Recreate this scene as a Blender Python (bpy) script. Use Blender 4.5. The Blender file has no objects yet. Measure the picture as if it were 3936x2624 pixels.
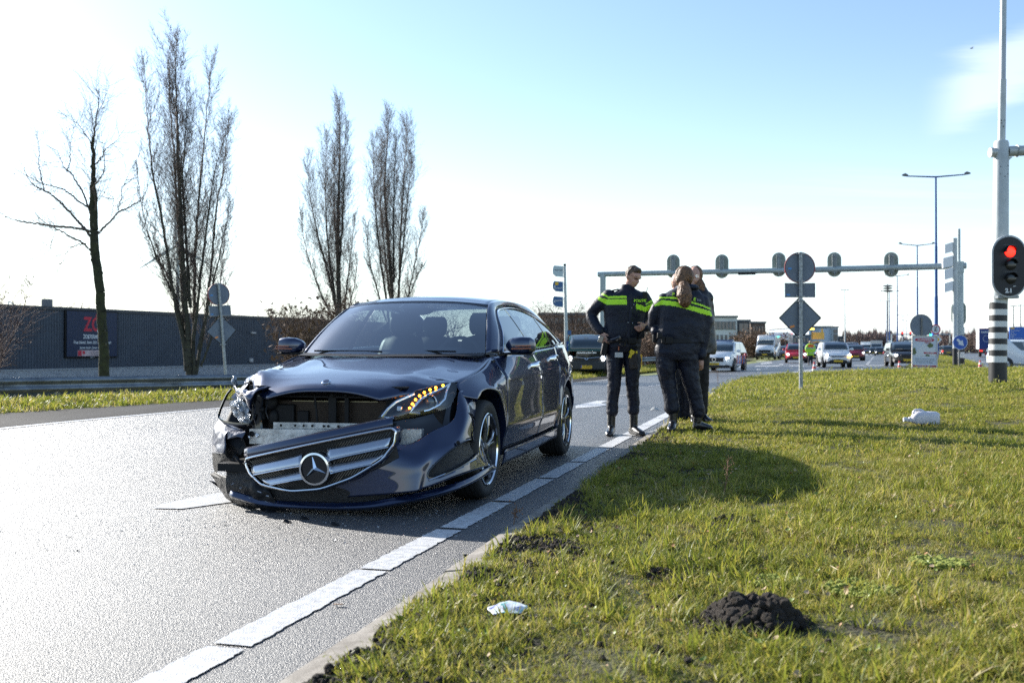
import bpy, bmesh, math, random
import numpy as np
from mathutils import Vector, Matrix, Quaternion, noise

SC = bpy.context.scene
COL = SC.collection
R = math.radians
PI = math.pi
random.seed(7)

# ---------------------------------------------------------------- camera, sky, sun, exposure
CAM_H = 1.01; FPX = 2286.; HOR = 802.5
cam_d = bpy.data.cameras.new('camera'); cam = bpy.data.objects.new('camera', cam_d); COL.objects.link(cam)
cam.location = (0, 0, CAM_H); cam.rotation_euler = (R(90.46), 0, 0)
cam_d.lens = 35; cam_d.sensor_width = 36; cam_d.clip_start = .1; cam_d.clip_end = 6000
cam_d.dof.use_dof = True; cam_d.dof.focus_distance = 7.2; cam_d.dof.aperture_fstop = 4.0
SC.camera = cam
SUN_EL = R(24.2); SUN_AZ = R(-48)          # azimuth measured from +Y towards +X
world = bpy.data.worlds.new('World'); SC.world = world; world.use_nodes = True
wn = world.node_tree; wn.nodes.clear()
def N(nt, typ, **kw):
    n = nt.nodes.new(typ)
    for k, v in kw.items(): setattr(n, k, v)
    return n
_o = N(wn, 'ShaderNodeOutputWorld'); _b = N(wn, 'ShaderNodeBackground'); _b.inputs[1].default_value = .110
sky = N(wn, 'ShaderNodeTexSky', sky_type='NISHITA', sun_disc=False, sun_elevation=SUN_EL, sun_rotation=SUN_AZ,
        altitude=0, air_density=1., dust_density=.35, ozone_density=1.8)
# thin wisps of cloud, laid out by direction
tc = N(wn, 'ShaderNodeTexCoord'); sx = N(wn, 'ShaderNodeSeparateXYZ'); wn.links.new(tc.outputs['Generated'], sx.inputs[0])
def M(nt, op, a, b=None, c=None, clamp=False):
    n = N(nt, 'ShaderNodeMath', operation=op, use_clamp=clamp)
    for i, v in enumerate((a, b, c)):
        if v is None: continue
        if isinstance(v, (int, float)): n.inputs[i].default_value = v
        else: nt.links.new(v, n.inputs[i])
    return n.outputs[0]
zz = M(wn, 'ADD', M(wn, 'MAXIMUM', sx.outputs[2], 0), .06)
u_ = M(wn, 'DIVIDE', sx.outputs[0], zz); v_ = M(wn, 'DIVIDE', sx.outputs[1], zz)
cb = N(wn, 'ShaderNodeCombineXYZ'); wn.links.new(M(wn, 'MULTIPLY', u_, 1.0), cb.inputs[0]); wn.links.new(v_, cb.inputs[1])
mp = N(wn, 'ShaderNodeMapping'); mp.inputs['Rotation'].default_value = (0, 0, R(28)); mp.inputs['Scale'].default_value = (.35, 1.1, 1); mp.inputs['Location'].default_value = (.75, 1.9, 0)
wn.links.new(cb.outputs[0], mp.inputs[0])
n1 = N(wn, 'ShaderNodeTexNoise'); n1.inputs['Scale'].default_value = .8; n1.inputs['Detail'].default_value = 9; n1.inputs['Roughness'].default_value = .62; n1.inputs['Distortion'].default_value = .5
wn.links.new(mp.outputs[0], n1.inputs['Vector'])
r1 = N(wn, 'ShaderNodeMapRange', interpolation_type='SMOOTHSTEP'); r1.inputs[1].default_value = .50; r1.inputs[2].default_value = .78
wn.links.new(n1.outputs[0], r1.inputs[0])
mx = N(wn, 'ShaderNodeMixRGB', blend_type='MIX'); yy_ = M(wn, 'MAXIMUM', sx.outputs[1], .01); ua = M(wn, 'DIVIDE', sx.outputs[0], yy_); el = M(wn, 'DIVIDE', sx.outputs[2], yy_)
def ramp(v, a, b):
    q = N(wn, 'ShaderNodeMapRange', interpolation_type='SMOOTHSTEP'); q.inputs[1].default_value = a; q.inputs[2].default_value = b; wn.links.new(v, q.inputs[0]); return q.outputs[0]
# one slanting wisp of cirrus and faint low bands, both on the right
dd = M(wn, 'ABSOLUTE', M(wn, 'SUBTRACT', el, M(wn, 'ADD', .232, M(wn, 'MULTIPLY', M(wn, 'SUBTRACT', ua, .424), .62))))
wis = M(wn, 'MULTIPLY', ramp(M(wn, 'ADD', dd, M(wn, 'MULTIPLY', M(wn, 'SUBTRACT', n1.outputs[0], .5), -.22)), .048, .0), ramp(ua, .405, .47))
low = M(wn, 'MULTIPLY', M(wn, 'MULTIPLY', ramp(M(wn, 'ABSOLUTE', M(wn, 'SUBTRACT', el, .14)), .08, .0), r1.outputs[0]), ramp(ua, .05, .4))
wn.links.new(M(wn, 'MULTIPLY', M(wn, 'ADD', wis, low), .42, None, True), mx.inputs[0])
wn.links.new(sky.outputs[0], mx.inputs[1]); mx.inputs[2].default_value = (6.2, 6.5, 7.2, 1)
hz = N(wn, 'ShaderNodeMixRGB'); hz.inputs[2].default_value = (5.6, 6.3, 7.0, 1)     # pale haze low over the horizon
wn.links.new(M(wn, 'MULTIPLY', M(wn, 'POWER', M(wn, 'SUBTRACT', 1., M(wn, 'MULTIPLY', M(wn, 'ABSOLUTE', sx.outputs[2]), 3.3, None, True), None, True), 2.2), .75), hz.inputs[0])
wn.links.new(mx.outputs[0], hz.inputs[1]); wn.links.new(hz.outputs[0], _b.inputs[0]); wn.links.new(_b.outputs[0], _o.inputs[0])
sun_d = bpy.data.lights.new('sun', 'SUN'); sun_d.energy = 5.; sun_d.angle = R(.53); sun_d.color = (1, .95, .87)
sun = bpy.data.objects.new('sun', sun_d); COL.objects.link(sun)
SDIR = Vector((math.sin(SUN_AZ) * math.cos(SUN_EL), math.cos(SUN_AZ) * math.cos(SUN_EL), math.sin(SUN_EL)))
sun.rotation_euler = SDIR.to_track_quat('Z', 'Y').to_euler()
SC.view_settings.view_transform = 'Standard'; SC.view_settings.look = 'None'; SC.view_settings.gamma = 1
SC.view_settings.exposure = 1.1; SC.view_settings.use_curve_mapping = False
SC.render.engine = 'CYCLES'
try:
    SC.cycles.max_bounces = 8; SC.cycles.transparent_max_bounces = 16; SC.cycles.caustics_reflective = False; SC.cycles.caustics_refractive = False
    SC.cycles.use_denoising = False
except Exception: pass

# ---------------------------------------------------------------- materials
MATS = {}
def mat(name, col, rough=.6, metal=0., spec=.5, coat=0., emit=None, es=1., var=0., vs=8., bump=0., bs=40., bdist=.01, trans=0., col2=None, detail=4, sheen=0., coords='Object', aniso=None):
    if name in MATS: return MATS[name]
    m = bpy.data.materials.new(name); m.use_nodes = True; nt = m.node_tree; p = nt.nodes['Principled BSDF']
    p.inputs['Base Color'].default_value = (*col, 1); p.inputs['Roughness'].default_value = rough; p.inputs['Metallic'].default_value = metal
    p.inputs['Specular IOR Level'].default_value = spec; p.inputs['Coat Weight'].default_value = coat; p.inputs['Coat Roughness'].default_value = .03
    if trans: p.inputs['Transmission Weight'].default_value = trans
    if sheen: p.inputs['Sheen Weight'].default_value = sheen
    if emit: p.inputs['Emission Color'].default_value = (*emit, 1); p.inputs['Emission Strength'].default_value = es
    if var or bump or col2:
        t = N(nt, 'ShaderNodeTexCoord')
        if var or col2:
            n = N(nt, 'ShaderNodeTexNoise'); n.inputs['Scale'].default_value = vs; n.inputs['Detail'].default_value = detail; n.inputs['Roughness'].default_value = .6
            nt.links.new(t.outputs[coords], n.inputs['Vector'])
            r = N(nt, 'ShaderNodeValToRGB'); e = r.color_ramp.elements; e[0].position = .36; e[1].position = .64
            c2 = col2 or tuple(min(1, c * (1 + var)) for c in col); c1 = col if col2 else tuple(c * (1 - var) for c in col)
            e[0].color = (*c1, 1); e[1].color = (*c2, 1)
            nt.links.new(n.outputs[0], r.inputs[0]); nt.links.new(r.outputs[0], p.inputs['Base Color'])
        if bump:
            n2 = N(nt, 'ShaderNodeTexNoise'); n2.inputs['Scale'].default_value = bs; n2.inputs['Detail'].default_value = 3
            nt.links.new(t.outputs[coords], n2.inputs['Vector'])
            b = N(nt, 'ShaderNodeBump'); b.inputs['Strength'].default_value = bump; b.inputs['Distance'].default_value = bdist
            nt.links.new(n2.outputs[0], b.inputs['Height']); nt.links.new(b.outputs[0], p.inputs['Normal'])
    MATS[name] = m
    return m
def glass_mat(name, tint=(.8, .88, .86), ior=1.5, rough=.02, base=.0):
    if name in MATS: return MATS[name]
    m = bpy.data.materials.new(name); m.use_nodes = True; nt = m.node_tree; nt.nodes.clear()
    o = N(nt, 'ShaderNodeOutputMaterial'); x = N(nt, 'ShaderNodeMixShader'); t = N(nt, 'ShaderNodeBsdfTransparent'); g = N(nt, 'ShaderNodeBsdfGlossy'); f = N(nt, 'ShaderNodeLayerWeight')
    t.inputs[0].default_value = (*tint, 1); g.inputs['Roughness'].default_value = rough
    fac = M(nt, 'ADD', M(nt, 'MULTIPLY', M(nt, 'POWER', f.outputs[1], 4.), .95), base + .05 * (ior - 1) / .5, clamp=True)
    nt.links.new(fac, x.inputs[0]); nt.links.new(t.outputs[0], x.inputs[1]); nt.links.new(g.outputs[0], x.inputs[2]); nt.links.new(x.outputs[0], o.inputs[0])
    MATS[name] = m; return m

# ---------------------------------------------------------------- mesh helpers
def cr(pts, n):
    """Catmull-Rom through pts, n samples"""
    P = np.array(pts, float); k = len(P)
    if k == 2:
        t = np.linspace(0, 1, n)[:, None]; return P[0] * (1 - t) + P[1] * t
    Q = np.vstack([2 * P[0] - P[1], P, 2 * P[-1] - P[-2]])
    s = np.linspace(0, k - 1, n); i = np.minimum(s.astype(int), k - 2); t = (s - i)[:, None]
    a, b, c, d = Q[i], Q[i + 1], Q[i + 2], Q[i + 3]
    return .5 * ((2 * b) + (-a + c) * t + (2 * a - 5 * b + 4 * c - d) * t * t + (-a + 3 * b - 3 * c + d) * t ** 3)
def spl(xs, ys):
    xs = np.array(xs, float); ys = np.array(ys, float)
    d = np.gradient(ys, xs)
    def f(x):
        x = np.clip(x, xs[0], xs[-1]); i = np.clip(np.searchsorted(xs, x) - 1, 0, len(xs) - 2)
        h = xs[i + 1] - xs[i]; t = (x - xs[i]) / h
        return ((2 * t ** 3 - 3 * t * t + 1) * ys[i] + (t ** 3 - 2 * t * t + t) * h * d[i] + (-2 * t ** 3 + 3 * t * t) * ys[i + 1] + (t ** 3 - t * t) * h * d[i + 1])
    return f
class MB:
    def __init__(s): s.v = []; s.f = []; s.m = []; s.mi = 0
    def add(s, vs, fs):
        b = len(s.v); s.v.extend([tuple(map(float, q)) for q in vs]); s.f.extend([tuple(b + i for i in q) for q in fs]); s.m.extend([s.mi] * len(fs)); return b
    def box(s, c, d, rot=None):
        x, y, z = d[0] / 2, d[1] / 2, d[2] / 2
        vs = [Vector((i, j, k)) for i in (-x, x) for j in (-y, y) for k in (-z, z)]
        if rot is not None: vs = [rot @ q for q in vs]
        vs = [q + Vector(c) for q in vs]
        s.add(vs, [(0, 1, 3, 2), (4, 6, 7, 5), (0, 4, 5, 1), (2, 3, 7, 6), (0, 2, 6, 4), (1, 5, 7, 3)]); return s
    def tube(s, pts, r, n=8, cap=True, up=None, ell=None):
        pts = [Vector(p) for p in pts]
        if not hasattr(r, '__len__'): r = [r] * len(pts)
        vs = []; fs = []; pu = None
        for i, p in enumerate(pts):
            d = (pts[min(i + 1, len(pts) - 1)] - pts[max(i - 1, 0)])
            if d.length < 1e-9: d = Vector((0, 0, 1))
            d.normalize()
            if pu is None:
                a = Vector(up) if up else (Vector((1, 0, 0)) if abs(d.x) < .8 else Vector((0, 1, 0)))
            else: a = pu
            a = (a - d * a.dot(d)); a = a.normalized() if a.length > 1e-6 else d.orthogonal().normalized()
            pu = a; b = d.cross(a)
            e = ell if ell else 1.
            for k in range(n):
                t = 2 * PI * k / n; vs.append(p + a * (r[i] * math.cos(t)) + b * (r[i] * e * math.sin(t)))
        for i in range(len(pts) - 1):
            for k in range(n):
                k2 = (k + 1) % n; fs.append((i * n + k, i * n + k2, (i + 1) * n + k2, (i + 1) * n + k))
        if cap: fs.append(tuple(range(n - 1, -1, -1))); fs.append(tuple((len(pts) - 1) * n + k for k in range(n)))
        s.add(vs, fs); return s
    def cyl(s, a, b, r, r2=None, n=16): return s.tube([a, b], [r, r if r2 is None else r2], n)
    def lathe(s, prof, n=24, org=(0, 0, 0), axis='z', seg=None):
        """prof: list of (radius, height)"""
        vs = []; fs = []; k = len(prof); O = Vector(org)
        for i in range(n):
            t = 2 * PI * i / n
            for r, h in prof:
                x, y = r * math.cos(t), r * math.sin(t)
                vs.append(O + (Vector((x, y, h)) if axis == 'z' else Vector((x, h, y)) if axis == 'y' else Vector((h, x, y))))
        for i in range(n):
            j = (i + 1) % n
            for q in range(k - 1): fs.append((i * k + q, j * k + q, j * k + q + 1, i * k + q + 1))
        s.add(vs, fs); return s
    def ball(s, c, r, n=12, m=8, rot=None):
        c = Vector(c); r = Vector(r) if hasattr(r, '__len__') else Vector((r, r, r)); vs = []; fs = []
        for i in range(m + 1):
            a = PI * i / m
            for k in range(n):
                t = 2 * PI * k / n; q = Vector((r.x * math.sin(a) * math.cos(t), r.y * math.sin(a) * math.sin(t), r.z * math.cos(a)))
                if rot is not None: q = rot @ q
                vs.append(c + q)
        for i in range(m):
            for k in range(n):
                k2 = (k + 1) % n; fs.append((i * n + k, (i + 1) * n + k, (i + 1) * n + k2, i * n + k2))
        s.add(vs, fs); return s
    def grid(s, P, closeu=False):
        """P array [nu][nv][3]"""
        P = np.array(P); a, b = P.shape[:2]; fs = []
        for i in range(a if closeu else a - 1):
            i2 = (i + 1) % a
            for j in range(b - 1): fs.append((i * b + j, i2 * b + j, i2 * b + j + 1, i * b + j + 1))
        s.add(P.reshape(-1, 3), fs); return s
    def surf(s, rows, nu=12, nv=12):
        A = np.array([cr(r, nv) for r in rows]); B = np.stack([cr(A[:, j], nu) for j in range(nv)], 1)
        s.grid(B); return B
    def prism(s, poly, a, b, axis='y'):
        """2-D polygon extruded; axis y: poly=(x,z); z: (x,y); x: (y,z)"""
        n = len(poly)
        def q(p, h): return (p[0], h, p[1]) if axis == 'y' else (p[0], p[1], h) if axis == 'z' else (h, p[0], p[1])
        vs = [q(p, a) for p in poly] + [q(p, b) for p in poly]
        fs = [tuple(range(n)), tuple(range(2 * n - 1, n - 1, -1))] + [(i, i + n, (i + 1) % n + n, (i + 1) % n) for i in range(n)]
        s.add(vs, fs); return s
    def loft(s, rings, cap=True):
        n = len(rings[0]); vs = [p for r in rings for p in r]; fs = []
        for i in range(len(rings) - 1):
            for k in range(n):
                k2 = (k + 1) % n; fs.append((i * n + k, i * n + k2, (i + 1) * n + k2, (i + 1) * n + k))
        if cap: fs.append(tuple(range(n - 1, -1, -1))); fs.append(tuple((len(rings) - 1) * n + k for k in range(n)))
        s.add(vs, fs); return s
    def xf(s, mtx, start=0):
        for i in range(start, len(s.v)): s.v[i] = tuple(mtx @ Vector(s.v[i]))
        return s
    def mesh(s, name, mats, smooth=True, ang=None):
        me = bpy.data.meshes.new(name); me.from_pydata(s.v, [], s.f)
        for m in (mats if isinstance(mats, (list, tuple)) else [mats]): me.materials.append(m)
        if any(s.m): me.polygons.foreach_set('material_index', s.m)
        bm = bmesh.new(); bm.from_mesh(me); bmesh.ops.recalc_face_normals(bm, faces=bm.faces); bm.to_mesh(me); bm.free()
        me.polygons.foreach_set('use_smooth', [bool(smooth)] * len(me.polygons))
        if smooth: me.set_sharp_from_angle(angle=R(ang or 38))
        me.update(); return me
    def build(s, name, mats, parent=None, smooth=True, ang=None, thick=0., off=-1, bev=0., sub=0, label=None, stuff=False, loc=None):
        o = bpy.data.objects.new(name, s.mesh(name, mats, smooth, ang)); COL.objects.link(o)
        if parent: o.parent = parent
        if loc: o.location = loc
        if thick: q = o.modifiers.new('s', 'SOLIDIFY'); q.thickness = thick; q.offset = off
        if bev: q = o.modifiers.new('b', 'BEVEL'); q.width = bev; q.segments = 2; q.limit_method = 'ANGLE'
        if sub: q = o.modifiers.new('u', 'SUBSURF'); q.levels = sub; q.render_levels = sub
        if label: o['label'] = label
        if stuff: o['kind'] = 'stuff'
        return o
def box_(c, d, rot=None): return MB().box(c, d, rot)
def thing(name, label, cat, loc=(0, 0, 0), rz=0., group=None):
    o = bpy.data.objects.new(name, None); COL.objects.link(o); o.empty_display_size = .2
    o.location = loc; o.rotation_euler = (0, 0, rz); o['label'] = label; o['category'] = cat
    if group: o['group'] = group
    return o
def tag(o, label=None, cat=None, group=None, kind=None):
    for k, v in (('label', label), ('category', cat), ('group', group), ('kind', kind)):
        if v: o[k] = v
    return o
def copy_tree(o, parent=None, kids=None):
    if kids is None:
        kids = {}
        for q in COL.objects:
            if q.parent: kids.setdefault(q.parent.name, []).append(q)
    c = o.copy(); COL.objects.link(c); c.parent = parent
    for ch in kids.get(o.name, []): copy_tree(ch, c, kids)
    return c
def text(s, size, parent, m, loc, rot=(R(90), 0, 0), name='lettering', align='CENTER', ext=.001, bold=0., sx=1.):
    cu = bpy.data.curves.new(name, 'FONT'); cu.body = s; cu.size = size; cu.align_x = align; cu.align_y = 'CENTER'; cu.extrude = ext; cu.offset = bold; cu.resolution_u = 3
    t = bpy.data.objects.new('t', cu); COL.objects.link(t)
    dg = bpy.context.evaluated_depsgraph_get(); me = bpy.data.meshes.new_from_object(t.evaluated_get(dg)); COL.objects.unlink(t); bpy.data.objects.remove(t)
    me.materials.clear(); me.materials.append(m); me.name = name
    o = bpy.data.objects.new(name, me); COL.objects.link(o); o.parent = parent; o.location = loc; o.rotation_euler = rot; o.scale = (sx, 1, 1)
    return o
def remeshed(mb, vox, smooth=6, disp=None):
    me = mb.mesh('tmp', [], False); o = bpy.data.objects.new('tmp', me); COL.objects.link(o)
    q = o.modifiers.new('r', 'REMESH'); q.mode = 'VOXEL'; q.voxel_size = vox
    q = o.modifiers.new('s', 'SMOOTH'); q.iterations = smooth; q.factor = .5
    dg = bpy.context.evaluated_depsgraph_get(); m2 = bpy.data.meshes.new_from_object(o.evaluated_get(dg))
    COL.objects.unlink(o); bpy.data.objects.remove(o)
    if disp:
        nv = len(m2.vertices); co = np.empty(nv * 3); m2.vertices.foreach_get('co', co); co = co.reshape(-1, 3)
        nn = np.empty(nv * 3); m2.vertices.foreach_get('normal', nn); nn = nn.reshape(-1, 3)
        d = np.array([disp(Vector(c)) for c in co]); co += nn * d[:, None]; m2.vertices.foreach_set('co', co.ravel())
    m2.update(); return m2
def meshobj(name, me, mats, parent=None, smooth=True):
    me.name = name; mi = [p_.material_index for p_ in me.polygons]; me.materials.clear()
    for m in (mats if isinstance(mats, (list, tuple)) else [mats]): me.materials.append(m)
    me.polygons.foreach_set('material_index', mi)
    me.polygons.foreach_set('use_smooth', [smooth] * len(me.polygons))
    o = bpy.data.objects.new(name, me); COL.objects.link(o); o.parent = parent
    return o
# a point of the photograph (2352 px wide) at depth Y, and on flat ground
def P(px, py, Y): return Vector(((px - 1176) * Y / FPX, Y, CAM_H + (HOR - py) * Y / FPX))
def G(px, py, z=0.): Y = FPX * (CAM_H - z) / (py - HOR); return Vector(((px - 1176) * Y / FPX, Y, z))
def sstep(t): t = np.clip(t, 0, 1); return t * t * (3 - 2 * t)
# ground height: level near by, sagging gently to the far left of the junction
def gz(x, y):
    return -.27 * sstep((np.asarray(y, float) - 16) / 28) * sstep((20 - np.asarray(x, float)) / 20) * sstep((110 - y) / 50.) - .03 * sstep((np.asarray(y, float) - 40) / 20)
RD = Vector((math.sin(R(14.7)), math.cos(R(14.7)), 0)); RN = Vector((RD.y, -RD.x, 0))   # near kerb direction
MD = Vector((math.sin(R(20.3)), math.cos(R(20.3)), 0)); MN = Vector((MD.y, -MD.x, 0))   # main road direction
# ================================================================ ground, road, verge
def asphalt(name, c1, c2, rough=.42, bump=1.0, scale=95., spec=.6, coat=0.):
    m = bpy.data.materials.new(name); m.use_nodes = True; nt = m.node_tree; p = nt.nodes['Principled BSDF']
    g = N(nt, 'ShaderNodeNewGeometry')
    v = N(nt, 'ShaderNodeTexVoronoi'); v.inputs['Scale'].default_value = scale; nt.links.new(g.outputs['Position'], v.inputs['Vector'])
    v.inputs['Randomness'].default_value = 1
    n = N(nt, 'ShaderNodeTexNoise'); n.inputs['Scale'].default_value = scale * 2.3; n.inputs['Detail'].default_value = 3; nt.links.new(g.outputs['Position'], n.inputs['Vector'])
    n3 = N(nt, 'ShaderNodeTexNoise'); n3.inputs['Scale'].default_value = .6; n3.inputs['Detail'].default_value = 5; nt.links.new(g.outputs['Position'], n3.inputs['Vector'])
    h = M(nt, 'ADD', M(nt, 'MULTIPLY', v.outputs['Distance'], -1.2), M(nt, 'MULTIPLY', n.outputs[0], .55))
    b = N(nt, 'ShaderNodeBump'); b.inputs['Strength'].default_value = bump; b.inputs['Distance'].default_value = .0042
    nt.links.new(h, b.inputs['Height']); nt.links.new(b.outputs[0], p.inputs['Normal'])
    r = N(nt, 'ShaderNodeMixRGB'); r.inputs[1].default_value = (*c1, 1); r.inputs[2].default_value = (*c2, 1)
    sp = N(nt, 'ShaderNodeSeparateColor'); nt.links.new(v.outputs['Color'], sp.inputs[0])
    nt.links.new(M(nt, 'MULTIPLY', M(nt, 'ADD', M(nt, 'POWER', sp.outputs[0], 2.), .25), M(nt, 'MULTIPLY', n3.outputs[0], 1.2), clamp=True), r.inputs[0])
    wv = N(nt, 'ShaderNodeTexNoise'); wv.inputs['Scale'].default_value = 1.; wv.inputs['Detail'].default_value = 6; wm = N(nt, 'ShaderNodeMapping'); wm.inputs['Rotation'].default_value = (0, 0, R(14.7)); wm.inputs['Scale'].default_value = (1.1, .12, 1); nt.links.new(g.outputs['Position'], wm.inputs[0]); nt.links.new(wm.outputs[0], wv.inputs['Vector'])
    dk = N(nt, 'ShaderNodeMixRGB', blend_type='MULTIPLY'); dk.inputs[0].default_value = 1; nt.links.new(r.outputs[0], dk.inputs[1]); rr_ = N(nt, 'ShaderNodeMapRange'); rr_.inputs[1].default_value = .35; rr_.inputs[2].default_value = .65; rr_.inputs[3].default_value = .62; rr_.inputs[4].default_value = 1.2; nt.links.new(wv.outputs[0], rr_.inputs[0]); nt.links.new(rr_.outputs[0], dk.inputs[2])
    nt.links.new(dk.outputs[0], p.inputs['Base Color']); p.inputs['Specular IOR Level'].default_value = spec
    nt.links.new(M(nt, 'ADD', M(nt, 'MULTIPLY', n3.outputs[0], -.14), rough + .07), p.inputs['Roughness']); p.inputs['Coat Weight'].default_value = coat; p.inputs['Coat Roughness'].default_value = .44; p.inputs['Coat IOR'].default_value = 1.7; nt.links.new(b.outputs[0], p.inputs['Coat Normal'])
    MATS[name] = m; return m
A_ROAD = asphalt('asphalt', (.010, .011, .013), (.075, .075, .078), .60, 1.0, 190, .85, .50)
A_SHO = asphalt('shoulder_asphalt', (.014, .015, .017), (.045, .045, .048), .85, .8, 60, .15)
M_PAINT = mat('road_paint', (.42, .42, .42), .55, col2=(.66, .66, .655), detail=9, vs=22, bump=.9, bs=170, bdist=.004, coords='Object')
M_KERB = mat('kerb_concrete', (.17, .15, .125), .85, col2=(.33, .30, .26), vs=9, bump=.6, bs=150, bdist=.004, detail=8)
M_SOIL = mat('soil', (.028, .020, .014), .95, col2=(.055, .042, .028), vs=18, bump=1., bs=60, bdist=.03)
def grassmat(name, ramp, rough=.5, trans=.48):
    m = bpy.data.materials.new(name); m.use_nodes = True; nt = m.node_tree; p = nt.nodes['Principled BSDF']; o = nt.nodes['Material Output']
    oi = N(nt, 'ShaderNodeObjectInfo'); g = N(nt, 'ShaderNodeNewGeometry'); w = N(nt, 'ShaderNodeTexNoise'); w.inputs['Scale'].default_value = .9; w.inputs['Detail'].default_value = 6; w.inputs['Roughness'].default_value = .65
    nt.links.new(g.outputs['Position'], w.inputs['Vector'])
    f = M(nt, 'ADD', M(nt, 'ADD', M(nt, 'MULTIPLY', g.outputs['Random Per Island'], .50), M(nt, 'MULTIPLY', oi.outputs['Random'], .22)), M(nt, 'MULTIPLY', M(nt, 'SUBTRACT', w.outputs[0], .26), .95))
    r = N(nt, 'ShaderNodeValToRGB'); cs = r.color_ramp
    for i, (pos, c) in enumerate(ramp):
        e = cs.elements[i] if i < 2 else cs.elements.new(pos)
        e.position = pos; e.color = (*c, 1)
    nt.links.new(f, r.inputs[0]); nt.links.new(r.outputs[0], p.inputs['Base Color']); p.inputs['Roughness'].default_value = rough; p.inputs['Specular IOR Level'].default_value = .35
    t = N(nt, 'ShaderNodeBsdfTranslucent'); nt.links.new(r.outputs[0], t.inputs[0]); x = N(nt, 'ShaderNodeMixShader'); x.inputs[0].default_value = trans
    nt.links.new(p.outputs[0], x.inputs[1]); nt.links.new(t.outputs[0], x.inputs[2]); nt.links.new(x.outputs[0], o.inputs[0])
    MATS[name] = m; return m
GRASS = grassmat('grass_blades', [(.0, (.07, .10, .018)), (.22, (.12, .155, .022)), (.45, (.22, .25, .034)), (.66, (.35, .335, .055)), (.84, (.44, .36, .10)), (1., (.54, .46, .28))])
M_TURF = mat('turf', (.028, .022, .015), .95, col2=(.085, .085, .030), vs=7, bump=1., bs=55, bdist=.03, detail=9)
M_FIELD = mat('far_grass', (.10, .13, .03), .95, col2=(.20, .21, .06), vs=.25, bump=.6, bs=4, bdist=.1, detail=9)

# far ground sheet to the horizon
mb = MB(); xs = np.concatenate([np.linspace(-3000, -200, 12), np.linspace(-160, 160, 41), np.linspace(200, 3000, 12)]); ys = np.concatenate([np.linspace(-60, 160, 45), np.linspace(200, 5500, 14)])
def ledge(y):      # left boundary of the paving
    return -9.4 + (y - 14.) * .48 if y < 60 else -9.4 + 46 * .48 + (y - 60) * .36
mb.grid([[(x, y, gz(x, y) - .10 - .03 * sstep((y - 30) / 100) - 1.6 * sstep((ledge(y) - 7 - x) / 12) * sstep((260 - y) / 120)) for y in ys] for x in xs])
tag(mb.build('ground', M_FIELD), kind='structure', label='flat grassland reaching to the horizon behind the road junction')

# kerb / verge edge polyline (road side of the kerb)
K0 = Vector((.075, 5.84, 0))
EDGE = [K0 + RD * -7.5, K0, K0 + RD * 8, K0 + RD * 16, K0 + RD * 20.5, Vector((6.15, 28.6, 0)), Vector((7.3, 32.0, 0)), Vector((9.3, 35.6, 0)), Vector((12.4, 38.6, 0)), Vector((16.6, 40.4, 0)), Vector((24, 41.2, 0)), Vector((40, 41.5, 0)), Vector((70, 41.5, 0))]
E2 = np.vstack([cr([e[:2] for e in EDGE[:4]], 40), cr([e[:2] for e in EDGE[3:]], 90)[1:]])
def edist(x, y):
    P_ = np.array([x, y]); a = E2[:-1]; b = E2[1:]; d = b - a; t = np.clip(((P_ - a) * d).sum(1) / (d * d).sum(1), 0, 1)
    q = a + d * t[:, None]; v = P_ - q; L = np.hypot(v[:, 0], v[:, 1]); i = L.argmin(); s = d[i][0] * v[i][1] - d[i][1] * v[i][0]
    return (L[i] if s < 0 else -L[i])       # positive inside the verge (to the right)
def vz(x, y, d=None):
    if d is None: d = edist(x, y)
    if d < .0: return float(gz(x, y))
    b = .075 + .34 * (1 - math.exp(-max(0, d - .2) / 4.2)) * (.30 + .70 * float(sstep((y - 8) / 10)))
    b += .035 * noise.noise(Vector((x * .9, y * .9, 3))) * min(1, d) + .016 * noise.noise(Vector((x * 3.6, y * 3.6, 7))) * min(1, d * 2)
    return b
# road: one sheet under everything paved
mb = MB(); xs = np.concatenate([np.linspace(-70, -16, 14), np.linspace(-15, 30, 61), np.linspace(33, 170, 36)]); ys = np.concatenate([np.linspace(-10, 60, 71), np.linspace(63, 420, 60)])
def left_edge(y): return -11.2 + (y - 12.45) * .37 if y > 12.45 else -11.2 + (y - 12.45) * .30
def road_in(x, y):
    return True
def ledge(y):      # left boundary of the paving
    return -9.4 + (y - 14.) * .48 if y < 60 else -9.4 + 46 * .48 + (y - 60) * .36
rows = []
for y in ys:
    xl = ledge(y); xr = 30 + max(0, y) * .62
    rows.append([(x, y, float(gz(x, y))) for x in np.concatenate([np.linspace(xl, xl + 20, 26), np.linspace(xl + 21, xr, 20)])])
mb.grid(rows); tag(mb.build('road', A_ROAD), kind='structure', label='grey asphalt carriageway glaring in the low sun')
# dark shoulder strip left of the edge line
def strip(name, pts, w0, w1, m, dz, parent=None, n=40, kind=None, label=None):
    c = cr([p[:2] for p in pts], n); t = np.gradient(c, axis=0); t /= np.linalg.norm(t, axis=1)[:, None]; nr = np.stack([t[:, 1], -t[:, 0]], 1)
    L = []
    for i in range(n):
        row = []
        for k in range(5):
            q = c[i] + nr[i] * (w0 + (w1 - w0) * k / 4); row.append((q[0], q[1], float(gz(q[0], q[1])) + dz))
        L.append(row)
    mb = MB().grid(L); o = mb.build(name, m, parent, smooth=False)
    if kind: o['kind'] = kind
    if label: o['label'] = label
    return o
LL = [G(-420, 1035), G(0, 985), G(250, 960), G(500, 938), G(700, 921) + Vector((0, 0, 0)), G(700, 921) + MD * 12, G(700, 921) + MD * 30]
strip('shoulder', LL, -2.75, -.16, A_SHO, .004, kind='structure', label='dark worn asphalt shoulder below the left verge')
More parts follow.
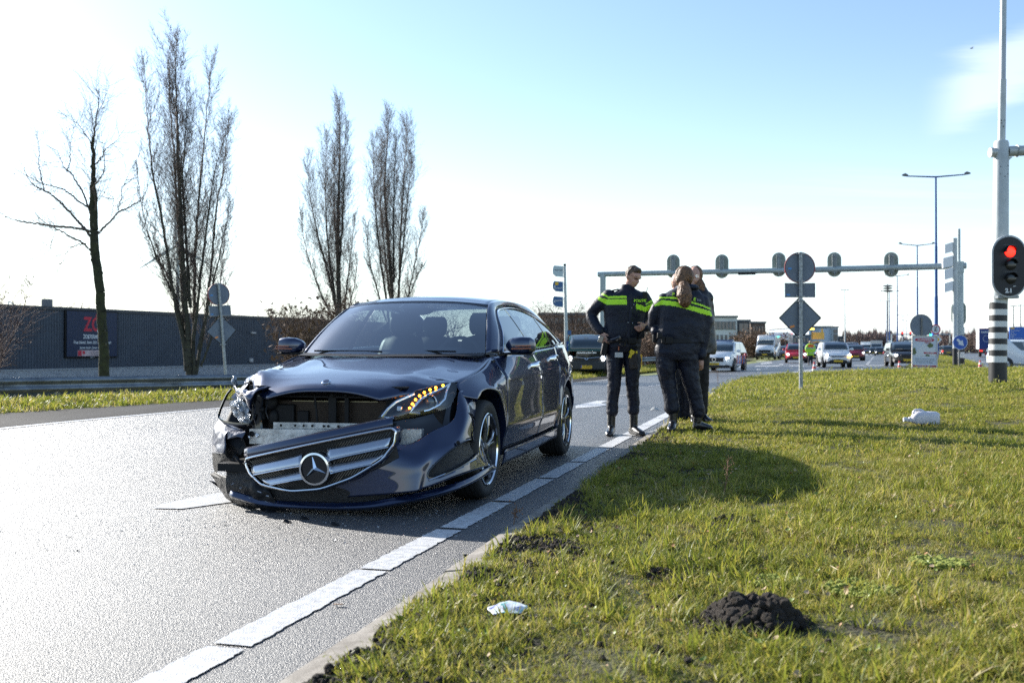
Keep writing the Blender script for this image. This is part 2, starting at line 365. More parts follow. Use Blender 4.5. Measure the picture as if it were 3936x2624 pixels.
marks = bpy.data.objects.new('road_marking', None); COL.objects.link(marks); marks['kind'] = 'structure'; marks['label'] = 'white painted lines and arrows on the asphalt'
strip('edge_line', LL, -.09, .07, M_PAINT, .006, marks)
# segmented line along the near kerb: each painted block its own piece
c0 = G(1240, 1108) + RN * -.03
def rough_quad(name, a, b, w, m, dz, parent, nseg=24, jag=.004):
    d = (b - a); L = d.length; d.normalize(); nr = Vector((d.y, -d.x, 0)); vs = []; fs = []
    for i in range(nseg + 1):
        q = a + d * (L * i / nseg)
        for s_ in (-1, 1):
            e = q + nr * (s_ * (w / 2 + random.uniform(-jag, jag)))
            vs.append((e.x, e.y, float(gz(e.x, e.y)) + dz))
        if i: fs.append((2 * i - 2, 2 * i - 1, 2 * i + 1, 2 * i))
    mb = MB(); mb.add(vs, fs); o = mb.build(name, m, parent, smooth=False); return o
line_o = G(1190, 1135) ; t_ = -6.0
def on_line(py):    # centre of the line at a photo row
    return G({}.get(py, 0), py)
LA = G(1082, 1190); LB = G(1470, 985)      # two centre points of the line
LDIR = (LB - LA).normalized(); seg = []
for (ya, yb) in ((1490, 1690), (1312, 1478), (1218, 1306), (1155, 1212), (1101, 1150), (1063, 1097), (1030, 1060), (1002, 1027.5)):
    # rows in the photo -> distance along the line
    def hit(py):
        Y = FPX * CAM_H / (py - HOR); s_ = (Y - LA.y) / LDIR.y; return LA + LDIR * s_
    a, b = hit(yb), hit(ya)
    seg.append((a, b)); rough_quad('painted_block', a - LDIR * .012, b + LDIR * .012, .148, M_PAINT, .005, marks, 40, .006)
q0 = hit(1000)
for k in range(9):
    a = q0 + LDIR * (1.55 * k); b = a + LDIR * 1.5
    if k < 8: rough_quad('painted_block', a, b, .165, M_PAINT, .005, marks, 10)
def flat_poly(name, pts, m, dz, parent):
    mb = MB(); mb.add([(p.x, p.y, float(gz(p.x, p.y)) + dz) for p in pts], [tuple(range(len(pts)))]); return mb.build(name, m, parent, smooth=False)
# arrow behind the car, tip left; its foot shows left of the bumper
flat_poly('arrow_mark', [G(1322, 931), G(1346, 925), G(1372, 919), G(1398, 919), G(1380, 925), G(1400, 930), G(1372, 934), G(1322, 937.5)], M_PAINT, .006, marks)
flat_poly('arrow_mark', [G(352, 1168), G(372, 1158), G(500, 1133), G(560, 1133), G(560, 1150), G(420, 1169)], M_PAINT, .006, marks)
# crossing marks, stop lines and lane dashes out on the junction
for (x0, y0, x1, y1, h) in ((1490, 877, 1540, 872, 1.4), (1400, 905, 1460, 903, 1.), (1560, 852, 1600, 851, .9), (1737, 829, 1772, 829, .8), (1748, 833.4, 1773, 831.5, 1.6), (1735, 838.5, 1790, 838.2, .9), (1757, 841, 1765, 841, 1.3), (1737, 844.5, 1746, 844.5, 1.3), (1813, 838.4, 1846, 838.2, .8),
                            (1822, 850.5, 1832, 850.4, 1.), (1850, 851, 1862, 850.8, .9), (1738, 856, 1760, 855.6, .9), (1692, 846, 1712, 846, .9), (1795, 855.5, 1806, 855, .8), (1961, 838, 2036, 837.8, .8), (1985, 814, 2003, 813.8, .8), (1790, 835.6, 1798, 835.4, 1.2)):
    flat_poly('lane_mark', [G(x0, y0), G(x1, y1), G(x1, y1 + h), G(x0, y0 + h)], M_PAINT, .007, marks)
flat_poly('lane_mark', [G(1838, 851.4), G(1886, 835.5), G(1887, 836.2), G(1848, 850.6)], M_PAINT, .007, marks)
flat_poly('lane_mark', [G(1848, 852), G(1887, 838), G(1888, 838.6), G(1856, 851.4)], M_PAINT, .007, marks)
for k in range(14):
    a = G(1980, 848) + MD * (k * 7.); b = a + MD * 3.
    flat_poly('lane_mark', [a - MN * .1, b - MN * .1, b + MN * .1, a + MN * .1], M_PAINT, .007, marks)
for k in range(8):
    a = G(2290, 834) + MD * (k * 9.); b = a + MD * 4.
    flat_poly('lane_mark', [a - MN * .1, b - MN * .1, b + MN * .1, a + MN * .1], M_PAINT, .007, marks)
    a = G(2200, 826) + MD * (k * 12.) ; b = a + MD * 5.
    flat_poly('lane_mark', [a - MN * .12, b - MN * .12, b + MN * .12, a + MN * .12], M_PAINT, .007, marks)
# kerb stones
kerb = bpy.data.objects.new('kerb', None); COL.objects.link(kerb); kerb['kind'] = 'structure'; kerb['label'] = 'low concrete kerb between asphalt and grass'
seglen = 1.0; cum = np.concatenate([[0], np.cumsum(np.hypot(*np.diff(E2, axis=0).T))]); T = cum[-1]
def at_len(s): return np.array([np.interp(s, cum, E2[:, 0]), np.interp(s, cum, E2[:, 1])])
s = 0.; k = 0
while s < 62:
    a = at_len(s + .004); b = at_len(s + seglen - .004); d = b - a; d /= np.linalg.norm(d); nr = np.array([d[1], -d[0]]); off = random.uniform(-.006, .006); dh = random.uniform(-.004, .004)
    mb = MB(); prof = [(0 + off, -.05), (.0 + off, .022), (.012 + off, .034), (.225 + off, .062 + .0), (.235 + off, .045), (.235 + off, -.05)]
    rings = []
    for q in (a, (a + b) / 2, b):
        z0 = float(gz(*q)); rings.append([(q[0] + nr[0] * p_[0], q[1] + nr[1] * p_[0], z0 + p_[1] + dh) for p_ in prof])
    mb.loft(rings); mb.build('kerb_stone', M_KERB, kerb, smooth=False); s += seglen
# grass verge terrain
mb = MB(); S_ = np.concatenate([np.arange(0, 30, .25), np.arange(30, T - 1, .8)]); D_ = [.18, .24, .3, .38, .48, .6, .8, 1.05, 1.35, 1.7, 2.1, 2.6, 3.2, 3.9, 4.8, 5.8, 7.]
mb = MB(); VV = []
gx = np.arange(-4, 60, .35); gy = np.arange(-4, 43, .35); idx = {}
for i, x in enumerate(gx):
    for j, y in enumerate(gy):
        d = edist(x, y)
        if d > .95: idx[i, j] = (len(VV)); VV.append((x, y, vz(x, y, d) - .03 * max(0, 1.5 - d)))
FF = [(idx[i, j], idx[i + 1, j], idx[i + 1, j + 1], idx[i, j + 1]) for (i, j) in idx if (i + 1, j) in idx and (i + 1, j + 1) in idx and (i, j + 1) in idx]
mb.add(VV, FF)
SL = np.arange(0, T, .22); rows = []
for s in SL:
    a = at_len(s); b = at_len(min(T, s + .05)); c = at_len(max(0, s - .05)); d = b - c; d /= np.linalg.norm(d); nr = np.array([d[1], -d[0]]); r_ = []
    for dd in (.13, .19, .28, .42, .56, .74, .95, 1.2, 1.5):
        w = dd + .06 * noise.noise(Vector((s * 2.2, 3, 1))) * (dd < .4) + .03 * noise.noise(Vector((s * 7, 1, 1))) * (dd < .4); q = a + nr * w; z = vz(q[0], q[1], dd)
        if dd < .15: z = .040 + float(gz(*q))
        elif dd < .5: z = max(z, .066 + .02 * noise.noise(Vector((q[0] * 5, q[1] * 5, 0))))
        if dd > 1.3: z -= .03
        r_.append((q[0], q[1], z))
    rows.append(r_)
mb.grid(rows); tag(mb.build('verge', M_TURF), kind='structure', label='rough grass verge rising from the kerb on the right')
# left verge behind the shoulder: a low bank carrying the guard rail
def lbank(x, y): return 0
LB_ = [G(-500, 992), G(0, 951), G(250, 934), G(507, 918), G(700, 905), G(700, 905) + MD * 14, G(700, 905) + MD * 45, G(700, 905) + MD * 90]
c = cr([p[:2] for p in LB_], 60); t = np.gradient(c, axis=0); t /= np.linalg.norm(t, axis=1)[:, None]; nr = np.stack([t[:, 1], -t[:, 0]], 1)
rows = []
for i in range(60):
    r_ = []
    for o_, z_ in ((0, .0), (-.5, .03), (-1.0, .10), (-1.6, .10), (-2.6, .02), (-4.5, -.1), (-8, -.5), (-15, -1.4), (-30, -1.6), (-80, -1.6)):
        q = c[i] + nr[i] * o_; r_.append((q[0], q[1], float(gz(*q)) + z_ - .02 + .03 * noise.noise(Vector((q[0] * .8, q[1] * .8, 1)))))
    rows.append(r_)
mb = MB().grid(rows); tag(mb.build('left_verge', M_TURF), kind='structure', label='grass bank beyond the road carrying the guard rail')
BANK = (c, nr)
# ================================================================ the crashed car
CX, CY, CYAW = -1.05, 7.01, R(13.7)
_u = np.array([math.sin(CYAW), math.cos(CYAW)]); _v = np.array([-math.cos(CYAW), math.sin(CYAW)])
def ix(px, py, a):       # measured point of the car at distance a behind the front axle
    t = (px - 1176) / FPX; o = np.array([CX, CY]) + a * _u; b = (t * o[1] - o[0]) / (_v[0] - t * _v[1]); d = o[1] + b * _v[1]
    return np.array([a, b, CAM_H + (HOR - py) * d / FPX])
c3 = lambda x, y, a: ix((800 + x * .38256) / 1.6735, (1380 + y * .38256) / 1.6735, a)
c4 = lambda x, y, a: ix((1250 + x * .38273) / 1.6735, (1400 + y * .38273) / 1.6735, a)
PAINT = bpy.data.materials.new('navy_car_paint'); PAINT.use_nodes = True; p = PAINT.node_tree.nodes['Principled BSDF']
p.inputs['Base Color'].default_value = (.006, .017, .062, 1); p.inputs['Metallic'].default_value = .6; p.inputs['Roughness'].default_value = .38; p.inputs['Coat Weight'].default_value = 1; p.inputs['Coat Roughness'].default_value = .015; p.inputs['Coat IOR'].default_value = 1.7
SCUFF = mat('scuffed_paint', (.01, .018, .05), .48, .2, coat=.3, col2=(.10, .115, .16), vs=9, bump=.5, bs=30, bdist=.01, detail=9)
BLK = mat('black_plastic', (.010, .010, .011), .55, spec=.25); BLK2 = mat('black_gloss', (.008, .008, .009), .15, coat=.5); DARK = mat('dark_interior', (.02, .02, .022), .8, bump=.3, bs=90, bdist=.002)
CHR = mat('chrome', (.82, .83, .85), .10, 1.); SIL = mat('silver_slat', (.50, .52, .56), .28, .9); RUB = mat('tyre_rubber', (.018, .018, .018), .75, bump=.4, bs=60, bdist=.004)
ALU = mat('bare_aluminium', (.55, .56, .56), .45, .6, var=.25, vs=12, bump=.3, bs=40); RIMM = mat('rim_polished', (.20, .205, .215), .34, .9); RIMD = mat('rim_dark', (.03, .03, .034), .35, .5)
GLS = glass_mat('windscreen_glass', (.80, .90, .90), 1.55, .01, .27); GLS2 = glass_mat('side_glass', (.35, .42, .42), 1.6, .01, .10); LENS = glass_mat('lamp_lens', (.92, .95, .97), 1.45, .01, .02)
AMB = mat('amber_led', (1, .35, .02), .4, emit=(1, .30, .015), es=8.); RED = mat('red_lens', (.35, .01, .01), .2, coat=.5); LEATH = mat('black_leather', (.022, .022, .025), .5, bump=.3, bs=70, bdist=.002)
hero = thing('crashed_car', 'dark navy saloon with its front smashed in and its grille hanging loose', 'car', (CX, CY, 0), PI / 2 - CYAW)
W_ = spl([-.9, -.6, -.42, -.3, -.15, 0, .5, 1.2, 1.8, 2.4, 2.9, 3.3, 3.6, 3.85, 4.03], [.60, .74, .82, .862, .895, .912, .922, .927, .927, .925, .918, .892, .85, .79, .68])
I_ = spl([.12, .2, .3, .38, .43, .55, .66, .74, .80, .86, .92, .98, 1.04, 1.12], [.07, .05, .032, .020, .004, .001, .0, .002, .008, .020, .040, .062, .088, .13])
def S(x, z):
    fl = 0
    for cx_ in (0., 2.874):
        d = np.hypot(x - cx_, z - .335); fl = fl + .020 * np.exp(-((d - .40) / .06) ** 2)
    # shoulder crease rising rearwards
    zc = .80 + .045 * np.clip((x - .4) / 2.2, 0, 1); fl = fl + .006 * np.exp(-((z - zc) / .018) ** 2) * (x > .3)
    zs = .795 + .185 * (x + .27)
    fl = fl - .085 * sstep((z - zs + .15) / .16) * sstep((1.1 - x) / .6)
    return W_(x) - I_(z) + fl
zb = lambda x: .968 + .033 * (x - .6) * (x < 4)
def GH(x, z):
    k = np.maximum(z - zb(x), -.05); return S(x, zb(x)) - .012 - .53 * k - .36 * k * k - .10 * sstep((x - 2.9) / .9) * k * 2
def side_panel(name, rows, side, m=PAINT, f=S, nu=14, nv=24, off=0., parent=hero, thick=.004, dmg=None):
    mb = MB(); A = np.array([cr(r, nv) for r in rows]); B = np.stack([cr(A[:, j], nu) for j in range(nv)], 1)
    Q = np.stack([B[..., 0], side * (f(B[..., 0], B[..., 1]) + off), B[..., 1]], -1)
    if dmg is not None: Q = dmg(Q)
    mb.grid(Q); return mb.build(name, m, parent, thick=thick, off=0)
def arc(cx_, r, a0, a1, n, cz=.335): return [(cx_ + r * math.cos(R(a)), cz + r * math.sin(R(a))) for a in np.linspace(a0, a1, n)]
gapF = [(.585, .955), (.515, .86), (.50, .74), (.50, .56), (.485, .42), (.465, .285)]
gapB = [(1.60, 1.0), (1.70, .86), (1.735, .72), (1.745, .56), (1.72, .42), (1.66, .285)]
gapR = [(2.70, 1.035), (2.60, .90), (2.53, .78), (2.50, .64), (2.46, .48), (2.385, .30)]
def sh(pts, dx): return [(x + dx, z) for x, z in pts]
for sd in (-1, 1):
    far = sd > 0
    def fd(Q, far=far):
        if far:   # crushed corner
            x = Q[..., 0]; z = Q[..., 2]; w = sstep((-.02 - x) / .3) * sstep((z - .5) / .2)
            for i in np.ndindex(x.shape):
                n_ = noise.noise(Vector((x[i] * 7, z[i] * 7, 2))); Q[i][1] += w[i] * (.035 * n_ - .02); Q[i][2] += w[i] * .03 * noise.noise(Vector((x[i] * 9, 5, z[i] * 5))); Q[i][0] += w[i] * .06
        return Q
    inner = arc(0, .405, 122, -8, 9); outer = [(-.31, .70), (-.27, .795), (.0, .838), (.3, .89), (.575, .95), (.505, .86), (.492, .70), (.488, .5), (.46, .285)]
    mid = [((a[0] + b[0]) / 2, (a[1] + b[1]) / 2) for a, b in zip(inner, outer)]
    side_panel('front_fender', [inner, mid, outer], sd, nu=10, nv=40, dmg=fd)
    # arch lip
    mb = MB(); a = arc(0, .405, 125, -12, 30); mb.grid([[(x, sd * (S(x, z) - dx), z) for dx in (0, .02, .09)] for x, z in a]); mb.build('arch_lip', PAINT, hero)
    mb = MB(); a = arc(2.874, .385, 192, -12, 30); mb.grid([[(x, sd * (S(x, z) - dx), z) for dx in (0, .02, .10)] for x, z in a]); mb.build('arch_lip', PAINT, hero)
    # front door
    L = sh(gapF, .005); Rr = sh(gapB, -.004); dr = side_panel('front_door', [[(l[0] + (r_[0] - l[0]) * t, l[1] + (r_[1] - l[1]) * t) for t in np.linspace(0, 1, 7)] for l, r_ in zip(L, Rr)], sd, nu=28, nv=26)
    L = sh(gapB, .004); Rr = sh(gapR, -.005); dr2 = side_panel('rear_door', [[(l[0] + (r_[0] - l[0]) * t, l[1] + (r_[1] - l[1]) * t) for t in np.linspace(0, 1, 7)] for l, r_ in zip(L, Rr)], sd, nu=28, nv=24)
    for dd, hx, hz in ((dr, 1.50, .885), (dr2, 2.36, .935)):
        y0 = S(hx, hz); mb = MB(); mb.tube(cr([(hx - .11, sd * (y0 - .005), hz - .01), (hx - .08, sd * (y0 + .03), hz - .004), (hx, sd * (y0 + .042), hz + .004), (hx + .08, sd * (y0 + .034), hz + .01), (hx + .11, sd * (y0 - .004), hz + .012)], 14), .013, 8, ell=1.5); mb.build('door_handle', CHR, dd)
        mb = MB(); mb.ball((hx - .01, sd * (y0 - .004), hz - .006), (.07, .006, .028), 14, 8); mb.build('handle_recess', BLK2, dd)
    # rear quarter
    inner = arc(2.874, .385, 186, -6, 11); outer = [(2.40, .30), (2.505, .64), (2.545, .80), (2.71, 1.035), (3.1, 1.05), (3.5, 1.06), (3.78, 1.04), (3.90, .92), (3.93, .74), (3.86, .52), (3.60, .31)]
    mid = [((a[0] + b[0]) / 2, (a[1] + b[1]) / 2) for a, b in zip(inner, outer)]
    side_panel('rear_quarter', [inner, mid, outer], sd, nu=10, nv=50)
    # sill
    side_panel('side_sill', [[(.42, .28), (1.4, .28), (2.40, .295)], [(.43, .23), (1.4, .235), (2.42, .25)], [(.44, .175), (1.4, .18), (2.44, .20)]], sd, nu=6, nv=20, off=.022)
    # rear bumper flank
    side_panel('rear_bumper_side', [[(3.28, .33), (3.5, .50), (3.86, .56), (3.97, .58)], [(3.22, .26), (3.5, .36), (3.8, .4), (3.99, .42)], [(3.2, .2), (3.5, .22), (3.8, .26), (3.96, .28)]], sd, off=.01, nu=8, nv=14)
    # door frames / pillars
    rail = [(.60, .735, .985), (.85, .675, 1.175), (1.17, .598, 1.365), (1.5, .58, 1.418), (2.1, .573, 1.436), (2.65, .58, 1.408), (3.1, .60, 1.315), (3.45, .625, 1.19), (3.74, .66, 1.085)]
    win = [(.80, .985), (.98, 1.12), (1.26, 1.305), (1.58, 1.358), (2.1, 1.375), (2.6, 1.335), (3.0, 1.235), (3.25, 1.15), (3.46, 1.075)]
    wr = spl([w[0] for w in win], [w[1] for w in win]); wz = lambda x: wr(x)
    A = cr([(a, b * sd, c_) for a, b, c_ in rail], 50); Bm = cr(win, 50); B = np.stack([Bm[:, 0], sd * GH(Bm[:, 0], Bm[:, 1]), Bm[:, 1]], 1)
    mb = MB(); mb.grid([A, A * .75 + B * .25 + np.array([0, sd * .010, .008]), A * .4 + B * .6 + np.array([0, sd * .008, .004]), B]); mb.build('roof_rail', PAINT, hero, thick=.01)
    mb = MB(); mb.tube(B + np.array([0, sd * .006, -.004]), .007, 6); xs_ = np.linspace(.74, 3.55, 40); mb.tube([(x, sd * (GH(x, zb(x) + .012) + .008), zb(x) + .012) for x in xs_], .009, 6); mb.build('window_trim', CHR, hero)
    # rail foot down to fender in front of the window (mirror triangle) and C pillar foot
    mb = MB(); mb.grid([[(.60, sd * .735, .975), (.74, sd * GH(.74, .98), .975), (.86, sd * GH(.86, .98), .97)], [(.72, sd * .705, 1.07), (.84, sd * GH(.84, 1.03), 1.03), (.92, sd * GH(.92, 1.04), 1.05)]]); mb.build('mirror_triangle', BLK2, hero, thick=.01)
    mb = MB(); mb.grid([[(x, sd * (GH(x, zb(x)) + .0), zb(x) - .015), (x, sd * (GH(x, zb(x)) - .01), zb(x) + .01)] for x in np.linspace(.6, 3.7, 30)]); mb.build('belt_ledge', BLK2, hero, thick=.01)
    def gl(xa, xb, xa2, xb2, name, m_, off=-.004, n=14):
        rows_ = []
        for i in range(n):
            t = i / (n - 1); xb_ = xa + (xb - xa) * t; xt = xa2 + (xb2 - xa2) * t; z0 = zb(xb_); z1 = float(wz(xt)); rows_.append([(xb_ + (xt - xb_) * s_, sd * (GH(xb_ + (xt - xb_) * s_, z0 + (z1 - z0) * s_) + off), z0 + (z1 - z0) * s_) for s_ in np.linspace(0, 1, 8)])
        return MB().grid(rows_).build(name, m_, hero)
    gl(.86, 1.70, .92, 1.66, 'side_window', GLS2); gl(1.82, 2.62, 1.76, 2.60, 'side_window', GLS2); gl(2.68, 3.42, 2.66, 3.40, 'quarter_window', GLS2)
    gl(1.70, 1.82, 1.66, 1.76, 'b_pillar', BLK2, 0, 3); gl(2.62, 2.68, 2.60, 2.66, 'window_divider', BLK2, 0, 2)
    gl(3.42, 3.62, 3.38, 3.60, 'c_pillar', PAINT, .0, 4)
    # mirror
    mm = thing  # (parts only)
    mb = MB(); rings = []
    for t, (sx_, sz_, dx, yy) in enumerate(((.03, .02, .03, .835), (.055, .055, .02, .86), (.075, .078, .0, .90), (.082, .085, .0, .97), (.075, .078, .012, 1.03), (.05, .055, .03, 1.055), (.01, .02, .04, 1.062))):
        rings.append([(.80 + dx + sx_ * (abs(math.cos(a)) ** .7) * (1 if math.cos(a) > 0 else -1) * .75, sd * yy, 1.040 + sz_ * .80 * (abs(math.sin(a)) ** .6) * (1 if math.sin(a) > 0 else -1)) for a in np.linspace(0, 2 * PI, 20, endpoint=False)])
    mb.loft(rings); mo = mb.build('side_mirror', PAINT, hero)
    mb = MB(); mb.box((.80, sd * .86, .978), (.09, .16, .018)); mb.box((.80, sd * .97, .974), (.10, .15, .012)); mb.build('mirror_foot', BLK, mo, bev=.004)
    mb = MB(); mb.tube([(.728, sd * .93, 1.035), (.726, sd * .99, 1.037), (.742, sd * 1.045, 1.038)], .005, 6); mb.tube([(.722, sd * .90, 1.015), (.722, sd * .98, 1.016), (.74, sd * 1.05, 1.018)], .005, 6); mb.build('indicator_strip', mat('indicator_lens', (.45, .16, .08), .2, coat=.4), mo)
# hood
hc = spl([-.72, -.6, -.4, 0, .3, .45, .6], [.765, .797, .842, .905, .950, .968, .985])
def hood_edge_z(x): return np.interp(x, [-.7, -.66, -.57, -.48, -.38, -.27, 0, .3, .6], [.40, .44, .62, .745, .788, .797, .838, .890, .952])
def hood_edge_y(x): return float(S(max(x, -.27), hood_edge_z(max(x, -.27)))) - .008
def hood_z(x, s_):        # s_ = y / edge
    e = hood_edge_z(x); c_ = float(hc(x)); a = abs(s_); z = e + (c_ - e) * (1 - a ** 2.6)
    z += .012 * math.exp(-((a - .62) / .12) ** 2) * (1 - .3 * a)
    return z
rows = []; nt_ = 64; ns = 60
for j in range(nt_ + 1):
    s_ = -1 + 2 * j / nt_; a = abs(s_); row = []
    # front edge of the bonnet follows the headlamps: reaches far forward in the middle
    xf = float(np.interp(a, [0, .50, .53, .675, .85, .955, 1], [-.69, -.678, -.66, -.57, -.48, -.38, -.275]))
    xr = .50 + .10 * a - .14 * (1 - a * a) + .06 * float(sstep((a - .85) / .15))
    for i in range(ns + 1):
        t = i / ns; x = xf + (xr - xf) * t; y = s_ * hood_edge_y(x) ; z = hood_z(x, s_)
        if t < .06 and a < .75: z -= .03 * (1 - t / .06) ** 2
        if s_ > 0:    # buckled far corner
            w = float(sstep((s_ - .50) / .32) * sstep((.05 - x) / .45)); w2 = float(sstep((s_ - .62) / .2) * sstep((-.15 - x) / .25))
            z += w * (.062 * math.exp(-((s_ - .74) / .13) ** 2)) + w * .022 * noise.noise(Vector((x * 8, y * 9, 1))); x += w2 * .10 + w2 * .04 * noise.noise(Vector((x * 6, y * 12, 4))); y += w * .03
            z += w2 * (-.05 * math.exp(-((s_ - .93) / .07) ** 2)) + w2 * .03 * (abs(noise.noise(Vector((x * 5, y * 14, 9)))) * 2 - .4)
            z -= .045 * w2 * float(sstep((-.40 - x) / .12))
        row.append((x, y, z))
    rows.append(row)
mb = MB().grid(rows); hood = mb.build('hood', PAINT, hero, thick=.008, ang=50)
mb = MB(); mb.lathe([(0, .004), (.026, .004), (.03, .001), (.03, -.004)], 24); q = c3(1050, 197, -.60); q[1] = .0
mb.xf(Matrix.Translation((-.615, 0, .803)) @ Matrix.Rotation(R(-22), 4, 'Y')); mb.build('hood_badge', CHR, hero)
mb = MB(); mb.lathe([(0, .006), (.021, .006), (.021, .003)], 20); mb.xf(Matrix.Translation((-.615, 0, .803)) @ Matrix.Rotation(R(-22), 4, 'Y')); mb.build('hood_badge_centre', mat('badge_blue', (.01, .02, .06), .3), hero)
# crumpled inner lip hanging at the far corner
mb = MB(); rr = [c3(430, 300, -.62), c3(420, 360, -.60), c3(350, 420, -.55), c3(300, 330, -.5), c3(250, 300, -.45)]
rows = [[c3(640, 275, -.64), c3(520, 285, -.65), c3(430, 318, -.64), c3(350, 300, -.56), c3(290, 290, -.46), c3(250, 270, -.40)],
        [c3(620, 285, -.62), c3(500, 315, -.66), c3(420, 400, -.67), c3(350, 345, -.62), c3(300, 345, -.5), c3(262, 318, -.42)],
        [c3(600, 300, -.58), c3(480, 350, -.60), c3(440, 520, -.62), c3(385, 430, -.60), c3(335, 400, -.5), c3(280, 350, -.42)]]
B = mb.surf(rows, 16, 40); mb.v = [tuple(np.array(v) + .012 * np.array(noise.noise_vector(Vector(v) * 17))) for v in mb.v]; mb.build('crumpled_hood_corner', PAINT, hero, thick=.003, ang=60)
# roof, glass, boot
def xrail(x): pass
rl = cr([(1.17, .598, 1.365), (1.5, .58, 1.418), (2.1, .573, 1.436), (2.65, .58, 1.408), (2.85, .588, 1.375)], 24); rows = []
for k, (x, y, z) in enumerate(rl):
    top = z + .042 * (1 - .2 * (k < 3)); rows.append([(x - .09 * (1 - s_ * s_) * max(0, 1 - k / 9) + .10 * (1 - s_ * s_) * max(0, (k - 14) / 9), s_ * y, z + (top - z) * (1 - abs(s_) ** 2.4)) for s_ in np.linspace(-1, 1, 25)])
MB().grid(rows).build('roof', PAINT, hero, thick=.01)
def screen(name, base, top, m_, bul=.02, n=20):
    A = cr(base, n); B = cr(top, n); rows_ = []
    for i in range(10):
        t = i / 9; rows_.append(A * (1 - t) + B * t + np.array([0, 0, bul * 4 * t * (1 - t)]))
    return MB().grid(rows_).build(name, m_, hero)
screen('windshield', [(.60, -.728, .975), (.45, -.5, .968), (.385, 0, .965), (.45, .5, .968), (.60, .728, .975)], [(1.17, -.585, 1.362), (1.10, -.35, 1.392), (1.08, 0, 1.401), (1.10, .35, 1.392), (1.17, .585, 1.362)], GLS, .03)
screen('windshield_shade_band', [(1.12, -.585, 1.335), (1.05, -.35, 1.365), (1.03, 0, 1.374), (1.05, .35, 1.365), (1.12, .585, 1.335)], [(1.17, -.592, 1.366), (1.10, -.35, 1.396), (1.08, 0, 1.405), (1.10, .35, 1.396), (1.17, .592, 1.366)], BLK2, .002)
screen('windshield_cowl', [(.50, -.74, .965), (.38, -.5, .962), (.31, 0, .958), (.38, .5, .962), (.50, .74, .965)], [(.61, -.725, .985), (.47, -.5, .98), (.405, 0, .976), (.47, .5, .98), (.61, .725, .985)], BLK, .0)
screen('rear_window', [(3.55, -.62, 1.10), (3.66, -.3, 1.105), (3.69, 0, 1.107), (3.66, .3, 1.105), (3.55, .62, 1.10)], [(2.86, -.575, 1.374), (2.95, -.3, 1.405), (2.96, 0, 1.412), (2.95, .3, 1.405), (2.86, .575, 1.374)], GLS, .03)
mb = MB(); mb.surf([[(3.50, -.66, 1.085), (3.6, -.3, 1.10), (3.62, 0, 1.105), (3.6, .3, 1.10), (3.50, .66, 1.085)], [(3.78, -.72, 1.05), (3.82, -.3, 1.085), (3.83, 0, 1.09), (3.82, .3, 1.085), (3.78, .72, 1.05)], [(3.93, -.66, 1.0), (4.0, -.3, 1.06), (4.01, 0, 1.07), (4.0, .3, 1.06), (3.93, .66, 1.0)], [(3.95, -.62, .8), (4.03, -.3, .85), (4.04, 0, .86), (4.03, .3, .85), (3.95, .62, .8)], [(3.96, -.6, .6), (4.03, -.3, .62), (4.04, 0, .62), (4.03, .3, .62), (3.96, .6, .6)]], 24, 24); mb.build('trunk_lid', PAINT, hero, thick=.005)
mb = MB(); mb.surf([[(3.90, -.80, .60), (4.03, -.4, .6), (4.06, 0, .6), (4.03, .4, .6), (3.90, .80, .60)], [(3.93, -.80, .45), (4.07, -.4, .45), (4.09, 0, .45), (4.07, .4, .45), (3.93, .80, .45)], [(3.88, -.76, .25), (4.02, -.4, .25), (4.04, 0, .25), (4.02, .4, .25), (3.88, .76, .25)]], 12, 24); mb.build('rear_bumper', PAINT, hero, thick=.005)
for sd in (-1, 1):
    mb = MB(); mb.surf([[(3.72, sd * (S(3.72, .96) + .006), .965), (3.85, sd * (S(3.85, .96) + .006), .955), (3.96, sd * .66, .94)], [(3.72, sd * (S(3.72, .8) + .006), .80), (3.88, sd * (S(3.88, .8) + .006), .78), (3.99, sd * .64, .76)]], 8, 8); mb.build('tail_light', RED, hero)
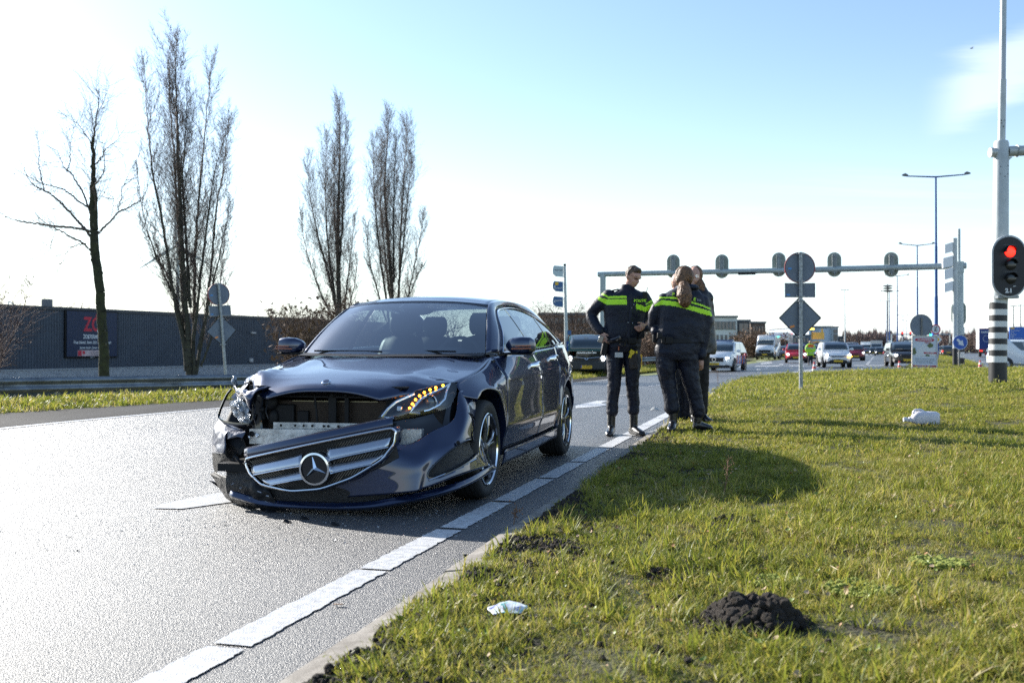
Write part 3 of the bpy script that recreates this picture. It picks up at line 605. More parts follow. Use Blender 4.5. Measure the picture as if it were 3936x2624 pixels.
# wheels: tyre with tread, ten-spoke rim, disc
def make_wheel(loc, side, parent):
    w = bpy.data.objects.new('wheel', MB().lathe([(.12, -.03), (.12, .03)], 20, axis='y').mesh('wheel', BLK)); COL.objects.link(w); w.parent = parent; w.location = loc
    prof = [(.238, -.10), (.262, -.117), (.300, -.121), (.322, -.112), (.331, -.09), (.334, -.04), (.334, .04), (.331, .09), (.322, .112), (.300, .121), (.262, .117), (.238, .10)]
    mb = MB().lathe(prof, 64, axis='y'); mb.build('tyre', RUB, w, ang=50)
    g = MB()
    for yy in (-.05, -.015, .02, .055): g.lathe([(.3355, yy - .003), (.3355, yy + .003)], 48, axis='y')
    g.build('tread_groove', BLK, w)
    s_ = side
    mb = MB().lathe([(.24, -.10), (.236, -.03), (.222, -.02), (.222, s_ * .02), (.236, s_ * .095), (.248, s_ * .112), (.244, s_ * .118), (.232, s_ * .108), (.222, s_ * .08)], 48, axis='y'); mb.build('rim', RIMD, w); MB().lathe([(.240, s_ * .112), (.247, s_ * .118), (.241, s_ * .121), (.233, s_ * .112)], 48, axis='y').build('rim_lip', CHR, w)
    for k in range(5):
        sp = MB()
        for e in (-.16, .16):
            a = 2 * PI * k / 5 + .3; a2 = a + e * .5; a3 = a + e * 1.25
            c1 = Vector((.045 * math.cos(a2), s_ * .085, .045 * math.sin(a2))); c2 = Vector((.14 * math.cos(a + e * .75), s_ * .098, .14 * math.sin(a + e * .75))); c3_ = Vector((.226 * math.cos(a3), s_ * .090, .226 * math.sin(a3)))
            sp.mi = 0; sp.tube([c1, c2, c3_], [.016, .012, .013], 6); sp.mi = 1; of = Vector((0, s_ * .0125, 0)); sp.tube([c1 + of, c2 + of * .95, c3_ + of], [.004, .0045, .006], 5)
        sp.build('spoke', [RIMM, CHR], w)
    mb = MB().lathe([(0, s_ * .108), (.03, s_ * .106), (.055, s_ * .09), (.062, s_ * .07), (.062, s_ * .02)], 24, axis='y'); mb.build('hub', RIMD, w)
    mb = MB().lathe([(.05, s_ * .03), (.165, s_ * .03), (.165, s_ * .005), (.05, s_ * .005)], 32, axis='y'); mb.build('brake_disc', mat('brake_disc', (.25, .24, .23), .4, .9), w)
    mb = MB().box((-.14, s_ * .03, .06), (.08, .05, .16)); mb.build('brake_caliper', mat('caliper', (.18, .02, .02), .5), w, bev=.01)
    mb = MB().lathe([(0, s_ * -.02), (.225, s_ * -.02)], 24, axis='y'); mb.build('wheel_back', BLK, w)
for x_ in (0, 2.874):
    for sd in (-1, 1): make_wheel((x_, sd * .80, .334), sd, hero)
for x_ in (0, 2.874):       # wheel wells
    for sd in (-1, 1):
        mb = MB(); a = np.linspace(-10, 190, 20); mb.grid([[(x_ + .40 * math.cos(R(t)), sd * yy, .335 + .40 * math.sin(R(t))) for yy in (.50, .84)] for t in a]); mb.build('wheel_well', BLK, hero)
        mb = MB().box((x_, sd * .5, .45), (.82, .02, .6)); mb.build('wheel_well_wall', BLK, hero)
# dark inner tub, floor, bulkhead, engine bay
mb = MB(); mb.box((1.9, 0, .22), (3.6, 1.5, .06)); mb.box((.42, 0, .60), (.04, 1.46, .66)); mb.box((3.3, 0, .66), (.05, 1.3, .75)); mb.build('floor_pan', BLK, hero)
for sd in (-1, 1):
    mb = MB(); mb.box((1.45, sd * .80, .57), (1.9, .03, .72)); mb.box((3.4, sd * .70, .75), (1.0, .03, .5)); mb.box((.0, sd * .62, .62), (.9, .03, .3)); mb.build('inner_panel', DARK, hero)
mb = MB(); mb.box((.0, 0, .48), (.74, 1.1, .40)); mb.box((-.05, 0, .70), (.5, .7, .08)); mb.build('engine_block', BLK, hero, bev=.02)
mb = MB(); mb.box((3.45, 0, .96), (.5, 1.25, .03)); mb.build('parcel_shelf', DARK, hero)
# dashboard, steering wheel, seats
mb = MB(); mb.surf([[(.50, -.68, .93), (.46, 0, .93), (.50, .68, .93)], [(.80, -.70, .965), (.78, 0, .975), (.80, .70, .965)], [(.98, -.70, .93), (.98, 0, .93), (.98, .70, .93)], [(1.02, -.70, .70), (1.02, 0, .65), (1.02, .70, .70)]], 16, 20); mb.build('dashboard', DARK, hero)
mb = MB(); mb.ball((.86, -.37, .985), (.14, .19, .045), 16, 8); mb.build('instrument_hood', DARK, hero)
mb = MB(); ring = [(1.10 + .045 * math.sin(a) , -.37 + .185 * math.cos(a), .93 + .175 * math.sin(a)) for a in np.linspace(0, 2 * PI, 33)]; mb.tube(ring, .015, 8, cap=False); mb.ball((1.09, -.37, .93), (.03, .07, .06)); mb.tube([(1.10, -.55, .93), (1.09, -.19, .93)], .012, 6); mb.build('steering_wheel', LEATH, hero)
def seat(x, y, w, nm='seat'):
    mb = MB(); mb.surf([[(x + .02, y - w / 2, .50), (x, y, .50), (x + .02, y + w / 2, .50)], [(x - .02, y - w / 2, .52), (x - .07, y, .54), (x - .02, y + w / 2, .52)], [(x + .04, y - w / 2 - .01, .80), (x - .04, y, .80), (x + .04, y + w / 2 + .01, .80)], [(x + .12, y - w / 2 + .03, 1.06), (x + .05, y, 1.08), (x + .12, y + w / 2 - .03, 1.06)], [(x + .18, y - w / 2 + .07, 1.10), (x + .15, y, 1.13), (x + .18, y + w / 2 - .07, 1.10)], [(x + .24, y - w / 2, .85), (x + .24, y, .85), (x + .24, y + w / 2, .85)]], 24, 14)
    mb.box((x - .2, y, .47), (.5, w, .12)); o = mb.build(nm, LEATH, hero, thick=.02)
    mb = MB(); rings = []
    for t in np.linspace(0, 1, 7):
        ww = .125 * (1 - .25 * abs(2 * t - 1) ** 3); tt = .05 * (1 - .3 * abs(2 * t - 1) ** 2); rings.append([(x + .13 + tt * math.sin(a) + .02 * t, y + ww * (abs(math.cos(a)) ** .6) * (1 if math.cos(a) > 0 else -1), 1.14 + .19 * t) for a in np.linspace(0, 2 * PI, 16, endpoint=False)])
    mb.loft(rings); mb.build('headrest', LEATH, o)
    for e in (-.05, .05): MB().cyl((x + .15, y + e, 1.08), (x + .15, y + e, 1.18), .006, n=8).build('headrest_post', CHR, o)
seat(1.70, -.37, .46); seat(1.70, .37, .46); seat(2.62, -.37, .56, 'rear_seat'); seat(2.62, .37, .56, 'rear_seat')
mb = MB(); mb.ball((1.20, 0, 1.325), (.02, .13, .035), 14, 8); mb.tube([(1.20, 0, 1.34), (1.14, 0, 1.385)], .012, 6); mb.build('rear_view_mirror', BLK, hero); mb = MB(); mb.surf([[(1.10, -.12, 1.392), (1.09, .12, 1.392)], [(1.00, -.10, 1.345), (1.0, .10, 1.345)]], 4, 6); mb.build('sensor_cover', BLK2, hero, thick=.01)
mb = MB(); mb.tube([(.44, -.55, .995), (.47, -.20, 1.0), (.46, .12, 1.0)], .007, 6); mb.build('wiper', BLK, hero); mb = MB(); mb.tube([(.42, .02, .993), (.455, .30, .998), (.50, .60, 1.0)], .007, 6); mb.build('wiper', BLK, hero)
# ---- radiator support, radiator, crash beam
mb = MB(); mb.box((-.50, -.02, .52), (.03, .96, .30)); rad = mb.build('radiator', mat('radiator_core', (.035, .024, .018), .6, .4), hero)
mb = MB()
for k in range(24): mb.box((-.519, -.02, .385 + k * .0125), (.006, .90, .003))
mb.build('radiator_fin', mat('radiator_fin', (.07, .05, .035), .5, .5), rad); mb = MB(); mb.box((-.524, -.02, .672), (.01, .60, .006)); mb.build('radiator_rim', mat('brass_edge', (.35, .30, .18), .5, .5), rad)
mb = MB(); zt = .735
mb.box((-.545, 0, zt + .032), (.05, 1.06, .012)); mb.box((-.545, 0, zt - .032), (.05, 1.06, .010))
for k in range(22):
    y0 = -.50 + k * .046; mb.tube([(-.57, y0, zt - .03), (-.57, y0 + .046, zt + .03)], .005, 4); mb.tube([(-.57, y0 + .046, zt - .03), (-.57, y0, zt + .03)], .005, 4)
mb.build('lattice_carrier', BLK, hero)
mb = MB()
for y0, w0 in ((-.02, .055), (-.12, .03)): mb.box((-.56, y0, .56), (.02, w0, .33))
mb.box((-.56, -.07, .50), (.02, .13, .05)); mb.build('latch_support', BLK, hero, bev=.004); MB().tube([(-.57, .10, .70), (-.58, .085, .6), (-.58, .075, .5), (-.57, .09, .42)], .008, 6).build('coolant_pipe', BLK, hero)
for c_, d_ in (((-.53, .33, .52), (.04, .14, .26)), ((-.53, .20, .50), (.03, .08, .22)), ((-.50, -.42, .60), (.06, .10, .24))): MB().box(c_, d_).build('air_duct', BLK, hero, bev=.008)
MB().ball((-.56, .42, .66), (.03, .05, .05)).build('horn', BLK, hero); MB().ball((-.55, .40, .56), (.03, .035, .06)).build('washer_pump', BLK, hero)
mb = MB(); mb.surf([[(-.62, .50, .725), (-.60, .44, .735)], [(-.60, .54, .55), (-.58, .47, .55)], [(-.60, .50, .42), (-.58, .44, .42)]], 12, 4); mb.build('bracket', BLK2, hero, thick=.02)
beam = [c3(372, 805, -.66), c3(600, 800, -.70), c3(900, 790, -.72), c4(300, 720, -.73), c4(900, 720, -.70), c4(1070, 690, -.60)]
mb = MB(); bp = cr([(-.64, .53, .445), (-.72, .3, .455), (-.74, 0, .460), (-.72, -.35, .465), (-.66, -.66, .468)], 20)
mb.loft([[(p_[0], p_[1], p_[2] + .045), (p_[0] + .05, p_[1], p_[2] + .045), (p_[0] + .05, p_[1], p_[2] - .05), (p_[0], p_[1], p_[2] - .05)] for p_ in bp]); cbm = mb.build('crash_beam', ALU, hero, smooth=False)
mb = MB(); bp = cr([(-.60, .38, .515), (-.64, .1, .52), (-.64, -.2, .52), (-.60, -.5, .52)], 12); mb.loft([[(p_[0], p_[1], p_[2] + .02), (p_[0] + .004, p_[1], p_[2] + .02), (p_[0] + .004, p_[1], p_[2] - .022), (p_[0], p_[1], p_[2] - .022)] for p_ in bp]); up = mb.build('beam_flange', ALU, cbm, smooth=False)
for y0, z0, r_ in ((.50, .462, .020), (.455, .452, .012), (.52, .44, .008)):
    mb = MB(); mb.lathe([(r_, -.004), (r_ * .7, -.006), (r_ * .6, .003), (0, .003)], 14, org=(-.655 - (.53 - y0) * .25, y0, z0), axis='x'); mb.build('bolt_hole', BLK if r_ > .015 else CHR, cbm)
for y0 in (.30, .2, .14, .08, .0, -.03, -.1): mb = MB(); mb.lathe([(.009, 0), (0, 0)], 10, org=(-.651 - .01 * (.3 - abs(y0)), y0, .52), axis='x'); mb.build('bolt_hole', BLK, cbm)
# ---- front bumper near half
rowsB = [[c4(x, y, a) for x, y, a in r_] for r_ in (
    ((700, 800, -.80), (870, 790, -.76), (1070, 670, -.66), (1290, 545, -.48), (1352, 270, -.31), (1500, 350, -.21)),
    ((560, 830, -.86), (850, 900, -.83), (1080, 800, -.73), (1320, 690, -.55), (1440, 500, -.385), (1537, 560, -.16)),
    ((340, 950, -.88), (860, 1010, -.86), (1100, 905, -.76), (1310, 790, -.61), (1455, 740, -.42), (1568, 760, -.11)),
    ((0, 1130, -.88), (800, 1130, -.875), (1050, 1045, -.80), (1300, 930, -.66), (1480, 900, -.43), (1608, 900, -.05)),
    ((-350, 1370, -.87), (760, 1290, -.885), (1000, 1240, -.835), (1300, 1130, -.69), (1500, 1060, -.44), (1655, 1012, .01)))]
A = np.array([cr(r_, 60) for r_ in rowsB]); B = np.stack([cr(A[:, j], 40) for j in range(60)], 1); B_BUMP = B.copy()
# fog-lamp opening: an almond in (column,row) space
mb = MB(); b0 = []; 
def fog(i, j): 
    t = (j / 59 - .66) / .26; s_ = (i / 39 - .72 + .10 * t) / .17; return t * t + s_ * s_ < 1 and t > -.98
fs = [(i, j) for i in range(39) for j in range(59) if not fog(i + .5, j + .5)]
vs = B.reshape(-1, 3); mb.add(vs, [(i * 60 + j, (i + 1) * 60 + j, (i + 1) * 60 + j + 1, i * 60 + j + 1) for i, j in fs]); bum = mb.build('front_bumper', PAINT, hero, thick=.006, ang=60)
mb = MB(); q = B.copy(); q[..., 0] += .035; q[..., 1] += .02; mb.grid(q[18:38, 22:56]); mb.build('fog_light_grille', mat('grille_mesh', (.010, .010, .011), .45, bump=1., bs=130, bdist=.01), bum)
rim = []
for t in np.linspace(0, 2 * PI, 40):
    tj = (.66 + .265 * math.cos(t)) * 59; ti = (.72 - .10 * math.cos(t) + .175 * math.sin(t)) * 39; i, j = int(min(38, max(0, ti))), int(min(58, max(0, tj))); fi, fj = ti - i, tj - j
    rim.append(B[i, j] * (1 - fi) * (1 - fj) + B[i + 1, j] * fi * (1 - fj) + B[i, j + 1] * (1 - fi) * fj + B[i + 1, j + 1] * fi * fj)
mb = MB(); mb.tube(rim, .006, 6, cap=False); mb.build('fog_light_surround', BLK2, bum)
mb = MB(); mb.tube(cr([c4(1040, 1158, -.80), c4(1200, 1095, -.72), c4(1350, 1030, -.58), c4(1510, 945, -.40)], 16) + np.array([-.02, -.01, 0]), .006, 6); mb.build('chrome_strip', CHR, bum)
mb = MB(); q = c4(1322, 785, -.60); mb.lathe([(0, -.004), (.012, -.003), (.014, .004)], 14, org=tuple(q + np.array([-.012, -.012, 0])), axis='x'); mb.build('parking_sensor', BLK, bum)
# splitter
spz = lambda y: .045 + .10 * sstep((abs(y) - .25) / .55)
rowsS = [[(-.02, -.962, .232), (-.45, -.895, .19), (-.70, -.76, .155), (-.84, -.58, .125), (-.885, -.36, .085), (-.895, .0, .075), (-.88, .3, .08), (-.84, .55, .12)],
         [(.03, -.965, .20), (-.43, -.915, .155), (-.71, -.79, .12), (-.87, -.60, .085), (-.915, -.36, .05), (-.925, .0, .04), (-.91, .3, .045), (-.86, .55, .085)],
         [(.02, -.94, .175), (-.40, -.88, .13), (-.66, -.76, .09), (-.82, -.58, .06), (-.87, -.36, .025), (-.88, .0, .018), (-.86, .3, .022), (-.81, .55, .06)]]
mb = MB(); mb.surf(rowsS, 10, 60); mb.build('bumper_lip', PAINT, hero, thick=.006)
# lower centre grille and the valance behind the hanging grille
mb = MB(); mb.surf([[(-.84, -.52, .24), (-.86, -.2, .22), (-.86, .2, .22), (-.80, .60, .25)], [(-.86, -.50, .16), (-.885, -.2, .14), (-.885, .2, .14), (-.82, .60, .16)], [(-.84, -.56, .10), (-.88, -.2, .07), (-.88, .2, .07), (-.80, .60, .09)]], 14, 30); mb.build('lower_grille', MATS['grille_mesh'], hero)
mb = MB(); mb.surf([[(-.80, -.45, .40), (-.82, -.1, .37), (-.80, .4, .36)], [(-.84, -.45, .24), (-.86, -.1, .22), (-.82, .5, .24)]], 8, 20); mb.build('bumper_core', BLK, hero)
mb = MB(); mb.box((-.58, 0, .26), (.5, 1.3, .05)); mb.box((-.45, -.62, .48), (.12, .26, .34)); mb.box((-.40, .60, .45), (.1, .25, .35)); mb.build('crash_box', BLK, hero)
# ---- grille, torn off its upper mounts and tipped 12 degrees
gr = bpy.data.objects.new('grille', None)
gcx = lambda p_: -.975 + .34 * p_ * p_
out = [(-.492, .148), (0, .152), (.488, .148), (.512, .12), (.490, .052), (.400, -.030), (.206, -.098), (0, -.126), (-.206, -.104), (-.415, -.030), (-.490, .052), (-.512, .12)]
GRX = Matrix.Translation((0, -.10, .29)) @ Matrix.Rotation(R(-12.2), 4, 'X') @ Matrix.Scale(-1, 4, (0, 1, 0))
def gp(p_, q_, dx=0.): return (gcx(p_) + dx, p_, q_)
def smooth_closed(pts, n): k = len(pts); Q = list(pts) + [pts[0], pts[1]]; Q = [pts[-1]] + Q; c_ = cr(Q, n * (len(Q) - 1) // 1); a = n; return c_[a:len(c_) - 2 * a + a - a]
oc = []
for a, b in zip(out, out[1:] + out[:1]):
    for t in np.linspace(0, 1, 8, endpoint=False): oc.append((a[0] + (b[0] - a[0]) * t, a[1] + (b[1] - a[1]) * t))
ocs = np.array(oc)
for _ in range(2): ocs = (np.roll(ocs, 1, 0) + ocs * 2 + np.roll(ocs, -1, 0)) / 4
mb = MB(); ring = [Vector(gp(a, b)) for a, b in ocs]; mb.tube(ring + [ring[0]], .0075, 8, cap=False); mb.xf(GRX); gr = mb.build('grille', CHR, hero, label='chrome framed grille hanging tilted off the front')
mb = MB(); top = [(-.515, .148), (-.50, .205), (-.2, .212), (0, .214), (.2, .212), (.47, .208), (.51, .18), (.515, .148)]
mb.grid([[gp(p_, q_, dx) for q_, dx in ((.150, -.004), (.175, -.004), (.205, .012), (.214, .05), (.210, .10))] for p_ in np.linspace(-.505, .505, 30)]); mb.xf(GRX); mb.build('grille_top_panel', PAINT, gr, thick=.004)
mb = MB(); n_ = len(ocs); mb.grid([[gp(a * k_, b * k_ - (.03 * (k_ - 1) * 8 if b < 0 else 0), dx) for k_, dx in ((1.0, 0), (1.03, .012), (1.05, .05))] for a, b in list(ocs) + [ocs[0]]]); mb.xf(GRX); mb.build('grille_surround', PAINT, gr, thick=.003)
mb = MB(); mb.mi = 0; mb.grid([[gp(p_, q_, .03) for q_ in np.linspace(-.115 + .30 * abs(p_) ** 1.9, .148, 6)] for p_ in np.linspace(-.49, .49, 40)]); mb.xf(GRX); mb.build('grille_back', mat('grille_back', (.006, .006, .007), .6), gr)
mb = MB()
for k in range(-30, 31):
    for s_ in (-1, 1):
        a = None; pts_ = []
        for t in np.linspace(-.14, .14, 12):
            p_ = k * .0185 + s_ * t * 1.1; q_ = t + .01; lim = -.11 + .33 * abs(p_) ** 1.9
            if abs(p_) < .49 and lim < q_ < .146: pts_.append(gp(p_, q_, .016))
        if len(pts_) > 2: mb.tube([pts_[0], pts_[len(pts_) // 2], pts_[-1]], .0022, 3)
mb.xf(GRX); mb.build('grille_mesh', BLK2, gr)
for sg in (-1, 1):
    for (q0, q1, pe, pe2) in ((.098, .028, .478, .452), (.004, -.050, .425, .33)):
        mb = MB(); L = []
        for t in np.linspace(0, 1, 16):
            p_ = sg * (.085 + (pe - .085) * t); f_ = 1 + .25 * math.exp(-t * 8); qm = (q0 + q1) / 2; h_ = (q0 - q1) / 2 * f_
            sk = (pe2 - pe) * t * sg
            L.append([gp(p_ + sk * k_, qm + h_ * (1 - 2 * k_), .016 - .030 * math.sin(PI / 2 * min(1, k_ * 1.25)) + .02 * max(0, k_ - .8) * 5) for k_ in np.linspace(0, 1, 9)])
        mb.grid(L); mb.xf(GRX); sl = mb.build('slat', SIL, gr, thick=.006)
        mb = MB(); mb.tube([Vector(l[7]) + Vector((-.004, 0, 0)) for l in L], .0045, 6); mb.xf(GRX); mb.build('slat_edge', CHR, gr)
mb = MB(); mb.lathe([(.086, -.018), (.098, -.016), (.101, -.005), (.10, .02)], 48, org=(-.995, 0, 0), axis='x'); mb.xf(GRX); mb.build('emblem_ring', CHR, gr)
mb = MB(); mb.lathe([(0, -.008), (.088, -.008)], 40, org=(-.995, 0, 0), axis='x'); mb.xf(GRX); mb.build('emblem_disc', mat('emblem_black', (.006, .006, .007), .08, coat=1.), gr)
mb = MB(); tips = [(.086 * math.sin(R(a)), .086 * math.cos(R(a))) for a in (0, 120, 240)]; inn = [(.016 * math.sin(R(a)), .016 * math.cos(R(a))) for a in (60, 180, 300)]
pts_ = []
for k in range(3): pts_ += [tips[k], inn[k]]
vs = [(-1.022, 0, 0)] + [(-1.004, a, b) for a, b in pts_]; mb.add(vs, [(0, 1 + k, 1 + (k + 1) % 6) for k in range(6)]); mb.xf(GRX); mb.build('star_emblem', CHR, gr, smooth=False)
# ---- near headlamp
lo = [c4(548, 545, -.735), c4(690, 560, -.73), c4(860, 535, -.68), c4(1000, 508, -.62), c4(1150, 465, -.54), c4(1250, 425, -.46), c4(1318, 300, -.36)]
hi = [c4(560, 530, -.735), c4(640, 420, -.69), c4(740, 335, -.64), c4(880, 285, -.57), c4(1040, 205, -.48), c4(1180, 150, -.38), c4(1322, 190, -.29)]
mb = MB(); A = cr(lo, 40); Bq = cr(hi, 40); rows = []
for i in range(16):
    t = i / 15; bul = .035 * math.sin(PI * t); rows.append(A * (1 - t) + Bq * t + np.stack([-bul * np.sin(np.linspace(0, PI, 40)) * .9, -bul * .7 * np.sin(np.linspace(0, PI, 40)), 0 * A[:, 0]], 1))
HLB = np.array(rows); hl = mb.grid(rows).build('headlight', LENS, hero)
inn_off = np.array([.05, .035, 0]); mb = MB().grid(HLB + inn_off); mb.build('lamp_housing', mat('lamp_housing', (.025, .028, .034), .3, .3), hl)
def on_hl(x, y, d=.5):    # photo crop point carried onto the lamp surface
    best = None
    for a in np.linspace(-.80, -.25, 56):
        q = c4(x, y, a); e = np.abs(HLB - q).sum(-1).min()
        if best is None or e < best[0]: best = (e, q)
    return best[1] + inn_off * d
for x, y in ((855, 440), (883, 398), (915, 355), (955, 316), (1003, 283), (1060, 255), (1118, 235), (1190, 212)): MB().ball(on_hl(x, y, .25), .0085, 10, 6).build('indicator_led', AMB, hl)
CHL = mat('lamp_chrome', (.75, .77, .80), .18, 1.)
mb = MB(); mb.tube([on_hl(x, y, .3) for x, y in ((580, 530), (640, 450), (720, 380), (820, 335), (900, 300))], .009, 6); mb.tube([on_hl(x, y, .3) for x, y in ((700, 545), (600, 530))], .005, 6)
mb.tube([on_hl(x, y, .3) for x, y in ((1260, 195), (1180, 245), (1060, 300), (970, 350), (900, 430), (855, 490), (960, 495))], .009, 6)
mb.tube([on_hl(x, y, .3) for x, y in ((1265, 190), (1230, 260), (1210, 350), (1150, 410), (1050, 460), (1000, 470))], .007, 6); mb.build('light_guide', CHL, hl)
q = on_hl(1085, 380, .9); mb = MB(); mb.lathe([(.046, -.03), (.050, .0), (.040, .02)], 24, org=tuple(q), axis='x'); mb.build('projector_ring', CHL, hl); mb = MB(); mb.ball(q, (.028, .038, .038), 20, 12); mb.build('projector_lens', mat('projector_lens', (.10, .12, .13), .05, .2, coat=1.), hl)
q = on_hl(765, 450, .7); mb = MB(); mb.box(q, (.02, .035, .035)); mb.build('inner_lamp', CHL, hl, bev=.008); mb = MB(); mb.box(q + np.array([-.012, 0, 0]), (.004, .022, .02)); mb.build('inner_lamp_lens', mat('white_lens', (.7, .75, .8), .2), hl)
# panel under the headlamp
mb = MB(); mb.surf([[c4(600, 560, -.66), c4(900, 540, -.60), c4(1200, 450, -.44), c4(1340, 330, -.31)], [c4(700, 640, -.66), c4(900, 640, -.62), c4(1200, 560, -.48), c4(1350, 430, -.33)], [c4(750, 760, -.68), c4(900, 760, -.66), c4(1200, 650, -.52), c4(1360, 500, -.35)]], 10, 24); mb.build('headlight_bracket', BLK2, hero)
# ---- far corner wreckage
mb = MB(); rows = [[c3(112, 592, -.40), c3(230, 655, -.50), c3(380, 722, -.60)], [c3(60, 700, -.44), c3(130, 720, -.55), c3(195, 730, -.64)], [c3(42, 830, -.47), c3(100, 850, -.58), c3(178, 860, -.67)], [c3(45, 935, -.48), c3(90, 935, -.60), c3(165, 945, -.68)]]
B = mb.surf(rows, 26, 20); mb.v = [tuple(np.array(v) + .006 * np.array(noise.noise_vector(Vector(v) * 20))) for v in mb.v]; mb.build('torn_bumper_flank', SCUFF, hero, thick=.005, ang=60, label='scraped bumper flank torn at the smashed corner')
def shard(pts, a, nm='torn_plastic', m_=None, f=c3, th=.005):
    P3 = [f(x, y, a_ if not isinstance(a, (int, float)) else a) for (x, y, *r_), a_ in zip(pts, a if not isinstance(a, (int, float)) else [a] * len(pts))]
    c_ = np.mean(P3, 0); c_ = c_ + np.array([-.015, 0, 0]); mb = MB(); mb.add([c_] + P3, [(0, 1 + i, 1 + (i + 1) % len(P3)) for i in range(len(P3))]); return mb.build(nm, m_ or BLK, hero, thick=th, smooth=False)
shard([(200, 720), (380, 725), (345, 790), (290, 770), (200, 800)], [-.66, -.68, -.70, -.70, -.68], 'bent_panel_scrap', SCUFF)
shard([(45, 940), (165, 950), (190, 985), (260, 1030), (120, 1080), (75, 1150), (50, 1060)], [-.48, -.66, -.68, -.70, -.6, -.5, -.48])
shard([(170, 800), (360, 800), (380, 880), (330, 960), (200, 960)], [-.60, -.62, -.66, -.66, -.6], 'crushed_liner', BLK)
shard([(70, 1130), (110, 1170), (215, 1180), (330, 1160), (240, 1290), (120, 1300), (60, 1200), (20, 1150)], [-.5, -.58, -.7, -.76, -.72, -.6, -.5, -.46])
shard([(10, 1215), (90, 1235), (125, 1300), (60, 1240)], -.5)
shard([(210, 1140), (330, 1130), (360, 1165), (250, 1200)], -.78, 'broken_bracket', mat('bracket_grey', (.20, .19, .17), .6))
shard([(245, 965), (300, 975), (360, 1060), (330, 1060)], -.84)
rows = [[c3(60, 1130, -.50), c3(200, 1190, -.74), c3(420, 1200, -.86), c3(620, 1260, -.88)], [c3(110, 1290, -.54), c3(260, 1300, -.78), c3(450, 1330, -.88), c3(640, 1360, -.90)], [c3(190, 1390, -.62), c3(340, 1420, -.82), c3(520, 1450, -.88), c3(720, 1460, -.90)], [c3(300, 1455, -.68), c3(430, 1490, -.82), c3(600, 1520, -.87), c3(800, 1530, -.88)]]
mb = MB(); mb.surf(rows, 34, 34); mb.v = [tuple(np.array(v) + .010 * np.array(noise.noise_vector(Vector(v) * 15)) + .006 * np.array(noise.noise_vector(Vector(v) * 40))) for v in mb.v]; mb.build('crumpled_bumper_piece', mat('torn_black_plastic', (.009, .010, .012), .45, spec=.22, bump=.6, bs=60, bdist=.006), hero, thick=.004, ang=35)
mb = MB(); ringp = [c3(x, y, a) for x, y, a in ((235, 300, -.38), (180, 380, -.38), (112, 560, -.40), (150, 620, -.48), (260, 650, -.56), (400, 655, -.62), (450, 620, -.62), (470, 560, -.62))]; mb.tube(cr(ringp, 40), .014, 6, ell=.5); mb.build('headlight_frame', BLK2, hero, label='bent frame of the missing headlight')
BRK = mat('shattered_lamp', (.05, .055, .065), .10, .5, col2=(.45, .50, .56), vs=30, bump=1., bs=80, bdist=.015)
mb = MB(); rows = [[c3(300, 365, -.44), c3(340, 400, -.52), c3(400, 460, -.56)], [c3(222, 440, -.42), c3(300, 480, -.52), c3(420, 540, -.58)], [c3(240, 520, -.44), c3(320, 560, -.54), c3(430, 600, -.60)], [c3(300, 600, -.50), c3(350, 640, -.56), c3(432, 650, -.60)]]
mb.surf(rows, 24, 18); mb.v = [tuple(np.array(v) + .018 * np.array(noise.noise_vector(Vector(v) * 30))) for v in mb.v]; mb.build('broken_headlight', BRK, hero, smooth=False, label='shattered headlight with crushed reflector')
mb = MB(); mb.ball(c3(270, 232, -.36), (.022, .022, .042), 12, 8); mb.v = [tuple(np.array(v) + .02 * np.array(noise.noise_vector(Vector(v) * 30))) for v in mb.v]; mb.build('broken_lamp_bit', BRK, hero, smooth=False)
mb = MB(); q = [c3(500, 350, -.54), c3(480, 450, -.54), c3(500, 560, -.52), c3(480, 690, -.52)]; mb.tube(cr(q, 12), .035, 6, ell=.5); mb.tube([c3(545, 480, -.56), c3(550, 600, -.56)], .02, 8); mb.ball(c3(545, 505, -.58), .022); mb.build('crushed_support', BLK, hero)

def on_bumper(x, y):
    best = None
    for a in np.linspace(-.85, .02, 60):
        q = c4(x, y, a); e = np.abs(B_BUMP - q).sum(-1).min()
        if best is None or e < best[0]: best = (e, q)
    return best[1] + np.array([-.004, -.006, 0])
CRK = mat('crack_dark', (.004, .004, .005), .8, spec=.1); SCR = mat('scrape_white', (.42, .44, .48), .6, col2=(.10, .12, .18), vs=60)
MB().tube([on_bumper(x, y) for x, y in ((1445, 480), (1478, 560), (1486, 650), (1462, 700), (1478, 760), (1452, 800), (1470, 850))], [.0035, .004, .003, .005, .003, .004, .002], 5).build('crack', CRK, bum)
MB().tube([on_bumper(x, y) for x, y in ((1450, 490), (1475, 510), (1510, 570), (1535, 650))], [.002, .003, .003, .002], 5).build('crack', CRK, bum)
for pts in (((1530, 640), (1548, 700), (1562, 760)), ((1555, 770), (1575, 850), (1590, 905)), ((1560, 900), (1580, 950), (1600, 975)), ((1540, 830), (1555, 880), (1566, 930))):
    MB().tube([on_bumper(x, y) for x, y in pts], [.003, .009, .003], 6, ell=.4).build('scrape_mark', SCR, bum)
for pts in (((470, 350), (455, 420), (480, 500), (460, 580), (490, 660)), ((380, 700), (340, 760), (350, 830), (310, 900)), ((560, 360), (600, 420), (585, 520), (610, 600)), ((400, 880), (300, 930), (250, 1010), (260, 1100))):
    MB().tube(cr([c3(x, y, -.60 - .04 * i) for i, (x, y) in enumerate(pts)], 16), .0045, 5).build('dangling_wire', BLK, hero)
for x, y, a, w in ((250, 1250, -.86, .02), (330, 1290, -.88, .014), (520, 1330, -.93, .03), (420, 1390, -.90, .012), (300, 1060, -.80, .016), (600, 1370, -.93, .02)):
    q = c3(x, y, a); MB().box(q, (.004, w, .006), Matrix.Rotation(R(random.uniform(-40, 40)), 3, 'X')).build('scrape_mark', SCR, hero, smooth=False)
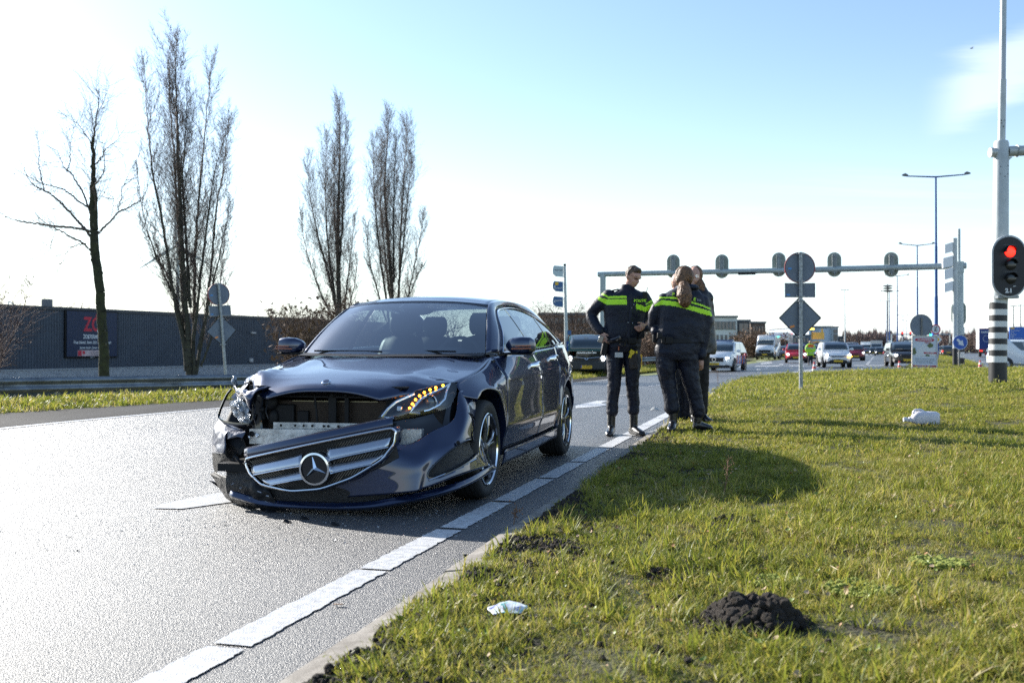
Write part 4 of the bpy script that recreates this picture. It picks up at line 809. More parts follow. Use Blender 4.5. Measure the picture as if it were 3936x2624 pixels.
# ================================================================ buildings
def along(o, d, t): return Vector((o[0] + d[0] * t, o[1] + d[1] * t, 0))
CLAD = mat('dark_cladding', (.062, .078, .105), .55, .1, var=.10, vs=.6); BRK_W = mat('pale_brick', (.36, .38, .42), .85, col2=(.50, .51, .53), vs=3, bump=.3, bs=20); GREYB = mat('grey_trim', (.12, .13, .14), .6)
hall = thing('industrial_hall', 'long low dark grey warehouse wall with pale brick plinth on the left', 'building', (0, 0, 0))
HD = Vector((math.sin(R(24)), math.cos(R(24)), 0)); H0 = Vector((-36, 70, 0)); HB = Vector((-HD.y, HD.x, 0))  # HB: away behind
def hp(t, z, out=0.): q = H0 + HD * t - HB * out; return (q.x, q.y, z)
T0, T1, ZT, ZP, ZG = -45, 62, 4.20, -.42, -1.9
# ribbed cladding panels, each 3 m wide
proto = None; PW = 3.
def clad_mesh():
    mb = MB(); pr = []; n = 12; w = (PW - .03) / n
    for i in range(n): x = i * w; pr += [(x, 0), (x + w * .45, 0), (x + w * .55, -.045), (x + w * .92, -.045)]
    pr.append((PW - .03, 0)); mb.grid([[(x, y, z) for z in (ZP, ZT - .25)] for x, y in pr]); return mb.mesh('cladding_panel', CLAD, smooth=False)
cm = clad_mesh(); rot = math.atan2(HD.y, HD.x); k = 0; t = T0
while t < T1:
    o = bpy.data.objects.new('cladding_panel', cm); COL.objects.link(o); o.parent = hall; o.location = hp(t + .015, 0); o.rotation_euler = (0, 0, rot); t += PW
def bar(name, t0, t1, z0, z1, o0, o1, m_, parent):
    mb = MB(); c = [hp(t0, 0, o0), hp(t1, 0, o0), hp(t1, 0, o1), hp(t0, 0, o1)]; mb.prism([(a[0], a[1]) for a in c], z0, z1, 'z'); return mb.build(name, m_, parent, smooth=False)
bar('wall', T0, T1 - .3, ZG, ZT - .1, -.3, -.12, CLAD, hall); bar('roof_edge', T0, T1, ZT - .25, ZT, -.3, .12, mat('roof_trim', (.045, .052, .062), .5), hall)
bar('roof', T0, T1, ZT - .4, ZT - .30, -30, -.3, GREYB, hall); bar('drip_rail', T0, T1, ZP - .08, ZP, -.1, .08, mat('light_trim', (.4, .42, .44), .5), hall)
pl = bar('plinth', T0, T1, ZG, ZP - .08, -.3, -.02, mat('mortar', (.20, .20, .20), .9), hall)
# plinth blocks: long pale bricks
mb = MB(); nb = 0
for r_ in range(11):
    z = ZP - .10 - r_ * .105
    t = T0 + (.2 if r_ % 2 else 0)
    while t < 45:
        c = hp(t + .19, z - .045, .0); mb.box(c, (.385, .05, .09), Matrix.Rotation(rot, 3, 'Z')); t += .40
o = mb.build('brick', BRK_W, hall, smooth=False, stuff=True)
mb = MB()
for t in (-8.5, 4.2, 17, 30): c = hp(t, ZP + .1, .05)
for a, b in ((1.0, 5.1),):
    pass
q = hp(-4.5, ZT); mb = MB(); mb.cyl((q[0], q[1] + 3, ZT - .3), (q[0], q[1] + 3, ZT + 1.4), .33); 
sk = P(402 * .0 + 108, 690, 85); mb = MB(); mb.cyl((sk.x, sk.y, ZT - .4), (sk.x, sk.y, sk.z + .1), .45); mb.build('roof_stack', GREYB, hall)
mb = MB(); a = P(-10, 693, 80); b = P(48, 697, 84)
for k in range(12):
    x0 = a.x + (b.x - a.x) * k / 12; x1 = a.x + (b.x - a.x) * (k + 1) / 12; y_ = 82
    mb.tube([(x0, y_, ZT + .1), (x1, y_, ZT + .75)], .03, 4); mb.tube([(x1, y_, ZT + .1), (x0, y_, ZT + .75)], .03, 4)
mb.tube([(a.x, y_, ZT + .78), (b.x, y_, ZT + .78), (b.x + 1.2, y_, ZT)], .05, 4); mb.build('roof_light', mat('rooflight', (.5, .62, .62), .3), hall)
for t, z in ((27.5, 2.6), (27.2, -.0)):
    mb = MB(); c = hp(t, z, .12); mb.box(c, (.7 if z > 1 else .45, .15, .14 if z > 1 else .35), Matrix.Rotation(rot, 3, 'Z')); mb.build('wall_lamp' if z > 1 else 'wall_box', mat('pale_box', (.5, .5, .5), .5), hall)
# billboard on the hall
bb = thing('billboard', 'dark blue election billboard with red and white lettering on the warehouse wall', 'billboard', hp(8.0, 2.2, .2), rot)
BW, BH = 4.9, 3.45
mb = MB(); mb.box((0, .1, 0), (BW + .24, .22, BH + .2)); mb.build('frame', BLK, bb, smooth=False, bev=.03)
mb = MB(); mb.box((0, -.03, 0), (BW, .04, BH)); mb.build('panel', mat('billboard_blue', (.007, .024, .07), .4, spec=.4), bb, smooth=False)
RDM = mat('sign_red', (.55, .02, .05), .5); WHM = mat('sign_white', (.72, .74, .76), .5); PNK = mat('poster_pink', (.62, .48, .48), .6)
text('ZÓ!', 1.50, bb, RDM, (.15, -.06, .70), sx=.78, bold=.045); text('!', 1.15, bb, WHM, (.47, -.075, .52), bold=.03)
text('ZOETERMEER', .42, bb, WHM, (.0, -.06, -.22), sx=.72, bold=.012); text('Kies lokaal. Stem Zó! Zoetermeer!', .30, bb, WHM, (0, -.06, -.65), bold=.008, sx=.86)
text('Jouw buurt. Jouw stem.', .24, bb, WHM, (-.1, -.06, -1.05), bold=.006)
mb = MB(); mb.box((.1, -.055, -1.47), (3.1, .012, .44)); mb.build('strip_panel', PNK, bb, smooth=False); mb = MB(); mb.box((-1.25, -.064, -1.47), (.36, .006, .40)); mb.box((-.88, -.064, -1.42), (.24, .006, .24)); mb.build('strip_mark', RDM, bb, smooth=False)
text('Dit is een politieke advertentie.', .115, bb, BLK, (.5, -.066, -1.37)); text('Zoek de gemeenteraadsverkiezing', .115, bb, BLK, (.5, -.066, -1.49)); text('Meer informatie op politiek.nl', .115, bb, BLK, (.5, -.066, -1.61))
text('@CITY', .13, bb, WHM, (0, -.02, -BH / 2 - .045))
# wind turbine far behind
wt = thing('wind_turbine', 'pale wind turbine far behind the warehouse and poplars', 'wind turbine', (0, 0, 0)); WTM = mat('turbine_white', (.62, .66, .70), .4)
hub = P(406, 566, 1100); mb = MB(); mb.tube([(hub.x, hub.y + 3, -2), (hub.x, hub.y + 3, hub.z)], [2.8, 1.6], 16); mb.build('tower', WTM, wt)
mb = MB(); mb.ball((hub.x, hub.y, hub.z), (2.3, 5, 2.2)); mb.build('nacelle', WTM, wt)
for k in range(3):
    tip = P(313, 623, 1100); d = Vector((tip.x - hub.x, 0, tip.z - hub.z)); d = Matrix.Rotation(2 * PI * k / 3, 3, 'Y') @ d
    mb = MB(); h = Vector((hub.x, hub.y - 3, hub.z)); mb.tube([h, h + d * .12, h + d * .25, h + d], [1.0, 1.6, 2.0, .25], 8, ell=.3, up=(0, 0, 1)); mb.build('blade', WTM, wt)
# buildings across the junction
def building(label, px0, px1, ptop, Y, depth, col, win=None, winm=None, base=-.6, name='building', side=None, roof=None, grp=None, yaw=0.):
    a = P(px0, ptop, Y); b = P(px1, ptop, Y); w = b.x - a.x; top = a.z
    g = thing(name, label, 'building', ((a.x + b.x) / 2, Y, 0), yaw)
    mb = MB(); mb.box((0, depth / 2, (top + base) / 2), (w, depth, top - base)); mb.build('wall', col, g, smooth=False)
    mb = MB(); mb.box((0, depth / 2, top + .12), (w + .3, depth + .3, .3)); mb.build('roof', roof or GREYB, g, smooth=False)
    if win:
        for (z0, z1, x0, x1, n, fr_) in win:
            zz0 = P(0, z1, Y).z; zz1 = P(0, z0, Y).z; xa = P(x0, 0, Y).x - g.location.x; xb = P(x1, 0, Y).x - g.location.x; ww = (xb - xa) / n
            for k in range(n):
                cx = xa + ww * (k + .5); f = box_((cx, -.04, (zz0 + zz1) / 2), (ww * fr_ + .12, .1, zz1 - zz0 + .12)).build('window', GREYB, g, smooth=False)
                box_((cx, -.10, (zz0 + zz1) / 2), (ww * fr_, .04, zz1 - zz0)).build('pane', winm or GLB, f, smooth=False)
    return g
GLB = mat('building_glass', (.035, .05, .07), .08, coat=.6)
building('long white office block with a row of dark windows behind the officers', 1560, 1693, 729, 150, 25, mat('white_render', (.62, .63, .62), .7, var=.1, vs=.3), [(739, 756, 1575, 1690, 14, .62), (770, 780, 1575, 1692, 12, .3)], name='office_building')
building('dark two storey block beside the white office', 1694, 1722, 738, 155, 14, mat('dark_block', (.07, .07, .07), .7), [(743, 762, 1697, 1718, 2, .9), (768, 786, 1697, 1718, 2, .5)], name='office_building')
building('brown brick house half hidden by bare trees', 1724, 1758, 742, 170, 14, mat('brown_brick', (.12, .085, .065), .8, var=.2, vs=.6), [(750, 760, 1728, 1754, 4, .5), (768, 778, 1728, 1754, 4, .5)], name='brick_building')
building('pale blue grey box warehouse right of the diamond sign', 1858, 1912, 751, 260, 40, mat('bluegrey_clad', (.42, .50, .62), .6, var=.08, vs=.2), [(756, 790, 1913 - 50, 1880, 1, .9)], winm=mat('bluegrey_clad2', (.30, .37, .47), .6), name='warehouse_building')
building('glazed stair tower on the end of the pale warehouse', 1912, 1925, 752, 259, 30, mat('tower_grey', (.38, .42, .46), .6), [(757, 765, 1914, 1924, 3, .7), (768, 782, 1914, 1924, 3, .7)], name='tower_building')
building('low dark blue shed in front of the pale warehouse', 1795, 1862, 771, 230, 20, mat('blue_shed', (.07, .11, .18), .6), [(776, 786, 1800, 1858, 8, .6)], name='shed_building')
building('tiny dark house beyond the pale warehouse', 1926, 1938, 774, 270, 12, mat('small_house', (.07, .07, .08), .8), [(778, 783, 1928, 1936, 2, .6)], name='house_building')
ap = building('brown brick apartment block behind the bare trees', 1240, 1372, 723, 120, 16, mat('apartment_brick', (.17, .105, .075), .85, var=.2, vs=.5), [(752, 762, 1252, 1365, 11, .55), (770, 782, 1252, 1365, 11, .55), (732, 742, 1252, 1365, 11, .55)], name='apartment_building')
building('low grey brick shed behind the delivery van', 1225, 1500, 786, 100, 10, mat('grey_shed', (.13, .14, .16), .8), [(792, 800, 1230, 1490, 14, .5)], name='shed_building')
building('far brown roofed terrace on the horizon', 1938, 1990, 779, 420, 12, mat('far_brown', (.15, .10, .08), .8), None, name='terrace_building')
# ================================================================ guard rails
GALV = mat('galvanised_steel', (.20, .22, .24), .42, .75, var=.25, vs=3, bump=.2, bs=30); GALVD = mat('dull_steel', (.17, .17, .16), .6, .4, var=.3, vs=20)
def guard_rail(pts, label, ztop=.45, post_gap=4., beam_h=.31, seg=4.0, nm='guard_rail'):
    g = thing(nm, label, 'guard rail', tuple(pts[0]))
    c = cr([(p.x - pts[0].x, p.y - pts[0].y) for p in pts], 400); L = np.concatenate([[0], np.cumsum(np.hypot(*np.diff(c, axis=0).T))]); s = 0
    O = pts[0]
    def at(s): return np.array([np.interp(s, L, c[:, 0]), np.interp(s, L, c[:, 1])])
    prof = [(0, 0), (.0, -.02), (-.05, -.05), (-.05, -.09), (.0, -.13), (.0, -.18), (-.05, -.22), (-.05, -.26), (0, -.29), (0, -.31)]
    while s < L[-1] - .5:
        e = min(s + seg, L[-1]); rows_ = []
        for q in np.linspace(s, e + .06, 5):
            a = at(q); b = at(min(q + .1, L[-1])); d = b - at(max(0, q - .1)); d /= max(1e-6, np.linalg.norm(d)); nr = np.array([-d[1], d[0]]); z0 = ztop + float(gz(a[0] + O.x, a[1] + O.y))
            rows_.append([(a[0] + nr[0] * o_, a[1] + nr[1] * o_, z0 + z_) for o_, z_ in prof])
        mb = MB().grid(rows_); mb.build('rail_beam', GALV, g, thick=.006, ang=60); s = e
    s = 1.2
    while s < L[-1]:
        a = at(s); z0 = float(gz(a[0] + O.x, a[1] + O.y)); b = at(min(s + .1, L[-1])) - a; rz = math.atan2(b[1], b[0])
        a = a + np.array([-math.sin(rz), math.cos(rz)]) * .06; mb = MB(); mb.box((a[0], a[1], z0 + ztop / 2 - .22), (.10, .06, ztop + .42), Matrix.Rotation(rz, 3, 'Z')); mb.build('post', GALVD, g, smooth=False); s += post_gap
    return g
r0 = Vector((-10.13, 19.7, 0)); r1 = Vector((-6.73, 24.1, 0)); rd = (r1 - r0).normalized()
guard_rail([r0 - rd * 12, r0 - rd * 5, r0, r1, r1 + rd * 5 + Vector((0, .8, 0)), r1 + rd * 9 + Vector((-.3, 3, 0))], 'long grey steel guard rail along the left verge', .46, 4.0)
a = P(1466, 822, 62); b = P(1640, 822, 74); guard_rail([Vector((a.x, a.y, 0)), Vector((b.x, b.y, 0))], 'distant short guard rail seen between the officers', .72, 3.)
mb = MB(); q = P(1469.5, 830, 60); o = thing('marker_post', 'yellow marker board at the end of the distant guard rail', 'marker post', (q.x, q.y, float(gz(q.x, q.y)))); mb.box((0, 0, .55), (.28, .06, .75)); mb.build('board', mat('marker_yellow', (.7, .38, .02), .5), o, smooth=False); box_((0, .05, .3), (.08, .05, .6)).build('post', GALVD, o, smooth=False)
# ================================================================ signs, signals, lamps
SBK = mat('sign_back', (.15, .18, .225), .6, .2, var=.08, vs=5); SIGNRED = mat('sign_red_rim', (.28, .03, .03), .5); POLE = mat('painted_pole', (.44, .47, .47), .45, .2, var=.12, vs=2.5, bump=.08, bs=20); BLUE = mat('sign_blue', (.01, .09, .42), .4); YEL = mat('sign_yellow', (.75, .45, .01), .45)
def disc(r, y0, y1, c, n=40): return MB().lathe([(0, y0), (r, y0), (r, y1), (0, y1)], n, org=c, axis='y')
def ring_(r0_, r1_, y0, y1, c, n=40): return MB().lathe([(r0_, y0), (r1_, y0), (r1_, y1), (r0_, y1), (r0_, y0)], n, org=c, axis='y')
STK1 = mat('sticker_blue', (.05, .25, .6), .4); STK2 = mat('sticker_orange', (.75, .25, .04), .4)
def sign_post(loc, label, zc, rz=0., lean=0., k=1.0, g=None):
    o = thing('sign_post', label, 'road sign', loc, rz, g); o.rotation_euler = (0, lean, rz)
    h = zc + .30 * k
    mb = MB(); mb.tube([(0, .055, -.3), (0, .055, h)], .038 * k, 12); mb.build('pole', mat('galv_pole', (.30, .32, .33), .5, .6, var=.3, vs=25), o)
    mb = disc(.295 * k, -.004, .004, (0, 0, zc)); q = mb.build('round_sign', SBK, o); ring_(.288 * k, .305 * k, -.012, .008, (0, 0, zc)).build('rim', SIGNRED, q); box_((.2 * k, .009, zc - .02), (.07 * k, .003, .035 * k)).build('sticker', STK1, q, smooth=False)
    # the side turned to the camera is +y in the sign's own frame -> stickers, clamps there
    z2 = zc - .445 * k; mb = MB(); mb.box((0, 0, z2), (.58 * k, .01, .27 * k)); q = mb.build('plate_sign', SBK, o, smooth=False)
    mb = MB()
    for cx_, cz_, w_, h_ in ((0, z2 + .135 * k, .60 * k, .014), (0, z2 - .135 * k, .60 * k, .014)): mb.box((cx_, 0, cz_), (w_, .03, h_))
    for e in (-1, 1): mb.box((e * .293 * k, 0, z2), (.014, .03, .27 * k))
    mb.build('plate_frame', GALV, q, smooth=False); box_((.23 * k, .009, z2 - .09 * k), (.07 * k, .003, .03 * k)).build('sticker', STK1, q, smooth=False)
    z3 = z2 - .545 * k; hd = .41 * k; c_ = [(-hd, 0), (-.02, -hd + .02), (.02, -hd + .02), (hd, 0), (0.02, hd - .02), (-.02, hd - .02)]
    mb = MB(); mb.prism([(x, z3 + z) for x, z in c_], -.005, .005); q = mb.build('diamond_sign', SBK, o, smooth=False)
    mb = MB(); cc = [(x, 0, z3 + z) for x, z in c_]; mb.tube([cc[i] for i in (0, 1, 2, 3, 4, 5, 0)], .012, 6); mb.build('diamond_rim', BLK, q); box_((.155 * k, .009, z3 - .17 * k), (.09 * k, .003, .04 * k), Matrix.Rotation(R(15), 3, 'Y')).build('sticker', STK2, q, smooth=False)
    for z_ in (zc + .27 * k, zc - .27 * k, z2 + .12 * k, z2 - .12 * k, z3 + .33 * k, z3 - .37 * k):
        mb = MB(); mb.box((0, .03, z_), (.17 * k, .02, .03)); mb.lathe([(.042, -.015), (.048, -.015), (.048, .015), (.042, .015)], 12, org=(0, .055, z_)); mb.build('clamp', GALV, o, smooth=False)
    return o
# sign backs face the camera: turn each post half round
sign_post((5.67, 19.6, .22), 'road sign post standing in the verge seen from behind, right of the officers', 2.40, PI)
sp2 = sign_post((-7.75, 27, -.05), 'leaning sign post seen from behind beyond the left guard rail', 2.56, PI + R(38), 0.0)
sp2.rotation_euler = (R(2.), R(4.0), PI + R(36))
# --- near signal mast
STR_W = mat('stripe_white', (.70, .70, .68), .5); STR_B = mat('stripe_black', (.015, .015, .017), .5)
mast = thing('signal_mast', 'thick pale mast with black and white bands carrying the red traffic light', 'signal mast', (9.83, 20, .36))
def zy(py, Y, base): return CAM_H + (HOR - py) * Y / FPX - base
mx_ = lambda px, Y=20: (px - 1176) * Y / FPX - 9.83
zb0 = .36; zs = [zy(y, 20, zb0) for y in (872, 832, 817.5, 804, 790.5, 777.5, 764, 751, 737.5, 724, 710.5, 697)]
for k in range(11):
    z0, z1 = zs[k], zs[k + 1]; lo_ = -.3 if k == 0 else z0; rad = .171 - .003 * k / 11
    xk = mx_(2293) - 0.0; mb = MB(); mb.tube([(mx_(2291) + .02 * k / 11, 0, lo_), (mx_(2291) + .02 * (k + 1) / 11, 0, z1)], [rad + .002, rad], 28, cap=False); mb.build('painted_band', STR_B if k % 2 == 0 else STR_W, mast)
z697 = zs[-1]; zt1 = zy(324, 20, zb0)
mb = MB(); mb.tube([(mx_(2293.5), 0, z697), (mx_(2295), 0, zy(684, 20, zb0)), (mx_(2299), 0, zy(560, 20, zb0)), (mx_(2301.3), 0, zt1 - .05), (mx_(2301.3), 0, zt1)], [.168, .165, .148, .142, .125], 28); mb.build('pole', POLE, mast)
mb = MB(); mb.tube([(mx_(2302), 0, zt1 - .02), (mx_(2304.8), 0, zy(183, 20, zb0))], .072, 20); mb.tube([(mx_(2304.8), 0, zy(183, 20, zb0)), (mx_(2304.8), 0, zy(181, 20, zb0)), (mx_(2308.5), 0, zy(-60, 20, zb0))], [.072, .06, .058], 20); mb.build('upper_pole', POLE, mast)
za = zy(350, 20, zb0); mb = MB(); mb.tube([(mx_(2275), 0, za), (mx_(2290), 0, za)], .098, 20); mb.tube([(mx_(2316), 0, za + .02), (mx_(2400), .0, za + .06), (mx_(2352) + 5.2, .0, za + .35)], [.105, .10, .09], 20); mb.tube([(mx_(2336), 0, za + .03), (mx_(2338), 0, za + .03)], .125, 20); mb.prism([(mx_(2317), za - .09), (mx_(2327), za - .09), (mx_(2317), za - .17)], -.01, .01); mb.build('side_arm', POLE, mast)
for yy, dx in ((278, -10), (284, -10), (292, 0), (278, 10), (385, -12), (383, 11), (402, -12), (402, 11), (408, 0)):
    mb = MB(); rr = .072 if yy < 320 else .142; a_ = math.asin(max(-1, min(1, dx / 20 * .9))); mb.ball((mx_(2302 + (0 if yy < 320 else -.5)) + rr * math.sin(a_), -rr * math.cos(a_), zy(yy, 20, zb0)), .012, 6, 4); mb.build('bolt', BLK, mast)
# signal head
sh_ = thing('traffic_light', 'black traffic light with red lamp lit and number 2.1, on the banded mast', 'traffic light', (mx_(2302) + 9.83, 19.72, 0))
def capsule(w, h, n=20):
    r = w / 2; pts = [(r * math.cos(a), h / 2 - r + r * math.sin(a)) for a in np.linspace(0, PI, n)] + [(r * math.cos(a), -h / 2 + r + r * math.sin(a)) for a in np.linspace(PI, 2 * PI, n)]; return pts
sc_ = 19.72 / FPX; zc = CAM_H + (HOR - 612) * sc_; wv, hv = 80 * sc_, 144 * sc_
mb = MB(); mb.prism([(x, zc + z) for x, z in capsule(wv, hv)], -.01, .03); mb.build('backboard_rim', mat('rim_grey', (.42, .44, .46), .4), sh_, bev=.008)
mb = MB(); mb.prism([(x, zc + z) for x, z in capsule(wv - .07, hv - .07)], -.02, -.011); mb.build('backboard', mat('matt_black', (.010, .011, .014), .55), sh_, smooth=False)
LR = mat('red_lamp', (.8, .02, .01), .4, emit=(1, .012, .006), es=3.2); LOFF = mat('dark_lens', (.012, .014, .015), .15)
for k, (lx, ly) in enumerate(((2303, 578.5), (2305, 608.5), (2305, 640))):
    cx_ = (lx - 2302) * sc_; cz_ = CAM_H + (HOR - ly) * sc_; r_ = 12.3 * sc_
    mb = MB(); mb.ball((cx_, -.03, cz_), (r_, .025, r_), 24, 10); h_ = mb.build('red_light' if k == 0 else 'dark_light', LR if k == 0 else LOFF, sh_)
    mb = MB(); L = []
    for a in np.linspace(R(15), R(185), 22): L.append([(cx_ + (r_ * 1.12) * math.cos(a), yy, cz_ + (r_ * 1.12) * math.sin(a)) for yy in (-.02, -.07, -.12 + .03 * math.cos(a))])
    mb.grid(L); mb.build('visor', BLK, sh_, thick=.004)
    box_((cx_, -.0225, cz_ + r_ * 1.3), (.26, .004, .006)).build('seam', GREYB, sh_, smooth=False)
text('2.1', .115, sh_, WHM, ((2300 - 2302) * sc_, -.024, CAM_H + (HOR - 668) * sc_), bold=.006)
box_(((2313 - 2302) * sc_, -.024, CAM_H + (HOR - 657.5) * sc_), (.05, .004, .012)).build('small_mark', WHM, sh_, smooth=False)
mb = MB(); mb.box((0, .12, zc - hv / 2 + .02), (.42, .2, .05)); mb.box((0, .12, zc + .3), (.2, .2, .05)); mb.build('mounting_bracket', GALV, sh_, smooth=False)
# --- gantry over the junction
gA = Vector((5.28, 58.0, 0)); gB = Vector((23.86, 53.1, 0)); gd = (gB - gA).normalized(); gl_ = (gB - gA).length; grz = math.atan2(gd.y, gd.x)
gan = thing('signal_gantry', 'pale steel gantry spanning the road with five signal heads seen from behind', 'gantry', tuple(gA), grz)
GP = mat('gantry_paint', (.36, .42, .43), .5, .2, var=.1, vs=1.5)
ztop = CAM_H + (HOR - 622) * 58 / FPX - .2
mb = MB(); mb.tube([(0, 0, -.4), (0, 0, ztop - .05)], .19, 16); mb.build('post', GP, gan); mb = MB(); mb.tube([(0, 0, ztop - .3 - 1.3), (0, 0, ztop - .3 - 1.15)], .22, 16); mb.build('collar', GP, gan)
mb = MB(); mb.tube([(-.28, 0, ztop), (gl_ * .62, 0, ztop + .02)], .15, 14); mb.tube([(gl_ * .62, 0, ztop + .02), (gl_ + .35, 0, ztop + .08)], .165, 14); mb.build('beam', GP, gan)
mb = MB(); mb.tube([(gl_, 0, -.2), (gl_, 0, 2.2)], .26, 16); mb.tube([(gl_, 0, 2.2), (gl_, 0, ztop + .25)], .22, 16); mb.tube([(gl_, 0, ztop + .2), (gl_, 0, ztop + 2.05)], .075, 12); mb.tube([(gl_, 0, ztop - .3), (gl_, 0, ztop + .3)], .25, 16); mb.build('post', GP, gan)
for k in range(9):
    mb = MB(); zz_ = 1.55 + 0.0 - k * .31 * 1.0 + .25; mb.tube([(gl_, 0, zz_ - .31), (gl_, 0, zz_)], .263, 16, cap=False)
    if zz_ > -.6: mb.build('painted_band', STR_B if k % 2 == 0 else STR_W, gan)
box_(((1722 - 1384) / 821 * gl_ * 1.035, 0, ztop - .12), (.95, .35, .12)).build('detector_box', BLK, gan, smooth=False)
HB_ = mat('board_back', (.25, .28, .25), .55, .2, var=.1, vs=3)
def head(x, zc_, parent, nm='signal_head'):
    mb = MB(); mb.prism([(x + a, zc_ + b) for a, b in capsule(.74, 1.36, 14)], .16, .19); h_ = mb.build(nm, HB_, parent, bev=.01)
    mb = MB(); mb.box((x, .03, zc_ + .02), (.26, .22, 1.05)); mb.build('lamp_housing', mat('housing_grey', (.25, .28, .28), .5), h_, smooth=False, bev=.02)
    mb = MB(); mb.box((x, -.10, zc_), (.06, .05, 1.2)); mb.box((x, -.10, zc_ - .42), (.22, .05, .04)); mb.box((x, -.10, zc_ + .42), (.22, .05, .04)); mb.build('bracket', GALV, h_, smooth=False)
for px in (1546, 1658, 1789, 1917, 2048):
    # position along the beam seen at this photo column
    t = (px - 1176) / FPX; s_ = (gA.x - t * gA.y) / (t * gd.y - gd.x); Yd = gA.y + gd.y * s_; head(s_, CAM_H + (HOR - (612 if px < 1700 else 608)) * Yd / FPX + (0.02), gan)
head(gl_, CAM_H + (HOR - 720) * 53.1 / FPX, gan)
# sign panels edge-on on their own post, in front of the gantry post
sgp = thing('direction_post', 'white arrow boards seen edge-on on a tall post beside the gantry', 'direction sign', (P(2193.5, 0, 51).x, 51, .1))
mb = MB(); mb.tube([(0, 0, -.3), (0, 0, zy(547, 51, .1))], .12, 14); mb.build('pole', POLE, sgp); mb = MB(); mb.tube([(0, 0, -.3), (0, 0, zy(800, 51, .1))], .125, 14, cap=False); mb.build('painted_base', STR_B, sgp)
for (ya, yb, ex) in ((556, 583, 19), (587, 616, 23), (614, 643, 20), (645, 672, 20)):
    z0, z1 = zy(yb, 51, .1), zy(ya, 51, .1); w = ex * 51 / FPX; mb = MB(); mb.prism([(-.12, z0 + .12), (-.12 - w, z0), (-.12 - w, z1 - .14), (-.12, z1)], -.06, .06); mb.build('arrow_board', mat('board_white', (.85, .85, .85), .4), sgp, smooth=False)
# blue keep-right sign
ks = thing('keep_right_sign', 'round blue sign with white arrow pointing down right on a thin pole', 'road sign', (P(2205, 0, 50).x, 50, .05)); zc = zy(786, 50, .05)
mb = MB(); mb.tube([(-.05, .06, -.3), (0, .06, zc)], .04, 10); mb.build('pole', GALVD, ks); disc(.37, -.01, .01, (0, 0, zc)).build('sign_face', BLUE, ks); ring_(.345, .37, -.018, -.010, (0, 0, zc)).build('sign_rim', WHM, ks)
ar = [(-.22, .045), (.0, .045), (.0, .13), (.27, 0), (0, -.13), (0, -.045), (-.22, -.045)]; ar = [(-.22, .06), (-.01, .06), (-.01, .16), (.26, 0), (-.01, -.16), (-.01, -.06), (-.22, -.06)]
mb = MB(); c_, s_ = math.cos(R(-45)), math.sin(R(-45)); mb.prism([(x * c_ - z * s_, zc + x * s_ + z * c_) for x, z in ar], -.022, -.012); mb.build('arrow', WHM, ks, smooth=False)
# round sign from behind + poster board
rs = thing('round_sign', 'round road sign seen from behind above the poster board', 'road sign', (P(2115.7, 0, 38).x, 38, .25)); zc = zy(747.5, 38, .25)
mb = MB(); mb.tube([(0, -.05, -.3), (0, -.05, zc + .3)], .03, 10); mb.build('pole', GALVD, rs); disc(.425, -.012, .012, (0, 0, zc)).build('sign_plate', SBK, rs); ring_(.415, .43, -.02, .02, (0, 0, zc)).build('rim', GREYB, rs); text('5-8', .07, rs, mat('faint_mark', (.3, .33, .36), .5), (.1, -.016, zc - .33))
pb = thing('poster_board', 'leaning poster board with white house picture and red headings at the verge edge', 'poster board', (P(2123, 0, 36).x, 36, .27)); pb.rotation_euler = (R(-4), R(1.5), R(-8))
PW_, PH_ = .86, 1.22; zc = .62
mb = MB(); mb.box((0, .02, zc), (PW_, .03, PH_)); mb.build('board', mat('poster_paper', (.55, .60, .68), .6), pb, smooth=False); mb = MB()
for x, z, w, h in ((-PW_ / 2, zc, .03, PH_ + .03), (PW_ / 2, zc, .03, PH_ + .03), (0, zc + PH_ / 2, PW_, .03)): mb.box((x, .0, z), (w, .05, h))
mb.build('frame', mat('pale_frame', (.6, .56, .52), .6), pb, smooth=False)
PR = mat('poster_red', (.42, .04, .07), .6); PG = mat('poster_green', (.12, .15, .06), .7); PWt = mat('poster_white', (.62, .64, .67), .6)
mb = MB(); mb.prism([(-.28 + x * 1.0 + .28, 1.09 + z) for x, z in [(.33 * math.copysign(abs(math.cos(a)) ** .5, math.cos(a)), .062 * math.copysign(abs(math.sin(a)) ** .7, math.sin(a))) for a in np.linspace(0, 2 * PI, 24, endpoint=False)]], -.002, .004); mb.build('heading_plate', PR, pb, smooth=False)
text('CLASSIFIED', .10, pb, PWt, (0, -.004, 1.09), bold=.003)
mb = MB(); mb.prism([(-.33, .50), (-.30, .66), (-.10, .90), (0, .97), (.06, .86), (.36, .78), (.40, .50)], -.003, .004); mb.build('house_picture', PWt, pb, smooth=False)
mb = MB(); mb.prism([(-.42, .56), (-.40, .78), (-.33, .80), (-.28, .62), (-.34, .54)], -.005, .0); mb.prism([(.08, .88), (.18, 1.0), (.30, .93), (.28, .84), (.16, .80)], -.005, .0); mb.prism([(.02, .50), (.05, .57), (.16, .56), (.18, .50)], -.006, 0); mb.build('picture_shrub', PG, pb, smooth=False)
mb = MB()
for k in range(4): mb.box((.02 + k * .045, -.004, 1.0 - k * .01), (.014, .004, .07 + .03 * (k % 2)))
mb.build('red_drip', PR, pb, smooth=False)
for (x, z, w, h, t_) in ((.19, .62, .44, .06, 'HALLOWEEN'), (0, .14, .80, .06, 'CLIMAXSHOW | ECHTEN'), (-.02, .045, .46, .06, 'VR 20 - 21.00')):
    box_((x, -.002, z), (w, .01, h)).build('red_strip', PR, pb, smooth=False); text(t_, h * .95, pb, PWt, (x, -.009, z), bold=.001, sx=.8)
